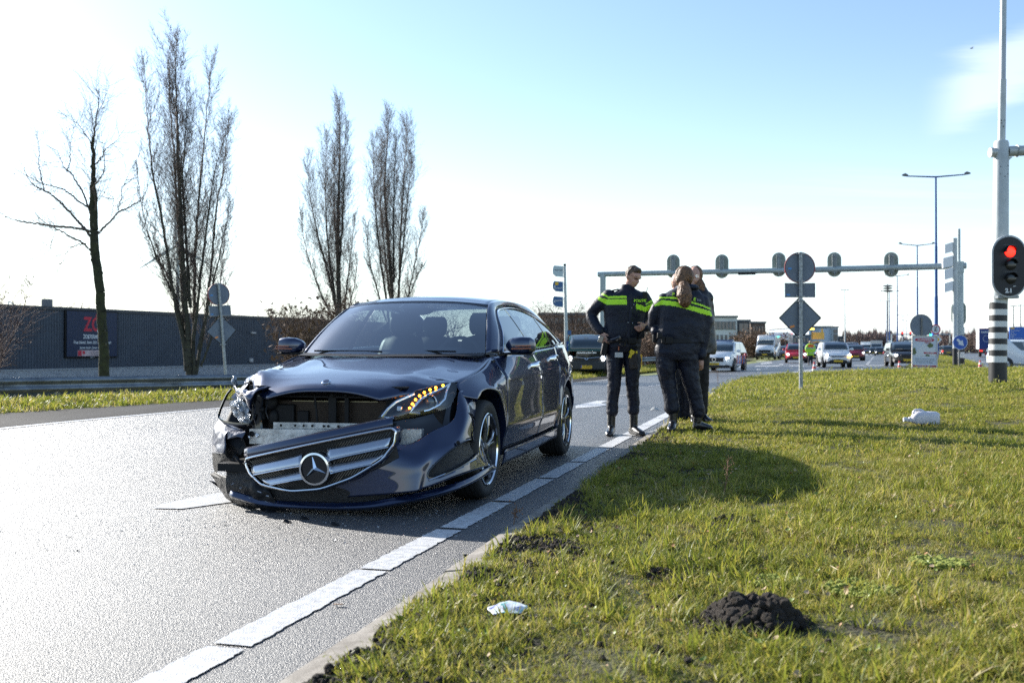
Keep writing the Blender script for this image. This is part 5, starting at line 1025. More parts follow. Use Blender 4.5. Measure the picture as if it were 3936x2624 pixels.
for z, t_ in ((.40, 'Griezel mee, spannend en gezellig'), (.335, 'voor jong en oud, kom naar het'), (.27, 'park in de zomer van dit jaar')): text(t_, .055, pb, SBK, (0, -.004, z), sx=.9)
# lamp posts along the median, signs on the first
LB1 = mat('lamp_blue', (.015, .07, .22), .4, .3)
def lamp_post(px, ptop, Y, l, r, lt, rt, label, head_=True, m_=None):
    q = P(px, 0, Y); z0 = float(gz(q.x, q.y)); o = thing('lamp_post', label, 'street lamp', (q.x, Y, z0), 0, 'twin arm lamp posts down the median'); k = Y / FPX; H = CAM_H + (HOR - ptop) * k - z0; m_ = m_ or LB1
    mb = MB(); mb.tube([(0, 0, -.3), (0, 0, H * .35), (0, 0, H * .36), (0, 0, H * .62), (0, 0, H * .63), (0, 0, H)], [.14, .135, .11, .105, .085, .07], 12); mb.build('pole', m_, o)
    for dx, zt_ in ((l, lt), (r, rt)):
        x1 = dx * k; z1 = H + (ptop - zt_) * k; mb = MB(); mb.tube([(0, 0, H - .05), (x1 * .86, 0, H - .05 + (z1 - H) * .86)], [.06, .045], 8); mb.build('arm', m_, o)
        mb = MB(); mb.tube([(x1 * .82, 0, H + (z1 - H) * .82), (x1 * .9, 0, H + (z1 - H) * .9 + .05), (x1, 0, z1)], [.07, .13, .05], 8, ell=.5, up=(0, 0, 1)); mb.build('lamp_head', GREYB, o)
    return o
lamp_post(2150.5, 404.8, 75, -78, 80, 402.5, 398, 'tall blue twin arm lamp post, nearest of the row on the median')
lamp_post(2107.3, 563, 124, -43, 41, 559, 558.5, 'second blue twin arm lamp post of the median row')
lamp_post(2061, 633, 176, -28, 28, 631, 630.5, 'third twin arm lamp post of the median row')
lamp_post(2043, 669.6, 226, -20, 22, 668, 668, 'fourth twin arm lamp post of the median row'); lamp_post(2037, 691, 278, -17, 17, 690, 690, 'fifth twin arm lamp post of the median row')
lamp_post(2074, 724, 330, -12, 12, 723, 723, 'sixth, far twin arm lamp post of the median row'); lamp_post(2082, 736, 400, -10, 10, 735, 735, 'seventh, farthest twin arm lamp post of the median row')
lamp_post(1940.5, 665, 190, -9, 9, 665.5, 665.5, 'thin pale lamp post above the far buildings', m_=POLE); lamp_post(2328, 702, 170, -7, 7, 703, 703, 'thin lamp post behind the blue direction sign', m_=GREYB); lamp_post(2344, 700, 190, -6, 8, 702, 702, 'thin lamp post at the right frame edge', m_=GREYB)
lm = thing('camera_mast', 'slim mast topped by three stacked discs beside the far lamp posts', 'mast', (P(2039, 0, 215).x, 215, 0)); mb = MB(); mb.tube([(0, 0, -.3), (0, 0, zy(652, 215, 0))], .12, 8); mb.build('pole', GREYB, lm)
for y_ in (656, 661.5, 667.5): MB().lathe([(0, .15), (.7, .1), (1.15, -.1), (0, -.35)], 16, org=(0, 0, zy(y_, 215, 0))).build('disc', GREYB, lm)
nt2 = thing('no_overtaking_sign', 'round red rimmed lorry sign above a yellow diamond on the blue lamp post', 'road sign', (P(2149, 0, 74.6).x, 74.6, -.05))
zc = zy(756.4, 74.6, -.05); disc(.345, -.01, .01, (0, 0, zc)).build('sign_face', WHM, nt2); ring_(.29, .37, -.02, -.012, (0, 0, zc)).build('red_rim', RDM, nt2)
for dz in (.14, 0, -.12): mb = MB(); mb.box((0, -.02, zc + dz), (.22, .01, .055)); mb.box((.05 if dz > 0 else -.05, -.02, zc + dz + .035), (.08, .01, .05)); mb.build('lorry_symbol', BLK, nt2, smooth=False)
zc = zy(779.5, 74.6, -.05); mb = MB(); mb.prism([(.47, zc), (0, zc + .47), (-.47, zc), (0, zc - .47)], -.01, .01); mb.build('diamond', WHM, nt2, smooth=False); mb = MB(); mb.prism([(.31, zc), (0, zc + .31), (-.31, zc), (0, zc - .31)], -.02, -.011); mb.build('diamond_centre', YEL, nt2, smooth=False)
box_((0, .1, 1.3), (.42, .2, 2.6)).build('lamp_cabinet', BLUE, nt2, smooth=False)
# finger post on the left of the officers
fp = thing('finger_post', 'slightly leaning pole with three blue and white arrow direction boards', 'direction sign', (P(1301.5, 0, 50).x, 50, -.35)); fz = lambda y: zy(y, 50, -.35)
dxp = lambda px: (px - 1301.5) * 50 / FPX
mb = MB(); mb.tube([(dxp(1302), 0, -.2), (dxp(1300.5), 0, fz(770)), (dxp(1299), 0, fz(700)), (dxp(1297.2), 0, fz(610))], [.10, .10, .075, .065], 14); mb.build('pole', POLE, fp); mb = MB(); mb.tube([(dxp(1297.2), 0, fz(610)), (dxp(1297.1), 0, fz(606))], .07, 12); mb.build('pole_cap', BLK, fp)
BL2 = mat('board_blue', (.03, .11, .27), .45); BLG = mat('board_grey_white', (.50, .60, .62), .5)
for k, (ya, yb, m2, tt) in enumerate(((609.6, 636.5, BLG, 'Andere wijken'), (645, 671, BL2, 'Den Haag (A12)'), (680, 706, BL2, 'Utrecht (A12)'))):
    z0, z1 = fz(yb), fz(ya); x1 = dxp(1297) - .07; x0 = dxp(1269); pts_ = [(x1, z0), (x0 + .16, z0 + .03), (x0 + .02, z0 + .16), (x0, (z0 + z1) / 2), (x0 + .02, z1 - .10), (x0 + .08, z1), (x1, z1 - .04)]
    mb = MB(); mb.prism([(p_[0], p_[1]) for p_ in pts_], -.05, .05); b_ = mb.build('arrow_board', WHM, fp, smooth=False); c0_ = np.mean(pts_, 0); mb = MB(); mb.prism([(c0_[0] + (p_[0] - c0_[0]) * .9, c0_[1] + (p_[1] - c0_[1]) * .88) for p_ in pts_], -.06, -.051); mb.build('board_face', m2, b_, smooth=False)
    text(tt, .115, fp, WHM if k else SBK, ((x0 + x1) / 2 + .04, -.066, (z0 + z1) / 2 - .08 + (.14 if k != 1 else 0)), sx=.62, bold=.002)
    mb = MB(); mb.prism([(x0 + .06, (z0 + z1) / 2), (x0 + .13, (z0 + z1) / 2 + .06), (x0 + .13, (z0 + z1) / 2 - .06)], -.066, -.061); mb.build('arrow', WHM, fp, smooth=False)
    if k == 1: box_(((x0 + x1) / 2 - .06, -.064, z1 - .14), (.16, .006, .15)).build('yellow_patch', YEL, fp, smooth=False)
box_((dxp(1307.5), -.08, fz(764)), (.18, .03, .22)).build('small_plate', BL2, fp, smooth=False); mb = MB(); mb.box((dxp(1306.5), -.09, fz(795)), (.26, .03, .50)); mb.build('arrow_plate', BLUE, fp, smooth=False)
mb = MB(); z_ = fz(795); xx = dxp(1306.5); mb.prism([(xx - .02, z_ - .18), (xx + .02, z_ - .18), (xx + .02, z_ + .02), (xx + .09, z_), (xx, z_ + .18), (xx - .09, z_), (xx - .02, z_ + .02)], -.115, -.106); mb.build('arrow', WHM, fp, smooth=False)
# big blue direction sign at the right edge
bs = thing('direction_board', 'big blue motorway direction board at the right frame edge', 'direction sign', (P(2352, 0, 120).x, 120, 0)); k_ = 120 / FPX; zz0, zz1 = zy(798, 120, 0), zy(751, 120, 0); x0 = -34 * k_
mb = MB(); mb.box(((x0 + 2.2) / 2, 0, (zz0 + zz1) / 2), (2.2 - x0, .1, zz1 - zz0)); mb.build('board', mat('board_blue_bright', (.012, .12, .50), .45), bs, smooth=False); box_(((x0 + 2.2) / 2, -.06, zz0 + .85), (2.2 - x0, .01, .04)).build('divider', WHM, bs, smooth=False)
for dx, dz in ((.4, 0), (3.6, 0)): box_((x0 + dx, .12, zz0 / 2), (.16, .12, zz0 + .4)).build('board_post', GALVD, bs, smooth=False)
box_((x0 + .35, -.06, zz1 - .16), (.5, .01, .17)).build('route_patch', YEL, bs, smooth=False)
for i_, t_ in enumerate(('Zoetermeer', 'A12', 'Rijswijk', 'Delft', 'Berkel en Rodenrijs', 'Rotterdam')): text(t_, .23, bs, WHM, (x0 + .12, -.06, zz1 - .42 - i_ * .24), align='LEFT')
# far gantry with lit signals
fg = thing('far_gantry', 'thin distant gantry with two red and one green signal', 'gantry', (P(2048, 0, 230).x, 230, 0)); k_ = 230 / FPX; zg = zy(768, 230, 0)
mb = MB(); mb.tube([(0, 0, zg), (134 * k_, 0, zg)], .12, 8); mb.build('beam', GP, fg)
for dx in (0, 134 * k_): mb = MB(); mb.tube([(dx, 0, -.3), (dx, 0, zg)], .17, 8); mb.build('post', GP, fg)
GRN = mat('green_lamp', (0, .6, .35), .4, emit=(.02, .9, .55), es=6.)
for px_, lit in ((2071.5, 1), (2090.7, 1), (2137, 0)):
    dx = (px_ - 2048) * k_; mb = MB(); mb.prism([(dx + a, zg + .1 + b) for a, b in capsule(.46, 1.05, 8)], -.1, .05); h_ = mb.build('signal_head', STR_B, fg, smooth=False); MB().ball((dx, -.14, zg + .1 + (.30 if lit else -.22)), (.19, .05, .19), 10, 6).build('lamp', LR if lit else GRN, h_)
g2 = thing('roadside_signal', 'small dark traffic light behind the black car', 'traffic light', (P(2182, 0, 150).x, 150, 0)); mb = MB(); mb.tube([(0, 0, -.2), (0, 0, 3)], .06, 8); mb.build('post', GALVD, g2); mb = MB(); mb.prism([(a, 1.55 + b) for a, b in capsule(.55, 1.0, 8)], -.1, .05); mb.build('signal_head', STR_B, g2, smooth=False); MB().ball((0, -.12, 1.3), (.15, .05, .15), 10, 6).build('lamp', GRN, g2)
# traffic cones
def cone(px, ybase, Y, label, z=0.):
    q = P(px, ybase, Y); o = thing('traffic_cone', label, 'traffic cone', (q.x, Y, q.z), 0, 'red and white traffic cones on the road'); H = .52
    MB().prism([(-.15, -.15), (.15, -.15), (.15, .15), (-.15, .15)], 0, .03, 'z').build('base', mat('cone_red', (.62, .03, .03), .5), o, smooth=False)
    prev = 0; hs = [.03, .12, .23, .32, .42, H]; rr = lambda h: .125 - .095 * h / H
    for k in range(5): MB().tube([(0, 0, hs[k]), (0, 0, hs[k + 1])], [rr(hs[k]), rr(hs[k + 1])], 16).build('band', MATS['cone_red'] if k % 2 == 0 else STR_W, o)
cone(1870, 858.5, 43, 'red and white cone right of the sign post, near the white hatchback'); cone(2065.6, 854.5, 46, 'red and white cone beside the dark estate car and poster board'); cone(2251, 853, 46, 'red and white cone beside the banded signal mast')
# power lines
for k, (y0, y1) in enumerate(((741, 765), (752, 776), (765, 783))):
    a = P(2352 + 300, y0 - 12, 300); b = P(1400, y1 + 5, 520); pts_ = [a.lerp(b, t) + Vector((0, 0, -3.0 * 4 * t * (1 - t))) for t in np.linspace(0, 1, 14)]
    pl_ = thing('power_line', ['highest', 'middle', 'lowest'][k] + ' thin power line across the pale sky on the right', 'power line', (0, 0, 0)); MB().tube(pts_, .045, 4).build('wire', GREYB, pl_)
# ================================================================ background vehicles
def paintm(name, col, rough=.3, metal=.0): return mat(name, col, rough, metal, coat=.8)
WHP = paintm('white_car_paint', (.80, .81, .82)); REDP = paintm('red_car_paint', (.50, .015, .03)); DREDP = paintm('dark_red_paint', (.22, .01, .03)); BLKP = paintm('black_car_paint', (.015, .016, .02)); DGP = paintm('dark_green_paint', (.01, .085, .078)); DBP = paintm('slate_blue_paint', (.06, .08, .12)); YELP = paintm('yellow_paint', (.75, .42, .01)); SLVP = paintm('silver_paint', (.35, .37, .39), .3, .6)
CGL = mat('car_glass', (.03, .045, .055), .08, coat=1.); HLW = mat('headlight_on', (.9, .93, 1), .2, emit=(1, 1, .95), es=5.); HLO = mat('headlight_off', (.45, .50, .55), .1, coat=.8); PLT = mat('yellow_plate', (.78, .50, .02), .45); TRIM = mat('black_trim', (.012, .012, .014), .5); TLR = mat('tail_light_on', (.6, .01, .01), .3, emit=(1, .03, .02), es=1.6); TYR = MATS['tyre_rubber']; HUB = mat('wheel_silver', (.35, .36, .38), .35, .7); AMBL = mat('amber_light', (1, .5, .05), .3, emit=(1, .55, .05), es=4.)
def car(name, label, cat, px, Y, a, L=4.1, W=1.75, H=1.48, hood=((0, .62), (.10, .74), (.9, .92)), zbelt=.95, ws=(.95, 1.65), rear=(3.35, 3.9), tail=((3.9, .95), (4.1, .85)), col=WHP, lit=True, plate=True, rpl=False, wr=.31, wx=(.80, 3.30), roofy=.80, glasscol=None, grille=(.5, .35, .62), low=(.75, .22, .42), lamp=(.62, .62, .24, .13), lower=None, nwin=2, amber=False, rails=False, group=None, tint=None):
    q = P(px, 0, Y); z0 = float(gz(q.x, q.y)); o = thing(name, label, cat, (q.x, q.y, z0), PI / 2 - R(a), group); w = W / 2
    xs = [h[0] for h in hood] + [ws[0] + .05, (ws[0] + rear[1]) / 2, rear[1] - .05] + [t[0] for t in tail]; zt = [h[1] for h in hood] + [zbelt, zbelt + .02, zbelt + .03] + [t[1] for t in tail]
    top = spl(xs, zt); n = 26; rings = []
    for i in range(n):
        t = i / (n - 1); x = L * t; e = min(t, 1 - t); wf = w * (1 - .22 * math.exp(-e * L / .16) - .06 * math.exp(-e * L / .7)); zt_ = float(top(x)); zl = .20 + .10 * math.exp(-e * L / .25)
        if e == 0: zl += .05
        h = zt_ - zl
        half = [(wf * .80, zl), (wf * .97, zl + h * .12), (wf, zl + h * .40), (wf * .99, zl + h * .70), (wf * .955, zl + h * .90), (wf * .80, zt_)]
        rings.append([(x, y, z) for y, z in half] + [(x, 0, zt_ + .02)] + [(x, -y, z) for y, z in reversed(half)])
    MB().loft(rings).build('body', col, o, ang=30)
    # greenhouse
    wb = w * .93; wt = w * roofy; xr0, xr1 = ws[1], rear[0]; rings = []
    for t in np.linspace(0, 1, 18):
        x = ws[0] + (rear[1] - ws[0]) * t
        k = min(1, (x - ws[0]) / (ws[1] - ws[0]), (rear[1] - x) / max(.05, rear[1] - rear[0])); zr = zbelt + (H - zbelt) * (max(0, k) ** .85); dome = .03 * k
        wr_ = wb + (wt - wb) * k; rings.append([(x, wb, zbelt - .03), (x, wr_ + (wb - wr_) * .05, zr - .06 * k - .005), (x, wr_ * .90, zr - .015 * k), (x, 0, zr + dome), (x, -wr_ * .90, zr - .015 * k), (x, -wr_ - (wb - wr_) * -.05 * -1, zr - .06 * k - .005), (x, -wb, zbelt - .03)])
    MB().loft(rings).build('cabin', col, o, ang=30)
    def scr(nm, x0, x1, sgn):
        d = Vector((x1 - x0, 0, H - zbelt)); nrm = Vector((-(H - zbelt), 0, (x1 - x0))).normalized() * .02
        if sgn < 0: nrm = Vector(((H - zbelt), 0, (x0 - x1))).normalized() * .02
        L_ = []
        for t in (.04, .5, .93):
            k = t; z = zbelt + (H - zbelt) * (t ** .85); ww = (wb + (wt - wb) * t) * .90; x = x0 + (x1 - x0) * t
            L_.append([(x + nrm.x, y * ww, z + nrm.z + .018 * (1 - y * y)) for y in np.linspace(-1, 1, 9)])
        MB().grid(L_).build(nm, glasscol or CGL, o, thick=.01)
    scr('windscreen', ws[0], ws[1], 1); scr('rear_screen', rear[1], rear[0], -1)
    for s_ in (-1, 1):
        xa, xb = ws[0] + .22, rear[1] - .25; xta, xtb = ws[1] + .12, rear[0] - .05
        for k in range(nwin):
            t0, t1 = k / nwin + .012, (k + 1) / nwin - .012; L_ = []
            for v in (.06, .45, .86):
                z = zbelt + (H - zbelt) * v; ww = wb + (wt - wb) * v + .012; x0 = xa + (xb - xa) * t0; x1 = xa + (xb - xa) * t1; X0 = xta + (xtb - xta) * t0; X1 = xta + (xtb - xta) * t1
                L_.append([(x0 + (X0 - x0) * v, s_ * ww, z), (x1 + (X1 - x1) * v, s_ * ww, z)])
            MB().grid(L_).build('side_window', glasscol or CGL, o, thick=.012, smooth=False)
        MB().ball((ws[0] + .25, s_ * (w + .10), zbelt + .06), (.07, .11, .075), 10, 6).build('wing_mirror', TRIM if lower else col, o)
        for x in wx:
            MB().lathe([(0, s_ * (w - .02)), (wr + .055, s_ * (w - .02)), (wr + .055, s_ * (w + .006)), (0, s_ * (w + .006))], 24, org=(x, 0, wr + .01), axis='y').build('wheel_arch', TRIM, o, smooth=False)
            wh = MB().lathe([(0, s_ * (w - .2)), (wr * .93, s_ * (w - .2)), (wr, s_ * (w - .15)), (wr, s_ * (w - .0)), (wr * .9, s_ * (w + .02)), (wr * .66, s_ * (w + .018))], 24, org=(x, 0, wr), axis='y').build('wheel', TYR, o)
            MB().lathe([(wr * .66, s_ * (w + .016)), (wr * .60, s_ * (w + .005)), (.05, s_ * (w + .02)), (0, s_ * (w + .025))], 14, org=(x, 0, wr), axis='y').build('rim', HUB, wh)
            sp = MB()
            for k in range(5): aa = 2 * PI * k / 5 + .4; sp.box((x + wr * .36 * math.cos(aa), s_ * (w + .020), wr + wr * .36 * math.sin(aa)), (wr * .5, .012, .035), Matrix.Rotation(-aa, 3, 'Y'))
            sp.build('spoke', RIMD if not amber else HUB, wh, smooth=False)
        # lamps
        ly, lz, lw, lh = lamp; hx = .06 + .10 * (ly / w); hlm = MB().ball((.10, s_ * ly, lz), (.13, lw / 2, lh / 2), 14, 8).build('headlight', HLO, o)
        if lit: MB().ball((-.015 + .01, s_ * ly, lz), (.05, lw * .30, lh * .38), 10, 6).build('lamp', HLW, hlm)
        MB().ball((L - .10, s_ * (w * .86), zbelt - .16), (.12, .10, .10), 10, 6).build('tail_light', TLR if rpl else RED, o)
    gw, gz0, gz1 = grille
    g_ = MB().box((.045, 0, (gz0 + gz1) / 2), (.12, gw * 2, gz1 - gz0)).build('grille', TRIM, o, bev=.03)
    if low: MB().box((.05, 0, (low[1] + low[2]) / 2), (.10, low[0] * 2, low[2] - low[1])).build('lower_intake', TRIM, o, bev=.03)
    if plate: box_((-.022, 0, .42 if low else .38), (.02, .52, .115)).build('number_plate', PLT, o, smooth=False)
    box_((L + .01, 0, .62), (.02, .52, .115)).build('number_plate', PLT, o, smooth=False)
    if rails:
        for s_ in (-1, 1): MB().tube([(ws[1] + .15, s_ * wt * .92, H + .0), (ws[1] + .3, s_ * wt * .92, H + .06), (rear[0] - .1, s_ * wt * .92, H + .06), (rear[0] + .1, s_ * wt * .92, H - .02)], .02, 6).build('roof_rail', CHR, o)
    return o
# police car
pc = car('police_car', 'white police car with blue and red stripes parked right behind the officers', 'police car', 1640, 51, 24, L=4.42, W=1.80, H=1.56, hood=((0, .60), (.12, .80), (1.0, 1.0)), zbelt=1.02, ws=(1.0, 1.75), rear=(3.7, 4.25), tail=((4.2, 1.0), (4.42, .9)), col=WHP, lamp=(.68, .72, .34, .12), grille=(.48, .52, .74), low=(.78, .20, .36), wr=.34, wx=(.86, 3.58), nwin=2)
PB = mat('police_blue', (.02, .06, .45), .4); PRD = mat('police_red', (.65, .06, .05), .4)
def hoodz(x): return .60 + .20 * min(1, x / .12) * 1 if x < .12 else .80 + .20 * (x - .12) / .88
for s_ in (-1, 1):
    mb = MB(); mb.add([(.16, s_ * .12, hoodz(.16) + .045), (.5, s_ * .02, hoodz(.5) + .06), (.62, s_ * .02, hoodz(.62) + .06), (.30, s_ * .42, hoodz(.3) + .05)], [(0, 1, 2, 3)]); mb.build('blue_stripe', PB, pc, thick=.006, smooth=False)
    mb = MB(); mb.add([(.22, s_ * .45, hoodz(.22) + .04), (.52, s_ * .12, hoodz(.5) + .06), (.62, s_ * .30, hoodz(.62) + .055), (.45, s_ * .72, hoodz(.45) + .03)], [(0, 1, 2, 3)]); mb.build('red_stripe', PRD, pc, thick=.006, smooth=False)
    for k in range(7):
        x0 = 1.2 + k * .36; mb = MB(); mb.add([(x0, s_ * .908, .40), (x0 + .13, s_ * .908, .40), (x0 + .33, s_ * .906, .86), (x0 + .20, s_ * .906, .86)], [(0, 1, 2, 3)]); mb.build('side_stripe', PB if k % 2 else PRD, pc, thick=.006, smooth=False)
MB().box((2.1, 0, 1.61), (.26, 1.15, .10)).build('light_bar', mat('bar_blue', (.03, .08, .20), .2, coat=.6), pc, bev=.03)
MB().lathe([(.085, -.01), (.10, -.01), (.10, .02), (.085, .02)], 20, org=(-.03, 0, .64), axis='x').build('emblem', CHR, pc); text('K-379-J', .10, pc, TRIM, (-.036, 0, .42), rot=(R(90), 0, R(-90)))
# green delivery van
gv = car('delivery_van', 'dark green delivery van stopped left of the officers, yellow plate in front', 'van', 1347, 47, 6, L=4.9, W=1.95, H=1.97, hood=((0, .72), (.10, 1.00), (.75, 1.18)), zbelt=1.22, ws=(.70, 1.50), rear=(4.75, 4.85), tail=((4.85, 1.25), (4.9, 1.2)), col=DGP, lamp=(.78, .84, .30, .30), grille=(.62, .68, .90), low=(.70, .28, .52), wr=.33, wx=(.92, 4.0), roofy=.90, nwin=1, lower=True)
MB().box((.04, 0, .52), (.14, 1.78, .42)).build('bumper', mat('dark_bumper', (.02, .024, .028), .5), gv, bev=.05); box_((-.045, 0, .46), (.02, .52, .115)).build('number_plate', PLT, gv, smooth=False); text('VL-470-T', .115, gv, TRIM, (-.058, -.02, .46), rot=(R(90), 0, R(-90)), bold=.002, sx=.85); box_((-.057, .235, .46), (.004, .045, .11)).build('plate_band', PB, gv, smooth=False)
MB().tube(cr([(-.04, -.60, .90), (-.06, -.2, .86), (-.06, .2, .86), (-.04, .60, .90)], 10), .022, 6).build('chrome_wing', CHR, gv); MB().lathe([(.06, 0), (.08, -.01), (.08, .02)], 18, org=(-.07, 0, .86), axis='x').build('emblem', CHR, gv)
text('GAALLIN BV', .17, gv, mat('van_lettering', (.6, .66, .64), .5), (.28, 0, 1.105), rot=(R(90 - 66), 0, R(-90)), bold=.006); box_((1.30, .05, 1.80), (.02, .22, .09)).build('window_sticker', WHM, gv, smooth=False)
mb = MB()
for k in range(5): mb.ball((.95, -.25 + k * .12, 1.32), (.10, .10, .04), 8, 5)
mb.build('paper_on_dashboard', WHM, gv)
# white high roof van
wv = car('high_roof_van', 'tall white van waiting leftmost in the traffic beyond the junction', 'van', 1756, 104, 22, L=5.9, W=1.99, H=2.55, hood=((0, .80), (.15, 1.15), (.75, 1.35)), zbelt=1.40, ws=(.65, 1.45), rear=(5.8, 5.88), tail=((5.85, 1.4), (5.9, 1.35)), col=WHP, lit=False, lamp=(.82, .86, .22, .42), grille=(.62, .72, 1.0), low=None, wr=.34, wx=(1.0, 4.6), roofy=.92, nwin=0, lower=True, plate=False)
MB().box((.03, 0, .50), (.16, 1.9, .42)).build('bumper', TRIM, wv, bev=.06); box_((-.06, 0, .52), (.02, .52, .12)).build('number_plate', PLT, wv, smooth=False); MB().box((1.16, 0, 2.18), (.35, 1.62, .5), Matrix.Rotation(R(18), 3, 'Y')).build('roof_front', WHP, wv, bev=.1)
# box truck
def truck(name, label, px, Y, a, boxm, cabm, L=7.5, W=2.45, H=3.3, cab=True, bz=.95, cat='truck'):
    q = P(px, 0, Y); o = thing(name, label, cat, (q.x, q.y, float(gz(q.x, q.y))), PI / 2 - R(a)); x0 = 2.0 if cab else 0
    MB().box(((x0 + L) / 2, 0, (bz + H) / 2), (L - x0, W, H - bz)).build('cargo_box', boxm, o, smooth=False, bev=.04); MB().box((L / 2 + .5, 0, bz - .15), (L - 1.5, .9, .25)).build('chassis', TRIM, o, smooth=False)
    if cab:
        MB().prism([(0, .45), (-.0, 1.2), (.25, 2.3), (1.8, 2.45), (1.8, .45)], -W / 2 + .1, W / 2 - .1).build('cab', cabm, o, smooth=False, bev=.06); MB().prism([(-.02, 1.3), (.21, 2.2), (.24, 2.2), (.01, 1.3)], -W / 2 + .25, W / 2 - .25).build('windscreen', CGL, o, smooth=False)
        box_((-.02, 0, .7), (.06, 1.6, .35)).build('grille', TRIM, o, smooth=False)
        for s_ in (-1, 1): box_((-.03, s_ * .95, .62), (.06, .3, .2)).build('headlight', HLW, o, smooth=False); box_((1.0, s_ * (W / 2 - .09), 1.8), (.8, .02, .6)).build('side_window', CGL, o, smooth=False); box_((.1, s_ * (W / 2 + .1), 1.8), (.1, .2, .5)).build('wing_mirror', TRIM, o, smooth=False)
    for x in ((1.0, L - 1.6) if cab else (L - 3.2, L - 1.9)):
        for s_ in (-1, 1): wh = MB().lathe([(0, s_ * (W / 2 - .4)), (.48, s_ * (W / 2 - .4)), (.5, s_ * (W / 2 - .1)), (.46, s_ * (W / 2 - .04)), (.2, s_ * (W / 2 - .06)), (0, s_ * (W / 2 - .03))], 20, org=(x, 0, .5), axis='y').build('wheel', TYR, o)
    return o
tr = truck('box_truck', 'white box truck just behind the tall white van', 1783, 118, 22, WHP, WHP, L=7, W=2.3, H=3.1); text('transport', .5, tr, PB, (1.99, 0, 2.75), rot=(R(90), 0, R(-90)))
car('parked_car', 'dark blue grey car between the white van and the red hatchback', 'car', 1803, 112, 20, L=4.3, W=1.78, H=1.47, col=DBP, lit=False)
car('red_hatchback', 'red hatchback with headlights on behind the centre sign post', 'car', 1829, 77, 15, L=3.85, W=1.68, H=1.50, hood=((0, .60), (.12, .72), (.85, .95)), zbelt=.98, ws=(.82, 1.5), rear=(3.3, 3.75), tail=((3.7, .95), (3.85, .85)), col=REDP, lamp=(.62, .66, .30, .20), grille=(.42, .34, .50))
mn = car('white_crossover', 'small white car with round glowing headlights behind the hi-vis worker', 'car', 1865, 88, 23, L=3.85, W=1.73, H=1.44, hood=((0, .66), (.12, .82), (.9, .98)), zbelt=.98, ws=(1.0, 1.4), rear=(3.5, 3.75), tail=((3.7, .95), (3.85, .85)), col=WHP, lamp=(.60, .74, .30, .30), grille=(.42, .45, .66), roofy=.86)
for s_ in (-1, 1): MB().lathe([(.12, -.02), (.16, -.02), (.16, .02)], 20, org=(-.06, s_ * .60, .74), axis='x').build('lamp_ring', HLW, mn)
ye = car('yellow_service_car', 'yellow service vehicle with amber beacon and raised yellow board on its roof', 'service vehicle', 1876, 108, 20, L=4.8, W=1.9, H=1.9, hood=((0, .8), (.1, 1.0), (.9, 1.15)), zbelt=1.2, ws=(.9, 1.5), rear=(4.6, 4.75), tail=((4.7, 1.2), (4.8, 1.1)), col=YELP, lamp=(.72, .85, .25, .2), roofy=.88)
MB().box((2.2, 0, 2.55), (.12, 1.35, .75)).build('roof_board', YELP, ye, bev=.02, smooth=False); MB().box((2.2, -.45, 3.1), (.1, .22, .5)).build('board_mast', YELP, ye, smooth=False); MB().box((2.2, -.3, 3.4), (.2, 1.4, .06)).build('top_bar', TRIM, ye, smooth=False)
MB().box((2.1, .62, 3.3), (.2, .45, .16)).build('beacon', AMBL, ye, bev=.03); MB().tube([(2.1, .62, 1.9), (2.1, .62, 3.25)], .03, 6).build('beacon_post', TRIM, ye)
car('white_suv', 'white tall car half hidden behind the white hatchback', 'car', 1902, 96, 17, L=4.5, W=1.85, H=1.72, hood=((0, .75), (.1, .92), (.95, 1.08)), zbelt=1.12, ws=(1.0, 1.6), rear=(4.0, 4.4), tail=((4.3, 1.1), (4.5, 1.0)), col=WHP, lit=False)
wh_ = car('white_hatchback', 'small white hatchback with black smiling grille, in front of the cars on the right lane', 'car', 1925, 57, 10, L=3.6, W=1.60, H=1.48, hood=((0, .56), (.10, .70), (.78, .97)), zbelt=1.0, ws=(.78, 1.40), rear=(3.2, 3.52), tail=((3.5, .98), (3.6, .85)), col=WHP, lamp=(.62, .72, .28, .20), grille=(.42, .62, .68), low=(.50, .24, .46), wr=.29, wx=(.70, 3.05), roofy=.82)
MB().ball((-.03, 0, .35), (.035, .50, .14), 20, 10).build('smile_grille', TRIM, wh_); box_((-.075, 0, .38), (.02, .50, .105)).build('number_plate', PLT, wh_, smooth=False)
MB().ball((-.0, -.64, .64), (.05, .13, .05), 10, 6).build('indicator_lamp', AMBL, wh_)
for s_ in (-1, 1): MB().ball((.03, s_ * .70, .36), (.05, .045, .13), 10, 6).build('fog_lamp_recess', TRIM, wh_)
car('dark_red_car', 'dark red small car to the right behind the white hatchback', 'car', 1966, 92, 14, L=3.7, W=1.68, H=1.50, hood=((0, .62), (.12, .76), (.7, .96)), zbelt=1.0, ws=(.68, 1.3), rear=(3.3, 3.6), tail=((3.6, .98), (3.7, .85)), col=DREDP, lamp=(.64, .74, .28, .18), grille=(.40, .52, .60))
car('white_van', 'white van roof showing behind the dark red car', 'van', 1957, 128, 18, L=4.8, W=1.9, H=1.95, hood=((0, .8), (.1, 1.0), (.8, 1.15)), zbelt=1.2, ws=(.75, 1.4), rear=(4.6, 4.75), tail=((4.7, 1.2), (4.8, 1.1)), col=WHP, lit=False)
car('estate_car', 'black estate car with silver roof rails at the stop line beside the poster board', 'car', 2085, 59, 13.5, L=4.6, W=1.78, H=1.50, hood=((0, .62), (.12, .74), (1.0, .95)), zbelt=.98, ws=(1.0, 1.7), rear=(4.0, 4.5), tail=((4.4, .98), (4.6, .85)), col=BLKP, lamp=(.66, .70, .32, .17), grille=(.40, .58, .74), rails=True, nwin=3, wr=.32)
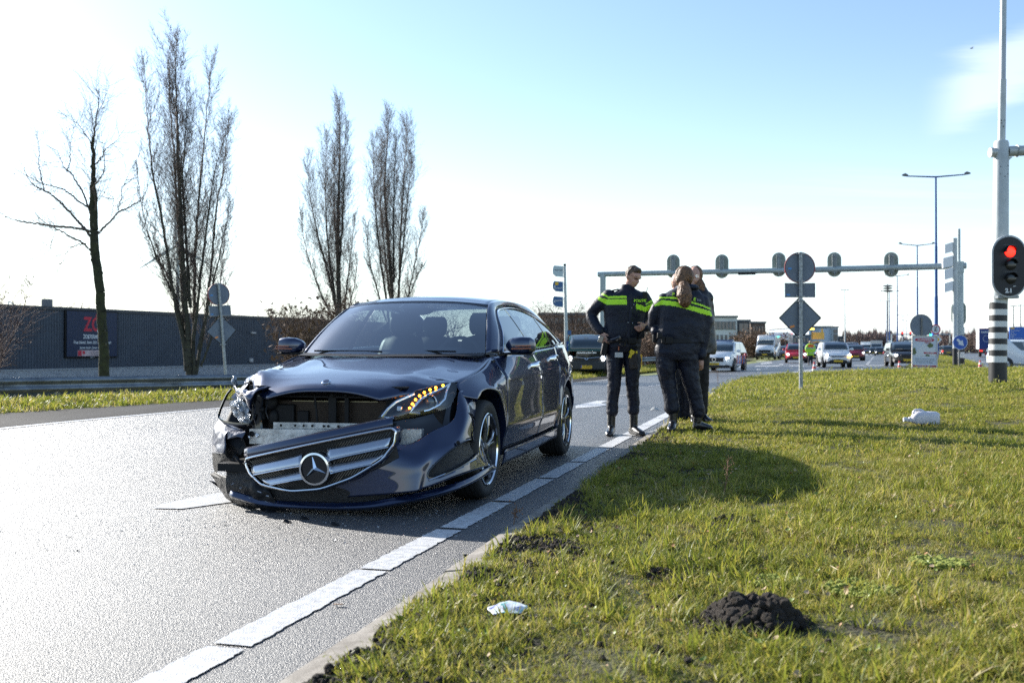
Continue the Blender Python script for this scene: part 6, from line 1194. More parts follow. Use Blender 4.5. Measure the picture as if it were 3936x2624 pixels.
car('far_car', 'tiny dark car on the far road with dazzling headlights', 'car', 2006, 190, 20, col=BLKP); car('far_car', 'tiny black car in the far queue just left of the grey truck base', 'car', 2021, 165, 20, col=BLKP)
car('far_car', 'tiny dark car right of the far white truck', 'car', 1992, 210, 20, col=DBP)
truck('far_truck', 'grey truck far down the road left of the estate car', 2013, 215, 20, SLVP, SLVP, H=3.0); truck('far_truck', 'distant white truck left of the grey truck', 1988, 250, 20, WHP, WHP, H=3.0, L=9); truck('far_bus', 'dark bus windscreen just above the estate car roof', 2096, 150, 18, BLKP, BLKP, H=2.6, cat='bus')
# going away on the right
bt = truck('blue_trailer', 'blue lorry trailer driving away beyond the banded mast', 2263, 140, 203.3, mat('trailer_white', (.75, .77, .78), .5), WHP, L=12, W=2.55, H=4.0, cab=False, bz=1.05)
bt['label'] = 'blue backed white sided lorry trailer driving away beyond the banded mast'; BTM = mat('trailer_blue', (.012, .04, .20), .45)
bt.location = (P(2263, 0, 152).x, 152, 0)
box_((12.03, 0, 2.5), (.06, 2.5, 2.95)).build('rear_door', BTM, bt, smooth=False); text('MAINFREIGHT', .42, bt, WHM, (12.07, 0, 3.45), rot=(R(90), 0, R(90)), bold=.01, sx=.75); box_((12.05, 0, 3.95), (.05, 2.5, .06)).build('red_edge', RDM, bt, smooth=False); box_((12.05, 0, 1.02), (.05, 2.5, .06)).build('red_edge', RDM, bt, smooth=False)
MB().lathe([(.42, 0), (.46, 0)], 24, org=(12.07, -.3, 2.55), axis='x').build('round_logo', WHM, bt, smooth=False)
for s_ in (-1, 1): box_((12.05, s_ * 1.0, .82), (.06, .35, .14)).build('tail_light', TLR, bt, smooth=False)
box_((12.0, 0, .6), (.1, 2.3, .3)).build('bumper', TRIM, bt, smooth=False); box_((11.7, .4, 4.25), (.5, .7, .5)).build('exhaust_stack', TRIM, bt, smooth=False)
car('black_hatchback', 'black hatchback seen from behind with red tail lights, left of the keep-right sign', 'car', 2172.5, 128, 197, L=3.9, W=1.7, H=1.5, col=BLKP, rpl=True, lit=False).location = (P(2170, 0, 132).x, 132, 0)
car('silver_car', 'pale car seen from behind left of the black hatchback', 'car', 2155, 150, 200, col=SLVP, rpl=False, lit=False)
up = car('white_city_car', 'white city car at the right frame edge with multi spoke wheel', 'car', 2440, 51, -82, L=3.54, W=1.64, H=1.49, hood=((0, .62), (.1, .76), (.6, .95)), zbelt=.96, ws=(.6, 1.3), rear=(3.0, 3.48), tail=((3.46, .9), (3.54, .7)), col=WHP, wr=.29, wx=(.60, 3.0), roofy=.84, lit=False)
# ================================================================ people
NAVY = mat('uniform_navy', (.006, .009, .021), .55, bump=.8, bs=28, bdist=.010, spec=.35); HIV = mat('hi_vis_yellow', (.50, .90, .02), .55, emit=(.35, .75, .02), es=.0); SKIN = mat('skin', (.50, .28, .21), .5, var=.1, vs=12); LIPS = mat('lips', (.36, .13, .11), .5); BOOT = mat('boot_leather', (.010, .010, .011), .32, coat=.3, bump=.3, bs=60)
HAIRB = mat('dark_brown_hair', (.055, .032, .018), .45, col2=(.10, .055, .03), vs=40, bump=1., bs=90, bdist=.01); HAIRR = mat('auburn_hair', (.06, .030, .014), .5, col2=(.24, .12, .055), vs=35, bump=1., bs=70, bdist=.012); HAIRL = mat('light_hair', (.28, .18, .10), .5, col2=(.40, .28, .17), vs=35, bump=1., bs=70, bdist=.012); COATL = mat('leather_coat', (.008, .008, .009), .38, bump=.5, bs=25, bdist=.008)
GREYD = mat('silver_print', (.35, .37, .38), .5)
def fold(amp=.006, f=5.):
    def d(c): return amp * (noise.noise(Vector((c.x * f, c.y * f, c.z * f * 1.6))) + .6 * noise.noise(Vector((c.x * f * 2.6 + c.z * 6, c.y * f * 2, c.z * f * 3.4))))
    return d
def ringpts(c, a, b, n=20, p=2.4): return [(c[0] + a * math.copysign(abs(math.cos(t)) ** (2 / p), math.cos(t)), c[1] + b * math.copysign(abs(math.sin(t)) ** (2 / p), math.sin(t)), c[2]) for t in np.linspace(0, 2 * PI, n, endpoint=False)]
def limb(mb, pts, rad, n=12):
    P3 = cr(pts, 4 * len(pts)); r = np.interp(np.linspace(0, 1, len(P3)), np.linspace(0, 1, len(rad)), rad); mb.tube(P3, list(r), n); mb.ball(P3[0], r[0], 12, 8); mb.ball(P3[-1], r[-1], 12, 8)
def band_faces(me, fn):
    for p_ in me.polygons:
        k = fn(p_.center)
        if k: p_.material_index = k
def boot(mb, top, ankle, toe, r=.052):
    limb(mb, [top, ankle], [r, r * .95]); a = Vector(ankle); t = Vector(toe); d = (t - a); d.z = 0; d.normalize(); z0 = .0
    rings = []
    L = (t - a).length + .02
    for s_, w, h in ((-.30, .030, .06), (-.26, .042, .10), (-.05, .048, .125), (.3, .046, .10), (.6, .050, .078), (.85, .045, .062), (1.0, .022, .04)):
        c = a + d * (L * s_); sd = Vector((-d.y, d.x, 0)); rings.append([tuple(Vector((c.x, c.y, 0)) + sd * (w * math.cos(q)) + Vector((0, 0, max(0.0, h / 2 + h / 2 * math.sin(q) * 1.0)))) for q in np.linspace(0, 2 * PI, 14, endpoint=False)])
    mb.loft(rings)
def hand(mb, wrist, dirv, side, curl=.5, k=1., palm_n=None):
    """palm and five fingers; dirv: where the fingers point, side: thumb side"""
    w = Vector(wrist); d = Vector(dirv).normalized(); s_ = Vector(side); s_ = (s_ - d * s_.dot(d)).normalized(); n = d.cross(s_)
    if palm_n is not None and n.dot(Vector(palm_n)) < 0: n = -n
    mb.tube([w - d * .03, w + d * .02, w + d * .05 * k, w + d * .09 * k], [.026, .030, .040, .036], 12, up=tuple(s_), ell=.55); mb.ball(w + d * .05 * k, .022)
    for i, (off, ln) in enumerate(((.030, .072), (.010, .080), (-.011, .075), (-.030, .058))):
        b = w + d * .085 * k + s_ * off; a1 = curl * (1 + .12 * i); p1 = b + (d * math.cos(a1 * .6) + n * math.sin(a1 * .6)) * ln * .45; p2 = p1 + (d * math.cos(a1 * 1.5) + n * math.sin(a1 * 1.5)) * ln * .32; p3 = p2 + (d * math.cos(a1 * 2.2) + n * math.sin(a1 * 2.2)) * ln * .25
        mb.tube([b - d * .02, b, p1, p2, p3], [.010, .010, .0095, .0085, .007], 8); mb.ball(p3, .0072, 8, 6)
    b = w + d * .03 + s_ * .03; p1 = b + (d * .7 + s_ * .7 + n * .3).normalized() * .038; p2 = p1 + (d * .9 + s_ * .25 + n * .5).normalized() * .03; mb.tube([w + d * .01, b, p1, p2], [.016, .014, .011, .009], 8); mb.ball(p2, .009, 8, 6)
def person(label, loc, kind='man'):
    return thing('person', label, 'person', loc)
# --- male officer, seen from the front, head turned down to the right
YM = 11.8; KM = .2934 * YM / FPX
def pm(cx, cy, d=0.): return ((cx - 390) * KM, d, (1475 - cy) * KM)
def px_of(v): return v[0] / KM + 390, 1475 - v[2] / KM
off = person('male officer in navy jacket with hi-vis bands looking down, hand on holster', (P(1314.6 + 390 * .2934, 0, YM).x, YM, 0.0))
mb = MB(); mb.loft([ringpts(pm(*c_), a * KM, b) for c_, a, b in (((436, 338, .0), 66, .075), ((432, 350, 0), 85, .10), ((425, 372, 0), 128, .12), ((420, 400, 0), 160, .145), ((418, 455, 0), 178, .155), ((412, 525, 0), 168, .150), ((404, 600, 0), 156, .145), ((398, 670, 0), 150, .150), ((394, 722, 0), 150, .145))])
mb.loft([ringpts(pm(*c_), a * KM, b) for c_, a, b in (((430, 350, .02), 64, .085), ((432, 320, .02), 58, .080), ((436, 296, .03), 52, .075))])
limb(mb, [pm(285, 392, 0), pm(215, 455, .02), pm(152, 530, .06), pm(172, 600, .01), pm(216, 664, -.06)], [.088, .080, .073, .066, .056]); limb(mb, [pm(560, 405, 0), pm(600, 480, .03), pm(606, 560, .06), pm(600, 625, .0), pm(560, 640, -.11)], [.085, .078, .072, .066, .052])
me = remeshed(mb, .011, 5, fold(.008, 5.)); 
def fm(c):
    x, y = px_of(c)
    if c.y > .10 and x > 270: pass
    if x < 272: w = 420 - (272 - x) * .30 <= y <= 466 - (272 - x) * .62; t = 372 + (x - 240) * .62 <= y <= 388 + (x - 240) * .62 and x > 228
    elif x < 417: w = 420 <= y <= 464; t = 394 <= y <= 411
    elif x < 485: w = t = False
    elif x < 566: b = (x - 485) * .30; w = 452 + b <= y <= 493 + b; t = False
    else: b = 24 - (x - 566) * .55; w = 452 + b <= y <= 494 + b; t = 428 + b <= y <= 441 + b
    if x < 200: w = t = False
    return 1 if (w or t) else 0
band_faces(me, fm); jk = meshobj('jacket', me, [NAVY, HIV], off)
mb = MB(); mb.tube([pm(448, 372, -.125), pm(448, 480, -.162), pm(440, 600, -.155), pm(428, 715, -.15)], .018, 6, ell=.25, up=(1, 0, 0)); mb.build('jacket_placket', NAVY, jk)
text('POLITIE', .042, jk, HIV, pm(516, 433, -.162), bold=.0015)
for x_, y_ in ((468, 462), (452, 486), (425, 600), (458, 604)): MB().ball(pm(x_, y_, -.162), .007, 8, 5).build('snap_button', GREYD, jk)
for s_, (a, b) in ((-1, ((300, 352), (360, 338))), (1, ((500, 345), (560, 375)))): mb = MB(); mb.tube([pm(*a, -.02), pm(*b, -.02)], .026, 8, ell=.35, up=(0, 1, 0)); mb.build('epaulette', NAVY, jk)
mb = MB(); mb.loft([ringpts(pm(*c_), a * KM, b) for c_, a, b in (((398, 700, 0), 140, .135), ((396, 740, 0), 138, .14), ((396, 790, 0), 140, .145), ((396, 830, 0), 118, .12))]); limb(mb, [pm(333, 770, 0), pm(330, 880, 0), pm(328, 1000, -.01), pm(326, 1100, 0), pm(314, 1200, .01), pm(312, 1285, .01)], [.108, .102, .088, .080, .070, .076]); limb(mb, [pm(460, 770, 0), pm(468, 880, 0), pm(466, 1000, -.02), pm(470, 1110, 0), pm(478, 1205, .01), pm(480, 1280, .01)], [.108, .106, .090, .080, .068, .074])
me = remeshed(mb, .011, 5, fold(.010, 6.5)); meshobj('trousers', me, NAVY, off)
mb = MB(); boot(mb, pm(306, 1265, .01), pm(304, 1412, .01), pm(270, 1455, -.22)); meshobj('boot', remeshed(mb, .008, 3), BOOT, off); mb = MB(); boot(mb, pm(480, 1265, .01), pm(480, 1410, .01), pm(532, 1455, -.17)); meshobj('boot', remeshed(mb, .008, 3), BOOT, off)
# body: head, neck, arms and hands in one mesh
mb = MB(); hc_ = Vector(pm(474, 238, -.02)); fdir = Vector((.62, -.78, 0)).normalized(); RH = Matrix.Rotation(math.atan2(-fdir.x, -fdir.y) * -1 + PI, 3, 'Z')
def hd(fwd, sd_, up_): side_v = Vector((-fdir.y, fdir.x, 0)) * -1; tilt = -.46; f2 = fwd * math.cos(tilt) - up_ * math.sin(tilt); u2 = up_ * math.cos(tilt) + fwd * math.sin(tilt); return hc_ + fdir * f2 + side_v * sd_ + Vector((0, 0, u2))
for f_, s_, u_h, r_ in ((-.01, 0, .035, (.085, .085, .085)), (.0, 0, .0, (.078, .078, .10)), (.035, 0, -.045, (.058, .058, .065)), (.058, 0, -.085, (.036, .036, .028)), (.045, .0, .03, (.055, .060, .045)), (.055, -.03, -.035, (.028, .028, .03)), (.055, .03, -.035, (.028, .028, .03))): mb.ball(hd(f_, s_, u_h), r_, 14, 10)
mb.tube([hd(.088, 0, .012), hd(.102, 0, -.010), hd(.113, 0, -.028), hd(.095, 0, -.034)], [.009, .011, .0135, .010], 8); mb.ball(hd(.103, .010, -.030), .009, 8, 6); mb.ball(hd(.103, -.010, -.030), .009, 8, 6)
mb.tube([hd(.086, .018, -.057), hd(.098, 0, -.055), hd(.086, -.018, -.057)], .0075, 6); mb.tube([hd(.084, .016, -.068), hd(.094, 0, -.068), hd(.084, -.016, -.068)], .008, 6)
mb.tube([hd(.085, .045, .022), hd(.098, .022, .026), hd(.098, -.022, .026), hd(.085, -.045, .022)], .010, 6)
for e in (-1, 1): mb.ball(hd(-.008, e * .080, -.012), (.018, .016, .031), 10, 8)
limb(mb, [hd(-.02, 0, -.06), pm(440, 330, .01), pm(436, 370, .0)], [.058, .060, .065])
limb(mb, [pm(285, 392, 0), pm(152, 530, .05), pm(216, 664, -.06)], [.045, .04, .028]); limb(mb, [pm(560, 405, 0), pm(606, 560, .06), pm(560, 635, -.11)], [.045, .04, .028]); limb(mb, [pm(285, 392, 0), pm(430, 385, 0), pm(560, 405, 0)], [.045, .06, .045])
hand(mb, pm(222, 676, -.07), (.30, -.35, -.86), (1, -.3, .3), .35, palm_n=(1, 0, .2)); hand(mb, pm(563, 622, -.13), (-.75, -.35, -.35), (0, -.2, 1), .7, palm_n=(0, .5, -1))
me = remeshed(mb, .0062, 2); meshobj('body', me, SKIN, off)
for e in (-1, 1): MB().ball(hd(.087, e * .030, .006), (.012, .012, .006), 8, 6).build('eye', mat('eye_dark', (.05, .035, .03), .3), off); MB().tube([hd(.088, e * .050, .028), hd(.101, e * .030, .034), hd(.100, e * .014, .030)], .0035, 5).build('eyebrow', HAIRB, off)
MB().tube([hd(.094, .017, -.0625), hd(.102, 0, -.062), hd(.094, -.017, -.0625)], .004, 6).build('lip', LIPS, off)
mb = MB()
for f_, u_h, r_ in ((-.022, .040, (.090, .090, .088)), (-.035, .01, (.070, .082, .078)), (.015, .075, (.070, .068, .048)), (.035, .092, (.045, .055, .028))): mb.ball(hd(f_, 0, u_h), r_, 16, 12)
me = remeshed(mb, .007, 2, lambda c: .005 * noise.noise(Vector((c.x * 60, c.y * 60, c.z * 25)))); meshobj('hair', me, HAIRB, off)
bl = MB().loft([ringpts(pm(*c_), a * KM, b) for c_, a, b in (((397, 722, 0), 146, .150), ((397, 755, 0), 146, .152))]).build('belt', BLK, off, bev=.004)
MB().box(pm(455, 740, -.15), (.10, .05, .08)).build('pouch', BLK, bl, bev=.01); MB().box(pm(538, 690, -.12), (.05, .05, .10)).build('pouch', BLK, bl, bev=.01)
mb = MB(); mb.box(pm(250, 790, -.06), (.07, .10, .20), Matrix.Rotation(R(10), 3, 'Y')); mb.build('holster', BLK, bl, bev=.015); mb = MB(); mb.tube([pm(275, 745, -.12), pm(330, 730, -.18), pm(365, 712, -.19)], .024, 8); mb.build('torch', BLK2, bl)
MB().lathe([(.030, -.01), (.038, 0), (.030, .01)], 18, org=pm(380, 760, -.18), axis='y').build('handcuff', BLK2, bl); MB().tube([pm(352, 785, -.165), pm(350, 815, -.165)], .006, 6).build('key_cord', mat('orange_cord', (.5, .14, .05), .5), bl); MB().box(pm(352, 850, -.165), (.094, .006, .058)).build('badge_card', mat('card_white', (.55, .55, .54), .5), bl, smooth=False)
mb = MB(); mb.box(pm(465, 890, -.12), (.095, .06, .20), Matrix.Rotation(R(-4), 3, 'Y')); mb.ball(pm(465, 925, -.12), (.055, .035, .05)); mb.build('leg_holster', mat('holster_brown', (.03, .022, .018), .6), off, bev=.015); mb = MB(); mb.box(pm(455, 828, -.155), (.055, .03, .045), Matrix.Rotation(R(30), 3, 'Y')); mb.box(pm(442, 855, -.155), (.030, .03, .055), Matrix.Rotation(R(25), 3, 'Y')); mb.box(pm(490, 830, -.15), (.02, .03, .03)); mb.build('taser', mat('taser_yellow', (.85, .62, .01), .4), off, bev=.004)
mb = MB(); mb.box(pm(556, 398, -.14), (.050, .035, .10)); mb.tube([pm(568, 375, -.14), pm(575, 326, -.14)], .0055, 6); mb.build('radio', BLK, off, bev=.004); MB().tube([pm(556, 430, -.155), pm(540, 450, -.17), pm(546, 478, -.16)], .004, 5).build('radio_cord', BLK, off)
text('politie', .022, off, GREYD, pm(288, 888, -.108))
ph = thing('phone', 'black phone held against the holster by the male officer', 'phone', (off.location.x + pm(215, 728, 0)[0], YM - .15, pm(215, 728, 0)[2])); mb = MB(); mb.box((0, 0, 0), (.012 + .045, .03, .085), Matrix.Rotation(R(20), 3, 'Y')); mb.build('phone_body', BLK2, ph, bev=.005); MB().box((0, -.017, 0), (.045, .003, .07), Matrix.Rotation(R(20), 3, 'Y')).build('screen', CGL if 'car_glass' in MATS else BLK2, ph, smooth=False)
# --- female officer, seen from behind
YW = 11.2; KW = .2934 * YW / FPX
def pw(cx, cy, d=0.): return ((cx - 900) * KW, d, (1430 - cy) * KW)
wo = person('female officer from behind with long auburn ponytail and hi-vis bands', (P(1314.6 + 900 * .2934, 0, YW).x, YW, .10))
mb = MB(); mb.loft([ringpts(pw(*c_), a * KW, b) for c_, a, b in (((880, 296, .0), 62, .075), ((882, 316, 0), 85, .09), ((878, 340, 0), 125, .11), ((872, 380, 0), 165, .135), ((864, 440, 0), 184, .150), ((862, 520, 0), 192, .150), ((858, 600, 0), 188, .15), ((848, 680, 0), 186, .155), ((846, 745, 0), 186, .15))])
mb.ball(pw(905, 315, -.05), (.13, .10, .045)); mb.ball(pw(905, 760, .0), (.17, .14, .05))
limb(mb, [pw(718, 412, 0), pw(662, 490, .02), pw(645, 565, .05), pw(652, 630, .12), pw(700, 670, .24)], [.082, .074, .068, .064, .052]); mb.ball(pw(652, 655, .03), (.06, .08, .055)); limb(mb, [pw(1012, 420, 0), pw(1040, 520, .01), pw(1042, 640, .02), pw(1022, 750, .01), pw(1008, 845, -.01)], [.080, .076, .072, .066, .058])
me = remeshed(mb, .009, 4, fold(.010, 4.5))
def fw(c):
    x = c.x / KW + 900; y = 1430 - c.z / KW; xs_ = [600, 655, 690, 785, 880, 985, 1065, 1100]
    w = np.interp(x, xs_, [470, 440, 412, 425, 452, 478, 496, 505]) <= y <= np.interp(x, xs_, [478, 458, 450, 463, 486, 517, 534, 540]); xt = [600, 655, 690, 785, 920, 1005, 1070]; t = np.interp(x, xt, [420, 397, 387, 391, 427, 451, 472]) <= y <= np.interp(x, xt, [428, 408, 400, 405, 442, 464, 486])
    if 600 < y: return 0
    return 1 if (w or t) and x > 640 else 0
band_faces(me, fw); jk2 = meshobj('jacket', me, [NAVY, HIV], wo)
for t_, x_, y_ in (('P', 774, 372), ('E', 938, 411)): text(t_, .050, jk2, HIV, pw(x_, y_, -.155), rot=(R(90), R(8), 0), bold=.002)
for bx, by in ((733, 366), (958, 414)):
    for k in range(6): MB().box(pw(bx + (k % 3) * 12 + (k // 3) * 3, by + (k // 3) * 9 - 4 + (k % 3) * 2, -.156), (.011, .004, .008)).build('print_square', GREYD, jk2, smooth=False)
mb = MB(); mb.ball(pw(835, 780, 0), (.22, .145, .14)); mb.loft([ringpts(pw(*c_), a * KW, b) for c_, a, b in (((835, 690, 0), 165, .14), ((825, 760, 0), 178, .15), ((820, 820, 0), 182, .155), ((815, 880, 0), 150, .13))]); limb(mb, [pw(738, 810, 0), pw(735, 920, 0), pw(748, 1040, .01), pw(766, 1150, 0), pw(778, 1250, 0)], [.125, .118, .098, .086, .088]); limb(mb, [pw(905, 810, 0), pw(908, 920, 0), pw(928, 1040, .0), pw(952, 1140, 0), pw(976, 1230, 0), pw(984, 1285, 0)], [.130, .122, .100, .084, .078, .080])
meshobj('trousers', remeshed(mb, .011, 5, fold(.010, 6.5)), NAVY, wo)
mb = MB(); boot(mb, pw(786, 1250, 0), pw(786, 1372, .0), pw(752, 1410, -.16)); meshobj('boot', remeshed(mb, .008, 3), BOOT, wo); mb = MB(); boot(mb, pw(986, 1262, 0), pw(978, 1365, .0), pw(1080, 1400, .02)); meshobj('boot', remeshed(mb, .008, 3), BOOT, wo)
mb = MB(); mb.ball(pw(888, 232, .02), (.082, .098, .118), 16, 12); mb.ball(pw(905, 262, .06), (.062, .062, .075)); mb.tube([pw(948, 262, .06), pw(962, 278, .085), pw(950, 284, .07)], [.010, .013, .01], 8); mb.ball(pw(932, 300, .05), (.03, .03, .03)); mb.ball(pw(938, 250, .0), (.012, .016, .03)); limb(mb, [pw(888, 270, .02), pw(888, 330, .0)], [.056, .058]); limb(mb, [pw(700, 400, 0), pw(655, 500, .03), pw(700, 670, .24)], [.04, .04, .026]); limb(mb, [pw(1012, 425, 0), pw(1042, 640, .02), pw(1006, 850, -.01)], [.04, .036, .027]); limb(mb, [pw(700, 400, 0), pw(870, 380, 0), pw(1012, 425, 0)], [.04, .06, .04])
hand(mb, pw(1005, 862, -.01), (-.12, .05, -1), (-1, .4, 0), .45, palm_n=(-.4, .6, 0)); hand(mb, pw(706, 672, .25), (.6, .5, 0), (0, 0, 1), .4)
meshobj('body', remeshed(mb, .0065, 2), SKIN, wo)
def hairmesh(mb, nm, m_, parent, amp=.008): 
    me = remeshed(mb, .008, 2, lambda c: amp * noise.noise(Vector((c.x * 42, c.y * 42, c.z * 10))) + amp * .9 * noise.noise(Vector((c.x * 120, c.y * 120, c.z * 18)))); return meshobj(nm, me, m_, parent)
mb = MB(); mb.ball(pw(876, 222, -.005), (.108, .112, .118), 18, 12); mb.ball(pw(850, 250, -.05), (.075, .07, .085)); mb.tube([pw(862, 285, -.10), pw(856, 330, -.15), pw(856, 385, -.185), pw(860, 440, -.185), pw(866, 475, -.175)], [.050, .074, .086, .068, .026], 14); hairmesh(mb, 'hair', HAIRR, wo, .006)
MB().tube([pw(840, 290, -.12), pw(870, 296, -.14), pw(890, 288, -.12)], .014, 6).build('hair_tie', BLK, wo)
MB().loft([ringpts(pw(*c_), a * KW, b) for c_, a, b in (((825, 715, 0), 172, .152), ((823, 748, 0), 178, .158))]).build('belt', BLK, wo, bev=.004)
for x_, y_, w_, h_ in ((640, 712, .04, .09), (668, 690, .05, .06), (735, 725, .10, .08), (700, 722, .05, .08)): MB().box(pw(x_, y_, -.14 if x_ > 660 else -.02), (w_, .05, h_)).build('belt_pouch', BLK, wo, bev=.008)
# --- two people behind her
Y3 = 12.5; K3 = .2934 * Y3 / FPX
def p3(cx, cy, d=0.): return ((cx - 1000) * K3, d, (1385 - cy) * K3)
ci = person('woman in black leather coat and glasses standing half hidden behind the female officer', (P(1314.6 + 1000 * .2934, 0, Y3).x, Y3, .09))
mb = MB(); mb.loft([ringpts(p3(*c_), a * K3, b) for c_, a, b in (((990, 300, 0), 45, .06), ((992, 330, 0), 62, .10), ((995, 375, 0), 78, .13), ((1000, 450, 0), 88, .14), ((1006, 600, 0), 104, .16), ((1010, 760, 0), 116, .18), ((1008, 850, 0), 112, .18))]); limb(mb, [p3(1050, 400, -.02), p3(1072, 520, 0), p3(1075, 650, -.03), p3(1060, 760, -.08)], [.075, .07, .06, .05]); limb(mb, [p3(940, 400, 0), p3(925, 540, 0), p3(950, 640, .1)], [.075, .07, .055]); mb.ball(p3(1072, 410, -.05), (.045, .04, .05))
cme = remeshed(mb, .012, 4, fold(.010, 4)); meshobj('coat', cme, COATL, ci)
mb = MB(); limb(mb, [p3(975, 840, 0), p3(965, 1050, 0), p3(955, 1300, 0)], [.09, .075, .06]); limb(mb, [p3(1022, 840, 0), p3(1026, 1050, 0), p3(1022, 1300, 0)], [.09, .07, .058]); meshobj('trousers', remeshed(mb, .012, 4, fold(.006, 6)), BLK, ci)
for x_, tx in ((955, 935), (1022, 1060)): mb = MB(); boot(mb, p3(x_, 1280), p3(x_, 1340), p3(tx, 1370, -.16)); meshobj('boot', remeshed(mb, .009, 3), BOOT, ci)
mb = MB(); mb.ball(p3(958, 232, 0), (.075, .09, .115), 14, 10); mb.tube([p3(940, 240, -.08), p3(938, 252, -.10)], .012, 6); mb.ball(p3(955, 270, -.03), (.05, .06, .05)); limb(mb, [p3(965, 270), p3(985, 330)], [.05, .055]); hand(mb, p3(1055, 775, -.09), (-.4, -.3, -.8), (-1, 0, 0), .5); limb(mb, [p3(985, 340), p3(1050, 400, -.02), p3(1075, 650, -.03), p3(1055, 770, -.09)], [.05, .04, .035, .026]); meshobj('body', remeshed(mb, .007, 2), SKIN, ci)
mb = MB(); mb.ball(p3(968, 226, .03), (.092, .10, .118), 16, 10); mb.tube([p3(985, 270, .0), p3(1002, 320, -.06), p3(1010, 365, -.09)], [.05, .06, .025], 10); hairmesh(mb, 'hair', HAIRR, ci, .008); MB().tube([p3(955, 236, -.09), p3(975, 236, -.085), p3(978, 250, -.083), p3(960, 250, -.09), p3(955, 236, -.09)], .003, 5).build('glasses', CHR, ci)
Y4 = 12.9; K4 = .2934 * Y4 / FPX
def p4(cx, cy, d=0.): return ((cx - 850) * K4, d, (1372 - cy) * K4)
o4 = person('light haired officer almost hidden behind the female officer, only hair and legs showing', (P(1314.6 + 850 * .2934, 0, Y4).x, Y4, .0))
mb = MB(); mb.loft([ringpts(p4(*c_), a * K4, b) for c_, a, b in (((815, 300, 0), 50, .07), ((820, 330, 0), 95, .11), ((826, 400, 0), 130, .14), ((830, 560, 0), 125, .14), ((835, 740, 0), 120, .14))]); limb(mb, [p4(735, 390), p4(725, 520), p4(760, 640, -.1)], [.075, .066, .05]); limb(mb, [p4(930, 390), p4(945, 520), p4(930, 640, -.05)], [.075, .066, .05]); me = remeshed(mb, .012, 4, fold(.008, 5))
band_faces(me, lambda c: 1 if (395 < 1372 - c.z / K4 < 412) or (422 < 1372 - c.z / K4 < 462) else 0); meshobj('jacket', me, [NAVY, HIV], o4)
mb = MB(); limb(mb, [p4(800, 740), p4(805, 1000), p4(815, 1290)], [.11, .085, .065]); limb(mb, [p4(890, 740), p4(905, 1000), p4(905, 1150), p4(898, 1290)], [.11, .09, .08, .07]); mb.ball(p4(845, 760), (.2, .14, .12)); meshobj('trousers', remeshed(mb, .012, 4, fold(.009, 6)), NAVY, o4)
for x_, tx in ((815, 790), (898, 860)): mb = MB(); boot(mb, p4(x_, 1270), p4(x_, 1330), p4(tx, 1350, -.18)); meshobj('boot', remeshed(mb, .009, 3), BOOT, o4)
mb = MB(); mb.ball(p4(822, 232), (.08, .095, .115)); limb(mb, [p4(820, 260), p4(818, 330)], [.055, .06]); hand(mb, p4(765, 650, -.12), (.5, -.5, -.4), (0, 0, 1), .5); hand(mb, p4(925, 650, -.06), (-.4, -.4, -.6), (0, 0, 1), .5); limb(mb, [p4(765, 650, -.12), p4(735, 500, 0), p4(735, 390), p4(820, 350), p4(930, 390), p4(945, 520), p4(925, 650, -.06)], [.026, .035, .04, .05, .04, .035, .026]); meshobj('body', remeshed(mb, .008, 2), SKIN, o4)
mb = MB(); mb.ball(p4(826, 232, .01), (.086, .095, .105)); mb.tube([p4(806, 250, .0), p4(800, 285, .02)], [.06, .03], 8); hairmesh(mb, 'hair', HAIRL, o4, .008)
# --- hi-vis road worker far behind
YH = 68; KH = .12703 * YH / FPX
def p5(cx, cy, d=0.): return ((cx - 1240) * KH, d, (955 - cy) * KH)
hv = person('road worker in yellow and orange hi-vis jacket walking among the cars', (P(1703 + 1240 * .12703, 0, YH).x, YH, float(gz(22, 68)))); HIY = mat('worker_yellow', (.45, .80, .03), .6); HIO = mat('worker_orange', (.85, .13, .02), .6)
mb = MB(); mb.loft([ringpts(p5(*c_), a * KH, b) for c_, a, b in (((1245, 575, 0), 40, .08), ((1245, 600, 0), 66, .12), ((1245, 700, 0), 66, .13), ((1245, 790, 0), 62, .13))]); limb(mb, [p5(1185, 615), p5(1163, 680), p5(1190, 735, -.1)], [.075, .07, .055]); limb(mb, [p5(1305, 615), p5(1328, 665), p5(1310, 715, -.1)], [.075, .07, .055]); me = remeshed(mb, .02, 3, fold(.01, 5))
def f5(c):
    x = c.x / KH + 1240; y = 955 - c.z / KH
    if 590 < y < 640 and 1195 < x < 1300: return 1
    if 648 < y < 664 or 740 < y < 752: return 2
    return 0
band_faces(me, f5); meshobj('jacket', me, [HIY, HIO, GREYD], hv)
mb = MB(); limb(mb, [p5(1222, 790), p5(1220, 860, -.05), p5(1214, 925, .05)], [.10, .08, .06]); limb(mb, [p5(1268, 790), p5(1268, 860), p5(1268, 935, -.05)], [.10, .08, .06]); meshobj('trousers', remeshed(mb, .02, 3), NAVY, hv)
mb = MB(); mb.ball(p5(1242, 553), (.085, .09, .115)); limb(mb, [p5(1243, 570), p5(1245, 600)], [.05, .05]); meshobj('body', remeshed(mb, .012, 2), SKIN, hv); mb = MB(); mb.ball(p5(1242, 548, -.02), (.092, .10, .105)); meshobj('hair', remeshed(mb, .015, 2), HAIRL, hv)
for x_ in (1212, 1270): mb = MB(); boot(mb, p5(x_, 915), p5(x_, 942), p5(x_, 948, -.2)); meshobj('boot', remeshed(mb, .014, 2), BOOT, hv)
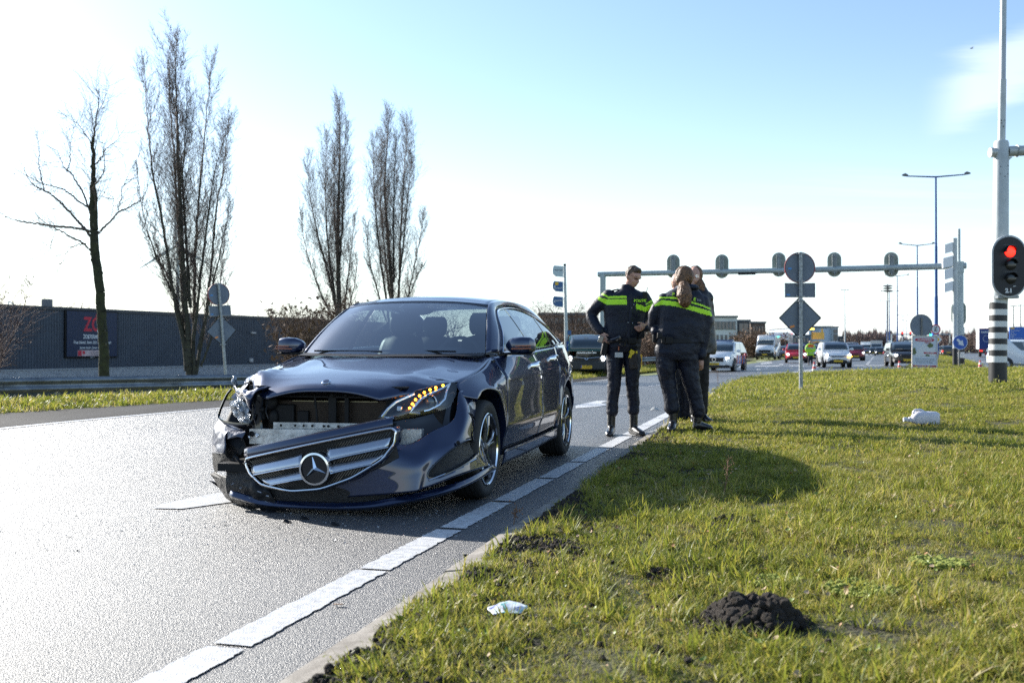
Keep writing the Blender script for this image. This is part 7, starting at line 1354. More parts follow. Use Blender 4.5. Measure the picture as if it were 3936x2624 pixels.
# ================================================================ bare trees
BARK = mat('bark', (.035, .032, .026), .9, col2=(.075, .072, .045), vs=5, bump=1., bs=14, bdist=.04); TWIG = mat('twig_bark', (.10, .078, .068), .85); TWIG2 = mat('dry_twig_brown', (.10, .065, .045), .9); LEAFD = mat('dead_leaf', (.13, .07, .04), .85, col2=(.20, .12, .07), vs=3)
def frusta(segs, n=4):
    """segs: array (k,8) = p0,p1,r0,r1 -> one mesh of open prisms"""
    s = np.array(segs, float); a, b, r0, r1 = s[:, :3], s[:, 3:6], s[:, 6], s[:, 7]; d = b - a; L = np.linalg.norm(d, axis=1)[:, None]; d = d / np.maximum(L, 1e-6)
    u = np.cross(d, [0.31, .95, .05]); u /= np.maximum(np.linalg.norm(u, axis=1)[:, None], 1e-6); v = np.cross(d, u); k = len(s); V = np.empty((k, 2 * n, 3))
    for i in range(n):
        t = 2 * PI * i / n; w = u * math.cos(t) + v * math.sin(t); V[:, i] = a + w * r0[:, None]; V[:, n + i] = b + w * r1[:, None]
    base = np.arange(k)[:, None] * 2 * n; F = []
    for i in range(n): j = (i + 1) % n; F.append(np.stack([base[:, 0] + i, base[:, 0] + j, base[:, 0] + n + j, base[:, 0] + n + i], 1))
    return V.reshape(-1, 3), np.concatenate(F)
def fast_mesh(name, V, F, m_, smooth=True):
    me = bpy.data.meshes.new(name); me.vertices.add(len(V)); me.vertices.foreach_set('co', np.asarray(V, np.float32).ravel()); nf, c = F.shape; me.loops.add(nf * c); me.loops.foreach_set('vertex_index', np.asarray(F, np.int32).ravel())
    me.polygons.add(nf); me.polygons.foreach_set('loop_start', np.arange(nf, dtype=np.int32) * c); me.polygons.foreach_set('loop_total', np.full(nf, c, np.int32)); me.polygons.foreach_set('use_smooth', [smooth] * nf); me.materials.append(m_); me.update(); me.validate(); return me
def mobj(name, me, parent=None):
    o = bpy.data.objects.new(name, me); COL.objects.link(o); o.parent = parent; return o
RG = np.random.default_rng(11)
def rvec(): v = RG.normal(size=3); return v / np.linalg.norm(v)
def norm(v): return v / max(1e-9, np.linalg.norm(v))
def shoot(out, p, d, L, r, n, up, wob, r_end=.25):
    """a wandering shoot; returns its points"""
    pts = [(p.copy(), d.copy(), r)]; st = L / n
    for i in range(n):
        d = norm(d + rvec() * wob + np.array([0, 0, up])); q = p + d * st; r2 = r * (1 - (1 - r_end) / n * 1.0) if False else r + (r * 0 + (r_end * pts[0][2]) - pts[0][2]) / n; r2 = max(r2, .3 * r_end * pts[0][2]); out.append((*p, *q, r, r2)); p, r = q, r2; pts.append((p.copy(), d.copy(), r))
    return pts
def side_dir(d, ang): a = rvec(); a = norm(a - d * a.dot(d)); return norm(d * math.cos(ang) + a * math.sin(ang))
def poplar(label, Y, stems, base, r0, dens=1.0, group=None, name='poplar_tree', zb_=-.6, lift=0.):
    c = P(base, 0, Y); o = thing(name, label, 'tree', (c.x, Y, 0), 0, group); trunk = []; crown = []; k = Y / FPX
    for si, st in enumerate(stems):
        dy = 0 if si == 0 else RG.uniform(-1.2, 1.2)
        pts = [np.array([(px - base) * k, dy * min(1, i / 2.0), CAM_H + (HOR - (py + 30 * (880 - py) / 820)) * k]) for i, (px, py) in enumerate(st)]
        n = max(12, int(len(pts) * 6)); C = cr(pts, n); Ls = np.concatenate([[0], np.cumsum(np.linalg.norm(np.diff(C, axis=0), axis=1))]); H = Ls[-1]; rr = (r0 if si == 0 else r0 * .60) * .38 * (H / 18) ** .7
        C[1:-1] += RG.normal(size=(n - 2, 3)) * .02
        for i in range(n - 1):
            t0, t1 = i / (n - 1), (i + 1) / (n - 1); (trunk if t0 < .62 else crown).append((*C[i], *C[i + 1], rr * (1 - t0) ** 1.0 + .012, rr * (1 - t1) ** 1.0 + .012))
        m_ = int(H * 5.2 * dens)
        for j in range(m_):
            t = .12 + .88 * (j + RG.random()) / m_; i = min(n - 2, int(t * (n - 1))); p = C[i] + (C[i + 1] - C[i]) * (t * (n - 1) - i); d = norm(C[min(n - 1, i + 1)] - C[i]); L = (1.0 + 2.4 * (1 - t)) * RG.uniform(.5, 1.15) * min(1.2, H / 12) * (.75 if t < .3 else 1)
            sp = shoot(crown, p, side_dir(d, R(RG.uniform(22, 48))), L, .010 + .011 * (1 - t), 5, .22, .09)
            for q, dd, r_ in sp[1:]:
                for _ in range(4):
                    s2 = shoot(crown, q, side_dir(dd, R(RG.uniform(20, 55))), L * RG.uniform(.22, .48), .0070, 2, .20, .12, .45)
                    if RG.random() < .75: q3, d3, _r = s2[1]; shoot(crown, q3, side_dir(d3, R(35)), L * .2, .006, 1, .12, .1, .5)
    V, F = frusta(trunk, 8); mobj('trunk', fast_mesh('trunk', V, F, BARK), o); V, F = frusta(crown, 3); mobj('crown', fast_mesh('crown', V, F, TWIG), o); return o
poplar('tallest bare poplar with many stems, left of the leaning sign post', 53, [
    [(436, 880), (430, 740), (420, 600), (412, 430), (405, 260), (402, 150), (403, 56)], [(428, 850), (415, 680), (402, 520), (392, 360), (380, 200), (373, 76)], [(446, 860), (440, 700), (437, 560), (447, 400), (460, 250), (474, 96)],
    [(450, 860), (462, 740), (470, 600), (482, 460), (500, 340), (512, 232)], [(425, 800), (400, 640), (385, 500), (362, 380), (350, 250), (343, 132)], [(420, 760), (405, 690), (385, 640), (352, 560), (328, 480), (312, 345)],
    [(418, 730), (392, 650), (366, 600), (340, 540), (322, 470)], [(455, 800), (480, 700), (500, 600), (518, 520), (533, 452)], [(444, 780), (458, 640), (472, 500), (488, 380), (520, 260)], [(428, 640), (414, 480), (430, 320), (436, 180)], [(438, 700), (424, 520), (410, 330), (388, 150)], [(462, 840), (482, 780), (500, 700), (505, 620), (512, 540)]], 440, .46, .66, 'row of tall bare poplars beyond the road')
poplar('bare pointed poplar standing directly behind the car bonnet, middle of the three', 82, [
    [(782, 850), (779, 700), (776, 560), (778, 420), (780, 300), (778, 205)], [(778, 760), (765, 640), (752, 520), (748, 400), (752, 290)], [(776, 720), (755, 620), (733, 530), (715, 440), (708, 350)], [(774, 740), (748, 690), (722, 620), (700, 540), (690, 470)], [(786, 740), (796, 640), (804, 560), (812, 480)],
    [(780, 600), (790, 480), (796, 380), (798, 270)], [(778, 660), (768, 520), (762, 420), (764, 320)], [(788, 760), (800, 700), (812, 640), (816, 570)]], 780, .55, 1.05, 'row of tall bare poplars beyond the road')
poplar('bare twin topped poplar behind the car roof, right of the three', 82, [
    [(905, 850), (902, 700), (893, 560), (884, 430), (888, 320), (895, 240)], [(912, 800), (915, 660), (918, 520), (924, 400), (930, 320), (932, 258)], [(895, 740), (880, 620), (868, 500), (862, 400), (862, 300)], [(890, 740), (868, 660), (850, 580), (842, 500)], [(918, 760), (935, 680), (950, 600), (965, 520), (972, 480)],
    [(920, 720), (945, 660), (962, 620), (975, 600)], [(905, 640), (905, 500), (908, 400), (912, 300)], [(898, 700), (886, 600), (872, 450), (876, 300)], [(916, 640), (930, 520), (940, 420), (948, 340)]], 906, .5, 1.0, 'row of tall bare poplars beyond the road')
# nearer bare tree on the left with its wide low limbs
def bare_tree():
    Y = 31; k = Y / FPX; base = 238; c = P(base, 0, Y); o = thing('bare_tree', 'leafless tree with dark mossy trunk in front of the billboard', 'tree', (c.x, Y, 0)); trunk = []; crown = []
    W = lambda px, py, d=0.: np.array([(px - base) * k, d, CAM_H + (HOR - py) * k]); X = lambda x, y: (x * .3622, 29.9 + y * .3622)
    tp = [W(240, 880), W(238, 800), W(233, 720), W(227, 640), W(217, 565), W(215, 520), W(213, 440), W(214, 400), W(212, 330), W(216, 300), W(222, 250), W(228, 200)]; C = cr(tp, 60); tr_ = np.interp(np.linspace(0, 1, 60), [0, .1, .35, .52, .6, .75, .85, 1], [.165, .15, .135, .12, .075, .05, .03, .008]); C[2:-1, 0] += RG.normal(size=57) * .012
    for i in range(59): (trunk if i < 45 else crown).append((*C[i], *C[i + 1], tr_[i], tr_[i + 1]))
    limbs = [([(575, 1385), (480, 1365), (350, 1350), (240, 1337), (130, 1320), (60, 1300), (-10, 1265)], .045, 0), ([(575, 1420), (520, 1355), (450, 1290), (375, 1215), (290, 1140), (220, 1105), (150, 1070), (100, 1010), (70, 950)], .052, .6), ([(280, 1130), (240, 1050), (200, 950), (178, 880), (150, 760), (120, 690)], .026, .9), ([(580, 1245), (520, 1205), (470, 1160), (430, 1130), (380, 1115), (300, 1095), (260, 1040)], .035, -.5),
             ([(575, 1285), (520, 1150), (470, 1080), (420, 1005), (370, 970), (330, 900), (300, 840)], .040, .5), ([(418, 1000), (422, 930), (405, 850), (400, 740), (388, 660)], .020, .7), ([(585, 1520), (545, 1465), (500, 1440), (430, 1395), (370, 1360), (320, 1320)], .04, -.7), ([(620, 1400), (660, 1350), (710, 1290), (745, 1250), (800, 1220), (850, 1185), (885, 1130), (900, 1050)], .045, .4), ([(745, 1250), (752, 1170), (745, 1090), (765, 1020), (785, 940)], .022, .6),
             ([(600, 1300), (612, 1200), (615, 1115), (660, 1070), (700, 1010), (715, 930), (722, 850)], .038, -.6), ([(600, 960), (625, 920), (650, 850), (700, 800), (740, 720)], .026, .4), ([(590, 850), (560, 790), (530, 740), (495, 690), (465, 640)], .022, -.4), ([(600, 780), (575, 700), (555, 620), (535, 540)], .018, .3), ([(610, 640), (640, 570), (660, 500), (670, 430)], .015, .2), ([(545, 1460), (470, 1470), (410, 1500), (370, 1560), (330, 1600)], .02, .4), ([(350, 1350), (320, 1440), (280, 1510), (190, 1560)], .014, .3), ([(705, 1290), (710, 1200), (700, 1160), (640, 1130)], .014, .2)]
    for pts, r, dd in limbs:
        L = cr([W(*X(*p_), dd * i / len(pts) * 1.5) for i, p_ in enumerate(pts)], 7 * len(pts)); n = len(L); L[2:] += RG.normal(size=(n - 2, 3)) * .012
        for i in range(n - 1): crown.append((*L[i], *L[i + 1], r * (1 - .85 * i / n), r * (1 - .85 * (i + 1) / n)))
        for j in range(int(n * .62)):
            i = RG.integers(int(n * .22), n - 1); d = norm(L[i + 1] - L[i]); Lb = RG.uniform(.35, 1.25) * (1.15 - .4 * i / n); s1 = shoot(crown, L[i].copy(), side_dir(d, R(RG.uniform(30, 65))), Lb, .0062, 5, .06, .16, .35)
            for q, d2, _ in s1[1:]:
                if RG.random() < .8: s2 = shoot(crown, q, side_dir(d2, R(RG.uniform(25, 55))), Lb * RG.uniform(.25, .5), .0030, 3, .05, .16, .5)
    for j in range(60):
        i = RG.integers(30, 58); d = norm(C[i + 1] - C[i]); s1 = shoot(crown, C[i].copy(), side_dir(d, R(RG.uniform(30, 55))), RG.uniform(.4, 1.5), .0075, 6, .14, .12, .3)
        for q, d2, _ in s1[1:]: shoot(crown, q, side_dir(d2, R(35)), RG.uniform(.15, .5), .0032, 3, .08, .2, .5)
    V, F = frusta(trunk, 14); me = fast_mesh('trunk', V, F, mat('mossy_bark', (.020, .020, .014), .95, col2=(.042, .048, .022), vs=6, bump=1., bs=22, bdist=.05, detail=8))
    t_ = mobj('trunk', me, o); mb = MB()
    for j in range(26): i = RG.integers(2, 40); a = RG.uniform(0, 2 * PI); mb.ball(C[i] + np.array([math.cos(a), math.sin(a), 0]) * tr_[i] * .92, (.035, .035, .06), 7, 5)
    mb.build('bark_knot', BARK, t_); V, F = frusta(crown, 4); mobj('crown', fast_mesh('crown', V, F, TWIG), o)
bare_tree()
# bare round-headed trees and scrub in the middle distance, four shapes reused
def gen_tree(seed, H=7., spread=.9, dens=1., tm=TWIG2):
    global RG; sv = RG; RG = np.random.default_rng(seed); trunk = []; crown = []
    sp = shoot(trunk, np.array([0, 0, -.3]), np.array([0, 0, 1.]), H * .35, H * .022, 5, .1, .08, .75); p, d, r = sp[-1]
    def rec(p, d, L, r, lev):
        pts = shoot(crown, p, d, L, r, 5 if lev < 3 else 3, .05, .17, .4)
        if lev >= 4: return
        for q, dd, rr in pts[1:]:
            for _ in range(2 if lev < 3 else 3):
                if RG.random() < .85 * dens: rec(q, side_dir(dd, R(RG.uniform(20, 55))), L * RG.uniform(.40, .62), max(rr * .6, .007), lev + 1)
    for j in range(5): rec(sp[-1 - (j % 3)][0], side_dir(np.array([0, 0, 1.]), R(RG.uniform(12, 50)) * spread), H * .42, r * .6, 2)
    V, F = frusta(trunk, 7); V2, F2 = frusta(crown, 3); RG = sv
    return fast_mesh('trunk', V, F, BARK), fast_mesh('crown', V2, F2, tm)
PR_ = [gen_tree(s_, 7., .9, 1.) for s_ in (1, 2, 3)] + [gen_tree(9, 7., 1.4, 1.1)]
def put_tree(px, ptop, Y, k, label, group='bare trees in the middle distance', zb_=-.5, name='bare_tree', wide=1.0):
    top = P(px, ptop, Y); q = thing(name, label, 'tree', (top.x, Y, zb_), RG.uniform(0, 6), group); s_ = (top.z - zb_) / 6.6; q.scale = (s_ * wide, s_ * wide, s_)
    mobj('trunk', PR_[k][0], q); mobj('crown', PR_[k][1], q); return q
for i, (px, pt, Y, k, w, lb) in enumerate([(1262, 652, 66, 0, 1.0, 'bare tree just left of the finger post, close behind the car boot'), (1232, 690, 78, 1, 1.3, 'small bare tree showing over the car roof rear'), (1330, 672, 90, 2, 1.4, 'bare brown tree right of the finger post'), (1362, 690, 84, 3, 1.5, 'spreading bare tree left of the male officer'), (1300, 690, 105, 1, 1.5, 'dense bare tree in front of the apartment block'), (1405, 700, 96, 0, 1.5, 'bare tree behind the male officer'),
        (1470, 700, 100, 2, 1.5, 'bare tree visible between the two officers'), (1500, 716, 92, 3, 1.4, 'low bare tree beside the female officer left arm'), (1540, 722, 110, 1, 1.4, 'bare tree hidden behind the female officer'),
        (702, 668, 70, 0, 1.0, 'thin bare tree above the warehouse roof right of the sign post'), (672, 690, 74, 2, 1.0, 'small bare tree at the warehouse roof line'), (742, 706, 60, 1, 1.3, 'bare tree left of the middle poplar foot'), (610, 694, 120, 1, 1.0, 'distant bare tree behind the warehouse, right'), (570, 690, 125, 2, 1.1, 'distant bare tree behind the warehouse near the sign post'), (640, 694, 122, 0, 1.1, 'distant bare tree over the warehouse end'), (548, 706, 128, 3, 1.0, 'low distant bare tree behind the leaning sign'),
        (148, 655, 118, 2, 1.0, 'faint bare tree over the warehouse roof above the billboard'), (130, 668, 122, 0, .8, 'faint small bare tree by the roof stack'), (1000, 690, 88, 3, 1.3, 'low bare tree right of the twin topped poplar'), (1030, 694, 110, 1, 1.2, 'bare tree top just over the car roof'), (1180, 700, 100, 2, 1.3, 'bare tree top over the car rear pillar'), (840, 700, 95, 0, 1.3, 'bare tree between the two right poplars'),
        (1742, 734, 132, 3, 1.5, 'dark bushy bare tree behind the tall white van'), (1722, 742, 128, 1, 1.3, 'dark bare tree by the police car'), (1778, 752, 136, 0, 1.2, 'bare tree right of the tall white van roof'), (1965, 760, 300, 1, 1.0, 'faint bare tree on the far wood edge'), (1985, 768, 300, 2, 1.0, 'second faint bare tree on the far wood'), (2030, 768, 320, 0, 1.2, 'pale bare tree above the far wood left of the masts'), (2215, 762, 250, 2, 1.3, 'bare tree behind the keep right sign'), (2340, 734, 200, 3, 1.3, 'bare tree behind the blue direction board')]):
    put_tree(px, pt, Y, k, lb, wide=w)
# shrubs carrying dead brown leaves
def shrub(label, px, ptop, Y, w, zb_, n=26, leaf=900, group=None, tm=TWIG2, ls=.05):
    top = P(px, ptop, Y); H = top.z - zb_; o = thing('shrub', label, 'shrub', (top.x, Y, zb_), 0, group); st = []; ends = []
    for j in range(n):
        p = np.array([RG.uniform(-.3, .3) * w, RG.uniform(-.3, .3) * w, 0]); d = norm(np.array([p[0] * .8 / w * 2, p[1] * .8 / w * 2, 1.])); s1 = shoot(st, p, d, H * RG.uniform(.7, 1.05), .018, 7, .02, .16, .3)
        for q, dd, r in s1[1:]:
            for _ in range(4):
                s2 = shoot(st, q, side_dir(dd, R(RG.uniform(30, 70))), w * RG.uniform(.2, .5), .008, 4, .03, .25, .4); ends += [x[0] for x in s2[1:]]
                s3 = shoot(st, s2[2][0], side_dir(s2[2][1], R(45)), w * .2, .005, 2, .03, .25, .5); ends.append(s3[-1][0])
    V, F = frusta(st, 3); mobj('branches', fast_mesh('branches', V, F, tm), o)
    if leaf:
        E_ = np.array(ends); idx_ = RG.integers(0, len(E_), leaf); c = E_[idx_] + RG.normal(size=(leaf, 3)) * .05; a = RG.normal(size=(leaf, 3)) * ls; b = RG.normal(size=(leaf, 3)) * ls; V = np.stack([c - a, c + b, c + a, c - b], 1).reshape(-1, 3); F = np.arange(leaf * 4).reshape(-1, 4); lo_ = mobj('foliage', fast_mesh('foliage', V, F, LEAFD, False), o); lo_['kind'] = 'stuff'
    return o
shrub('brown leaved shrub against the warehouse end, left of the car mirror', 690, 716, 44, 1.6, -.4, 26, 700); shrub('tall brown leaved shrub behind the car windscreen edge', 742, 704, 46, 2.0, -.4, 28, 900); shrub('dark shrub at the foot of the middle poplar', 790, 700, 60, 2.2, -.4, 26, 1500)
sb = shrub('reddish twiggy shrub poking in at the left frame edge', -60, 640, 40, 2.4, -.3, 34, 500, tm=mat('reddish_twig', (.07, .035, .03), .8), ls=.02)
for i, (px, pt, Y) in enumerate(((1248, 775, 60), (1285, 770, 64), (1325, 766, 66), (1365, 768, 68), (1400, 770, 70), (1440, 776, 72), (1480, 772, 74), (1515, 776, 74))): shrub('brown scrub bush behind the green van, ' + ['first from the left', 'second from the left', 'third, right of the finger post', 'fourth, behind the van roof', 'fifth, by the male officer elbow', 'sixth, behind the male officer', 'seventh, between the officers', 'eighth, beside the female officer'][i], px, pt - 6, Y, 2.2, -.8, 16, 900, 'scrub bushes across the junction', ls=.045)
for i, (px, pt) in enumerate(((1722, 768), (1742, 762), (1765, 766))): shrub(['dark hedge bush right of the police car', 'dark hedge bush left of the tall white van', 'dark hedge bush behind the tall white van'][i], px, pt, 118, 2.4, -.3, 14, 900, 'dark bushes behind the vans', ls=.07)
# far woods: too dense to count
def wood(name, label, segs, n, col):
    V = []; 
    for (px0, px1, top0, top1, Y) in segs:
        m_ = int(n * (px1 - px0) / 100); x = RG.uniform(px0, px1, m_); tp = top0 + (top1 - top0) * (x - px0) / (px1 - px0) + 3.0 * np.sin(x * .19) + 1.8 * np.sin(x * .53 + 1); y = Y + RG.uniform(-12, 12, m_); h = (HOR - tp) * Y / FPX + CAM_H; z = -.5 + (h + .5) * RG.random(m_) ** .7; X = (x - 1176) * y / FPX; c = np.stack([X, y, z], 1); s_ = Y * .0022
        a = np.stack([RG.normal(size=m_) * s_ * .25, RG.normal(size=m_) * s_ * .25, np.abs(RG.normal(size=m_)) * s_ * 1.6], 1); b = RG.normal(size=(m_, 3)) * s_ * .35; V.append(np.stack([c - b * .5, c + b * .5, c + a], 1).reshape(-1, 3))
    V = np.concatenate(V); F = np.arange(len(V)).reshape(-1, 3); o = mobj(name, fast_mesh(name, V, F, col, False)); o['kind'] = 'stuff'; o['label'] = label
FW = mat('far_wood_brown', (.14, .095, .085), .9, col2=(.19, .14, .12), vs=.05)
wood('far_wood', 'brown leafless wood along the horizon', [(1935, 2062, 770, 775, 330), (2062, 2180, 785, 786, 420), (2150, 2240, 772, 768, 300), (2235, 2400, 766, 770, 280), (1990, 2060, 766, 772, 350), (1560, 1760, 782, 786, 300), (1750, 1960, 784, 786, 420)], 5200, FW)
wood('hedge', 'low brown hedge and scrub across the junction', [(1225, 1560, 772, 776, 92)], 9000, mat('scrub_brown', (.075, .055, .04), .9, col2=(.12, .09, .06), vs=.2))
# ================================================================ grass, soil, litter
def tuft(seed, n, h, spread, w, bend=.6, leafy=0):
    r = np.random.default_rng(seed); V = []; F = []
    for i in range(n):
        a = r.uniform(0, 2 * PI); d = np.array([math.cos(a), math.sin(a), 0]); b = np.array([r.normal() * spread * .5, r.normal() * spread * .5, -.01]); hh = h * r.uniform(.45, 1.15); bd = bend * r.uniform(.2, 1.3); ww = w * r.uniform(.6, 1.3); s_ = np.array([-d[1], d[0], 0]) * ww; k0 = len(V)
        for j, t in enumerate((0, .4, .75, 1.0)):
            p = b + np.array([0, 0, hh * (t - .35 * bd * t * t)]) + d * hh * bd * t * t
            if j < 3: V += [p - s_ * (1 - .45 * t), p + s_ * (1 - .45 * t)]
            else: V.append(p)
        F += [(k0, k0 + 1, k0 + 3, k0 + 2), (k0 + 2, k0 + 3, k0 + 5, k0 + 4), (k0 + 4, k0 + 5, k0 + 6)]
    me = bpy.data.meshes.new('grass_tuft'); me.from_pydata([tuple(v) for v in V], [], F); me.materials.append(GRASS); return me
def scatter(name, label, pts, scl, tufts, m_=None, parent=None, tilt=.25):
    """one object; its points carry copies of the tufts by geometry nodes"""
    src = bpy.data.collections.new(name + '_source')
    for i, t in enumerate(tufts): src.objects.link(bpy.data.objects.new('%s_source_%d' % (name, i), t))
    me = bpy.data.meshes.new(name); me.vertices.add(len(pts)); me.vertices.foreach_set('co', np.asarray(pts, np.float32).ravel()); n = len(pts)
    a = me.attributes.new('scl', 'FLOAT', 'POINT'); a.data.foreach_set('value', np.asarray(scl, np.float32)); a = me.attributes.new('rot', 'FLOAT_VECTOR', 'POINT'); rv = np.stack([RG.normal(size=n) * tilt, RG.normal(size=n) * tilt, RG.uniform(0, 2 * PI, n)], 1); a.data.foreach_set('vector', rv.astype(np.float32).ravel())
    a = me.attributes.new('pick', 'INT', 'POINT'); a.data.foreach_set('value', RG.integers(0, len(tufts), n).astype(np.int32))
    o = bpy.data.objects.new(name, me); COL.objects.link(o); o['kind'] = 'stuff'; o['label'] = label
    ng = bpy.data.node_groups.new(name, 'GeometryNodeTree'); ng.interface.new_socket('Geometry', in_out='INPUT', socket_type='NodeSocketGeometry'); ng.interface.new_socket('Geometry', in_out='OUTPUT', socket_type='NodeSocketGeometry')
    gi = N(ng, 'NodeGroupInput'); go = N(ng, 'NodeGroupOutput'); ci_ = N(ng, 'GeometryNodeCollectionInfo'); ci_.inputs[0].default_value = src; ci_.inputs[1].default_value = True; ci_.inputs[2].default_value = True
    mp_ = N(ng, 'GeometryNodeMeshToPoints'); ip = N(ng, 'GeometryNodeInstanceOnPoints'); ip.inputs['Pick Instance'].default_value = True
    def att(nm, ty): q = N(ng, 'GeometryNodeInputNamedAttribute', data_type=ty); q.inputs[0].default_value = nm; return q.outputs[0]
    er = N(ng, 'FunctionNodeEulerToRotation'); ng.links.new(att('rot', 'FLOAT_VECTOR'), er.inputs[0])
    ng.links.new(gi.outputs[0], mp_.inputs[0]); ng.links.new(mp_.outputs[0], ip.inputs['Points']); ng.links.new(ci_.outputs[0], ip.inputs['Instance']); ng.links.new(er.outputs[0], ip.inputs['Rotation']); ng.links.new(att('scl', 'FLOAT'), ip.inputs['Scale']); ng.links.new(att('pick', 'INT'), ip.inputs['Instance Index']); ng.links.new(ip.outputs[0], go.inputs[0])
    md = o.modifiers.new('scatter', 'NODES'); md.node_group = ng; return o
bare = lambda x, y: noise.noise(Vector((x * 1.1, y * 1.1, 11))) + .55 * noise.noise(Vector((x * 3.1, y * 3.1, 5)))
def field(n, x0, x1, y0, y1, keep, smin, smax, edge=0.15):
    Pn = []; Sn = []
    xs_ = RG.uniform(x0, x1, n); ys_ = RG.uniform(y0, y1, n)
    for x, y in zip(xs_, ys_):
        if abs(x) > y * .56 + 1.2: continue
        if not keep(x, y): continue
        d = edist(x, y)
        if d < edge: continue
        b = bare(x, y); t = -.84 + 1.08 * math.exp(-(d - .12) / .42) - (.12 if y > 9 else 0)      # soil shows near the kerb and in worn spots
        if b < t: 
            if RG.random() < .86: continue
        Pn.append((x, y, vz(x, y, d))); Sn.append(RG.uniform(smin, smax) * (1 + .7 * noise.noise(Vector((x * 1.7, y * 1.7, 21))) + .55 * noise.noise(Vector((x * 6, y * 6, 27)))))
    return Pn, Sn
molehills = [(.80, 3.32), ]
def hole(x, y): return all((x - a) ** 2 + (y - b) ** 2 > .022 for a, b in molehills)
TN = [tuft(s_, 16, .034, .035, .0017, 1.0) for s_ in range(5)] + [tuft(20, 10, .070, .030, .0022, .6), tuft(21, 16, .05, .03, .0020, 1.2), tuft(22, 18, .026, .04, .0022, 1.2)]
A1, S1 = field(24000, -1.6, 3.6, 2.0, 5.0, hole, .65, 1.25); A2, S2 = field(32000, -1.2, 5.6, 5.0, 8.5, lambda x, y: True, .7, 1.3)
A1b, S1b = field(1700, -1.6, 4.6, 2.0, 8.5, hole, .9, 1.7)
A1c = [p_ for p_ in A1b if noise.noise(Vector((p_[0] * 1.3, p_[1] * 1.3, 40))) > -.02]
scatter('tall_grass', 'longer tufts standing up out of the short verge grass', A1c, RG.uniform(.9, 1.7, len(A1c)), [tuft(30 + s_, 22, .085, .028, .0023, .75) for s_ in range(4)])
scatter('near_grass', 'short rough grass on the verge close to the camera', A1 + A2, S1 + S2, TN)
TM = [tuft(40 + s_, 18, .042, .07, .0034, 1.0) for s_ in range(5)] + [tuft(60, 12, .07, .06, .004, .8)]
A3, S3 = field(36000, 0., 11., 8.5, 17, lambda x, y: True, .6, 1.15); scatter('middle_grass', 'short rough grass on the middle of the verge', A3, S3, TM)
TF = [tuft(80 + s_, 20, .055, .16, .008, .9) for s_ in range(5)]
A4, S4 = field(42000, 3., 26, 17, 42, lambda x, y: True, .6, 1.15); scatter('far_grass_blades', 'short grass on the far end of the verge', A4, S4, TF)
# left bank
PL = []; SL_ = []
c, nr = BANK; Lc = np.concatenate([[0], np.cumsum(np.hypot(*np.diff(c, axis=0).T))])
for _ in range(26000):
    s_ = RG.uniform(0, min(Lc[-1], 70)); o_ = RG.uniform(0, 7.) ** 1.0; x = np.interp(s_, Lc, c[:, 0]); y = np.interp(s_, Lc, c[:, 1]); nx = np.interp(s_, Lc, nr[:, 0]); ny = np.interp(s_, Lc, nr[:, 1]); q = (x - nx * o_, y - ny * o_); z = np.interp(o_, [0, .5, 1.0, 1.6, 2.6, 4.5, 8], [.0, .03, .10, .10, .02, -.1, -.5]); PL.append((q[0], q[1], float(gz(*q)) + z - .02)); SL_.append(RG.uniform(.8, 1.6) * (1.25 if o_ < 1.5 else 1))
scatter('left_grass', 'uneven grass under the guard rail', PL, SL_, [tuft(100 + s_, 16, .085, .10, .006, .6) for s_ in range(5)])
# grass on the traffic island by the keep-right sign
isl = MB(); ip_ = [G(2088, 850), G(2205, 851), G(2258, 846), G(2200, 826), G(2140, 815), G(2100, 817)]
ctr = sum(ip_, Vector()) / len(ip_); rings = []
for k_, z_ in ((1.0, .0), (1.0, .13), (.96, .16), (.6, .26), (.1, .3)): rings.append([tuple(ctr + (p_ - ctr) * k_ + Vector((0, 0, z_ + float(gz(p_.x, p_.y))))) for p_ in ip_])
isl.loft(rings); tag(isl.build('traffic_island', M_TURF, smooth=False), kind='structure', label='kerbed grass traffic island under the gantry mast')
PI_ = []; 
for _ in range(9000):
    a = RG.integers(0, len(ip_)); u1, u2 = RG.random(), RG.random(); 
    if u1 + u2 > 1: u1, u2 = 1 - u1, 1 - u2
    p_ = ctr + (ip_[a] - ctr) * u1 + (ip_[(a + 1) % len(ip_)] - ctr) * u2; k_ = u1 + u2
    if k_ < .97: PI_.append((p_.x, p_.y, float(gz(p_.x, p_.y)) + .16 + .12 * (1 - k_)))
scatter('island_grass', 'tufty grass on the traffic island', PI_, RG.uniform(1, 1.9, len(PI_)), TF)
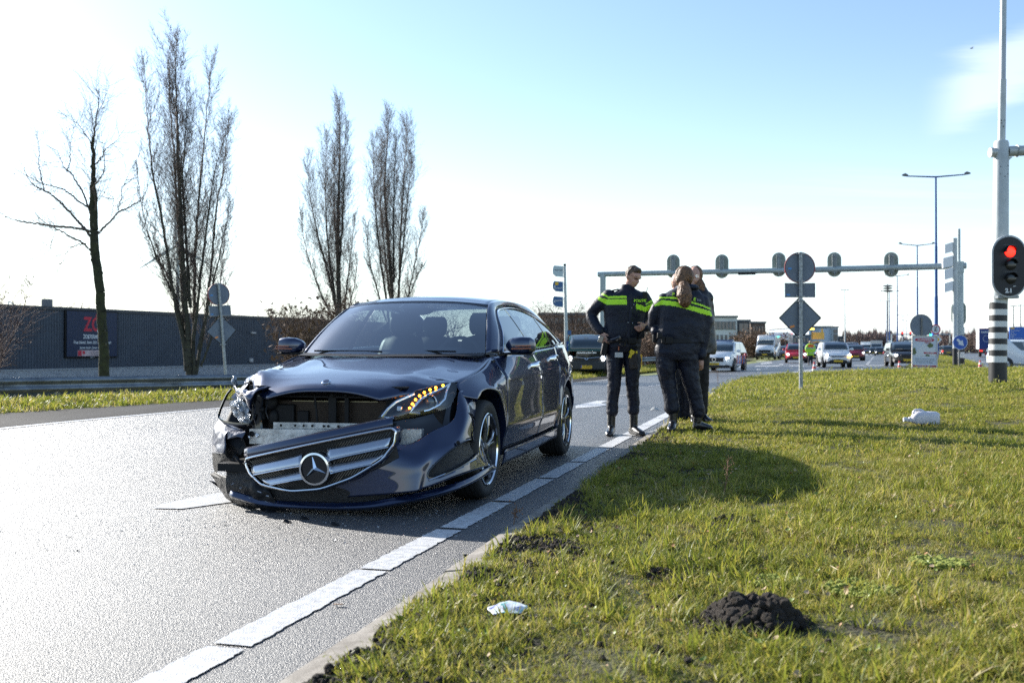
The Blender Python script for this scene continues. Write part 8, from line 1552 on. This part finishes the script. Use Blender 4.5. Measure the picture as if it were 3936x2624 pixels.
# soil crumbs and molehills
def blob(seed, r=1., n=10, m=7, amp=.35):
    mb = MB(); mb.ball((0, 0, 0), r, n, m); rn = seed * 3.1
    mb.v = [tuple(Vector(v) * (1 + amp * noise.noise(Vector(v) * 2.2 + Vector((rn, 0, 0))))) for v in mb.v]; return mb.mesh('clod', M_SOILD, True)
M_SOILD = mat('dark_soil', (.026, .020, .016), .95, col2=(.075, .055, .040), vs=30, bump=1., bs=120, bdist=.008)
CL = [blob(i) for i in range(4)]
def crumbs(name, label, pts, sc): return scatter(name, label, pts, sc, CL, tilt=2.)
pts_ = []; sc__ = []
for cx_, cy_, R_, H_, n_ in ((.80, 3.32, .150, .115, 640), (-.10, 4.1, .20, .025, 260), (.62, 4.05, .12, .03, 140), (-.45, 3.25, .16, .02, 180), (.25, 4.7, .16, .02, 160), (1.15, 5.3, .16, .025, 130), (.30, 5.6, .22, .02, 160), (-.72, 2.6, .16, .02, 160), (.75, 6.2, .2, .02, 100), (1.5, 4.45, .1, .02, 60)):
    tmp = MB(); P2 = []; S2_ = []
    for _ in range(n_):
        r_ = R_ * math.sqrt(RG.random()) * 1.1; a = RG.uniform(0, 2 * PI); x = cx_ + r_ * math.cos(a) * 1.15; y = cy_ + r_ * math.sin(a)
        if edist(x, y) < .18: continue
        h_ = H_ * max(0, 1 - (r_ / R_ * (1 + .25 * math.sin(2 * a + 1))) ** 2.2) * (.85 + .9 * noise.noise(Vector((x * 11, y * 11, 4)))); P2.append((x, y, vz(x, y) + h_ * RG.uniform(.80, 1.02) - .004)); S2_.append(RG.uniform(.006, .013) * (RG.choice([1., 1.5, 2.1]) if H_ > .1 else 1))
    if H_ > .1:
        mb = MB(); g_ = []
        for r_ in np.linspace(0, 1.15, 10): g_.append([(cx_ + r_ * R_ * 1.1 * math.cos(a), cy_ + r_ * R_ * math.sin(a), vz(cx_ + r_ * R_ * math.cos(a), cy_ + r_ * R_ * math.sin(a)) + H_ * max(0, 1 - (r_ * (1 + .25 * math.sin(2 * a + 1))) ** 2.2) * (.80 + .5 * noise.noise(Vector((r_ * 4 * math.cos(a), r_ * 4 * math.sin(a), 3)))) - .012) for a in np.linspace(0, 2 * PI, 37)])
        mh = mb.grid(g_).build('molehill', M_SOILD); tag(mh, 'big crumbly dark molehill in the foreground grass', 'molehill'); o = crumbs('soil_crumbs', 'crumbs of dark soil heaped on the molehill', P2, S2_); o.parent = mh; o['kind'] = 'stuff'
        if 'label' in o: del o['label']
    else: pts_ += P2; sc__ += S2_
for _ in range(9500):     # loose soil along the kerb
    s_ = RG.uniform(0, 22); q = at_len(s_); a = at_len(s_ + .05) - q; a /= np.linalg.norm(a); nr_ = np.array([a[1], -a[0]]); d = .15 + RG.exponential(.20); x, y = q + nr_ * d
    if bare(x, y) < .22: pts_.append((x, y, vz(x, y, d) + .004)); sc__.append(RG.uniform(.005, .015))
crumbs('loose_soil', 'loose dark soil clods scattered along the kerb', pts_, sc__)
# moss, dead leaves, broad leaves
def leafmesh(m_, L=.03, W=.012, curl=.3):
    mb = MB(); mb.grid([[(t * L, s_ * W * math.sin(PI * min(1, t + .08)) , curl * L * (t - .5) ** 2 + .15 * W * abs(s_)) for s_ in (-1, 0, 1)] for t in np.linspace(0, 1, 6)]); return mb.mesh('leaf', m_, True)
LM = [leafmesh(mat('dry_leaf_orange', (.30, .15, .05), .6)), leafmesh(mat('dry_leaf_tan', (.42, .30, .18), .7), .035, .013, .6), leafmesh(mat('straw', (.50, .42, .25), .7), .06, .002, .2), leafmesh(mat('fresh_leaf', (.16, .22, .03), .5), .03, .008, .5), leafmesh(MATS['fresh_leaf'], .04, .010, .8)]
A5, S5 = field(4200, -1.6, 4.5, 2.0, 9., hole, .35, .85); A5 = [(a, b, c_ + RG.uniform(.012, .04)) for a, b, c_ in A5]; scatter('leaf_litter', 'dry leaves, straw and small green leaves among the grass', A5, S5, LM, tilt=.5)
MO = mat('moss', (.20, .23, .03), .8); mb = MB(); mb.ball((0, 0, 0), (.012, .012, .008), 6, 4); A6 = []
for cx_, cy_, r_ in ((1.32, 3.75, .14), (1.05, 3.95, .10), (1.8, 4.2, .12)):
    for _ in range(420): a = RG.uniform(0, 2 * PI); rr = r_ * math.sqrt(RG.random()); x, y = cx_ + rr * math.cos(a), cy_ + rr * math.sin(a); A6.append((x, y, vz(x, y) + RG.uniform(.0, .02)))
scatter('moss_patch', 'bright yellow green moss patches behind the molehill', A6, RG.uniform(.5, 1.3, len(A6)), [mb.mesh('moss_knob', MO)])
# dried weed stalk
def stalk(label, px, py, Y, H, n=9):
    q = P(px, py, Y); z_ = vz(q.x, Y); o = thing('dry_weed', label, 'weed', (q.x, Y, z_), 0, 'dry weed stalks in the grass'); st = []; m_ = shoot(st, np.array([0, 0, -.02]), np.array([.05, 0, 1.]), H, .0035, 8, .02, .08, .4)
    for pnt, d, r in m_[3:]:
        for _ in range(3): s2 = shoot(st, pnt, side_dir(d, R(40)), H * .16, .0016, 3, .05, .3, .6)
    V, F = frusta(st, 4); mobj('stem', fast_mesh('stem', V, F, LEAFD), o); mb = MB()
    for _ in range(26): pnt = m_[RG.integers(5, 9)][0] + RG.normal(size=3) * np.array([.016, .016, .02]); mb.ball(pnt, .0045, 5, 4)
    mb.build('seed_head', LEAFD, o); return o
stalk('tall dry weed stalk with seed heads in the car shadow edge', 1661, 1170, 6.2, .26); stalk('short dry weed stalk on the kerb edge', 1180, 1215, 5.45, .09); stalk('thin dry weed near the verge corner kerb', 1648, 915, 22, .5)
# litter
def sheetobj(name, label, cat, loc, rows, m_, rz=0, extra=None, th=.002):
    o = thing(name, label, cat, loc, rz); MB().surf(rows, 18, 18) if False else None
    mb = MB(); mb.surf(rows, 22, 22); mb.v = [tuple(np.array(v) + .006 * np.array(noise.noise_vector(Vector(v) * 30))) for v in mb.v]; mb.build('crumpled_sheet', m_, o, thick=th, ang=25); return o
wr_m = bpy.data.materials.new('wrapper_print'); wr_m.use_nodes = True; nt = wr_m.node_tree; pq = nt.nodes['Principled BSDF']; t = N(nt, 'ShaderNodeTexCoord'); v = N(nt, 'ShaderNodeTexNoise'); v.inputs['Scale'].default_value = 14; v.inputs['Distortion'].default_value = 2.; nt.links.new(t.outputs['Object'], v.inputs['Vector']); r = N(nt, 'ShaderNodeValToRGB'); nt.links.new(v.outputs[0], r.inputs[0]); e = r.color_ramp.elements; e[0].position = .36; e[0].color = (.04, .42, .40, 1); e[1].position = .47; e[1].color = (.75, .78, .78, 1); e2 = r.color_ramp.elements.new(.57); e2.color = (.70, .74, .80, 1); e3 = r.color_ramp.elements.new(.63); e3.color = (.12, .12, .5, 1); e4 = r.color_ramp.elements.new(.70); e4.color = (.8, .8, .8, 1); nt.links.new(r.outputs[0], pq.inputs['Base Color']); pq.inputs['Roughness'].default_value = .3
q = G(1165, 1384, .13); z_ = vz(q.x, q.y); sheetobj('wrapper', 'crumpled white and turquoise plastic wrapper in the grass by the kerb', 'litter', (q.x, q.y, z_ + .02), [[(-.05, -.05, .0), (0, -.055, .006), (.05, -.03, .0)], [(-.066, 0, .010), (0, 0, .016), (.07, .012, .010)], [(-.03, .045, .012), (.01, .055, .020), (.05, .04, .012)]], wr_m)
# white canister lying in the grass
q = P(2117, 950, 11.2); z_ = vz(q.x, q.y); can = thing('plastic_canister', 'white translucent plastic canister lying in the grass', 'canister', (q.x, q.y, z_ + .085), R(-6)); CW = mat('milky_plastic', (.72, .70, .76), .35, spec=.4, trans=.15)
mb = MB(); rings = []
for x, a, b, dz in ((-.185, .020, .020, -.02), (-.15, .021, .021, -.02), (-.145, .027, .027, -.02), (-.12, .030, .030, -.02), (-.10, .055, .05, -.01), (-.06, .070, .075, 0), (.0, .072, .082, 0), (.03, .066, .076, 0), (.06, .072, .080, -.004), (.15, .072, .078, -.006), (.175, .060, .066, -.008)): rings.append([(x, p_[0], dz + p_[1]) for p_ in [(a * math.copysign(abs(math.cos(t)) ** .6, math.cos(t)), b * math.copysign(abs(math.sin(t)) ** .6, math.sin(t))) for t in np.linspace(0, 2 * PI, 20, endpoint=False)]])
mb.loft(rings); mb.build('body', CW, can); MB().lathe([(0, -.002), (.026, -.002), (.026, .03), (0, .03)], 18, org=(-.20, 0, -.02), axis='x').build('cap', mat('cap_white', (.6, .6, .62), .4), can); MB().tube(cr([(-.10, 0, .045), (-.08, 0, .085), (-.02, 0, .092), (.03, 0, .065)], 12), .012, 8).build('handle', CW, can)
# car debris on the road
def debris(label, px, py, rows, m_, z0=0., cat='car debris', nm='debris', rz=0, th=.004):
    q = G(px, py, z0); return sheetobj(nm, label, cat, (q.x, q.y, float(gz(q.x, q.y)) + z0 + .006), rows, m_, rz, th=th)
dm = mat('grey_debris', (.20, .22, .23), .4, col2=(.45, .42, .35), vs=20)
debris('curved grey piece of broken car trim lying by the male officer boot', 1497, 999, [[(-.10, -.07, 0), (0, -.07, .03), (.12, -.03, .02)], [(-.08, 0, .02), (0.02, 0, .045), (.14, .03, .05)], [(-.05, .09, .01), (.05, .09, .03), (.15, .11, .01)]], dm)
debris('small pale fragment on the road beyond the male officer', 1503, 942, [[(-.07, -.05, 0), (0, -.05, .02), (.08, -.03, 0)], [(-.06, .05, .01), (0, .06, .05), (.09, .05, .01)]], dm)
debris('black curved fragment beside the verge corner kerb', 1652, 893, [[(-.25, -.12, 0), (0, -.2, .03), (.22, -.1, 0)], [(-.2, .12, .01), (0, .05, .06), (.3, .12, .01)]], BLK)
debris('tiny white chip on the road near the arrow', 1457, 939, [[(-.05, -.03, 0), (.05, -.03, 0)], [(-.05, .03, .01), (.05, .03, .01)]], WHM)
for i, (px, py) in enumerate(((620, 1176), (700, 1192), (660, 1200), (1075, 1282), (770, 1206))): debris(['black splinter under the smashed car corner', 'larger black splinter in the car shadow', 'thin black splinter nearest the camera', 'tiny twig on the asphalt at the shadow tip', 'black plastic chip right of the splinters'][i], px, py, [[(-.025, -.012, 0), (.03, -.01, .0)], [(-.02, .014, .012), (.022, .012, .006)]], BLK, nm='fragment')
gb_m = mat('crash_bits', (.03, .03, .035), .3, col2=(.5, .52, .55), vs=60, coat=.5); mb = MB(); mb.add([(-.5, -.3, 0), (.6, -.2, .05), (.3, .5, .1), (-.4, .4, 0), (0, 0, .35)], [(0, 1, 4), (1, 2, 4), (2, 3, 4), (3, 0, 4)]); bits = []
for _ in range(420):
    a = RG.normal(size=2) * np.array([.9, .45]) + np.array([-1.25, 5.75])
    if a[1] < 6.3: bits.append((a[0], a[1], .004))
scatter('crash_grit', 'tiny shards of glass and plastic on the asphalt before the car', bits, RG.uniform(.004, .014, len(bits)), [mb.mesh('chip', gb_m, False)], tilt=.3)
lf = G(1320, 1398 * 0 + 1424, 0); q = G(1318, 1330 * 0 + 1425, 0)
q = G(1330 * 0 + 779, 1391, 0); tag(MB().grid([[(q.x + t, q.y + s_, .01 + .012 * abs(s_) * 40 * t) for s_ in (-.008, 0, .008)] for t in np.linspace(-.02, .02, 5)]).build('fallen_leaf', LEAFD, thick=.001), 'small dead brown leaf on the asphalt left of the white line', 'leaf')
# bird
b_ = P(2234, 110, 160); bd = thing('bird', 'tiny bird gliding high in the blue sky', 'bird', tuple(b_)); mb = MB(); mb.ball((0, 0, 0), (.28, .09, .08), 8, 6); mb.build('body', SBK, bd); mb = MB(); mb.grid([[(-.05, 0, 0), (.1, 0, 0)], [(-.02, .3, .14), (.12, .3, .14)], [(.1, .65, .06), (.14, .65, .06)]]); mb.grid([[(-.05, 0, 0), (.1, 0, 0)], [(-.02, -.3, .14), (.12, -.3, .14)], [(.1, -.65, .06), (.14, -.65, .06)]]); mb.build('wings', SBK, bd, thick=.02)
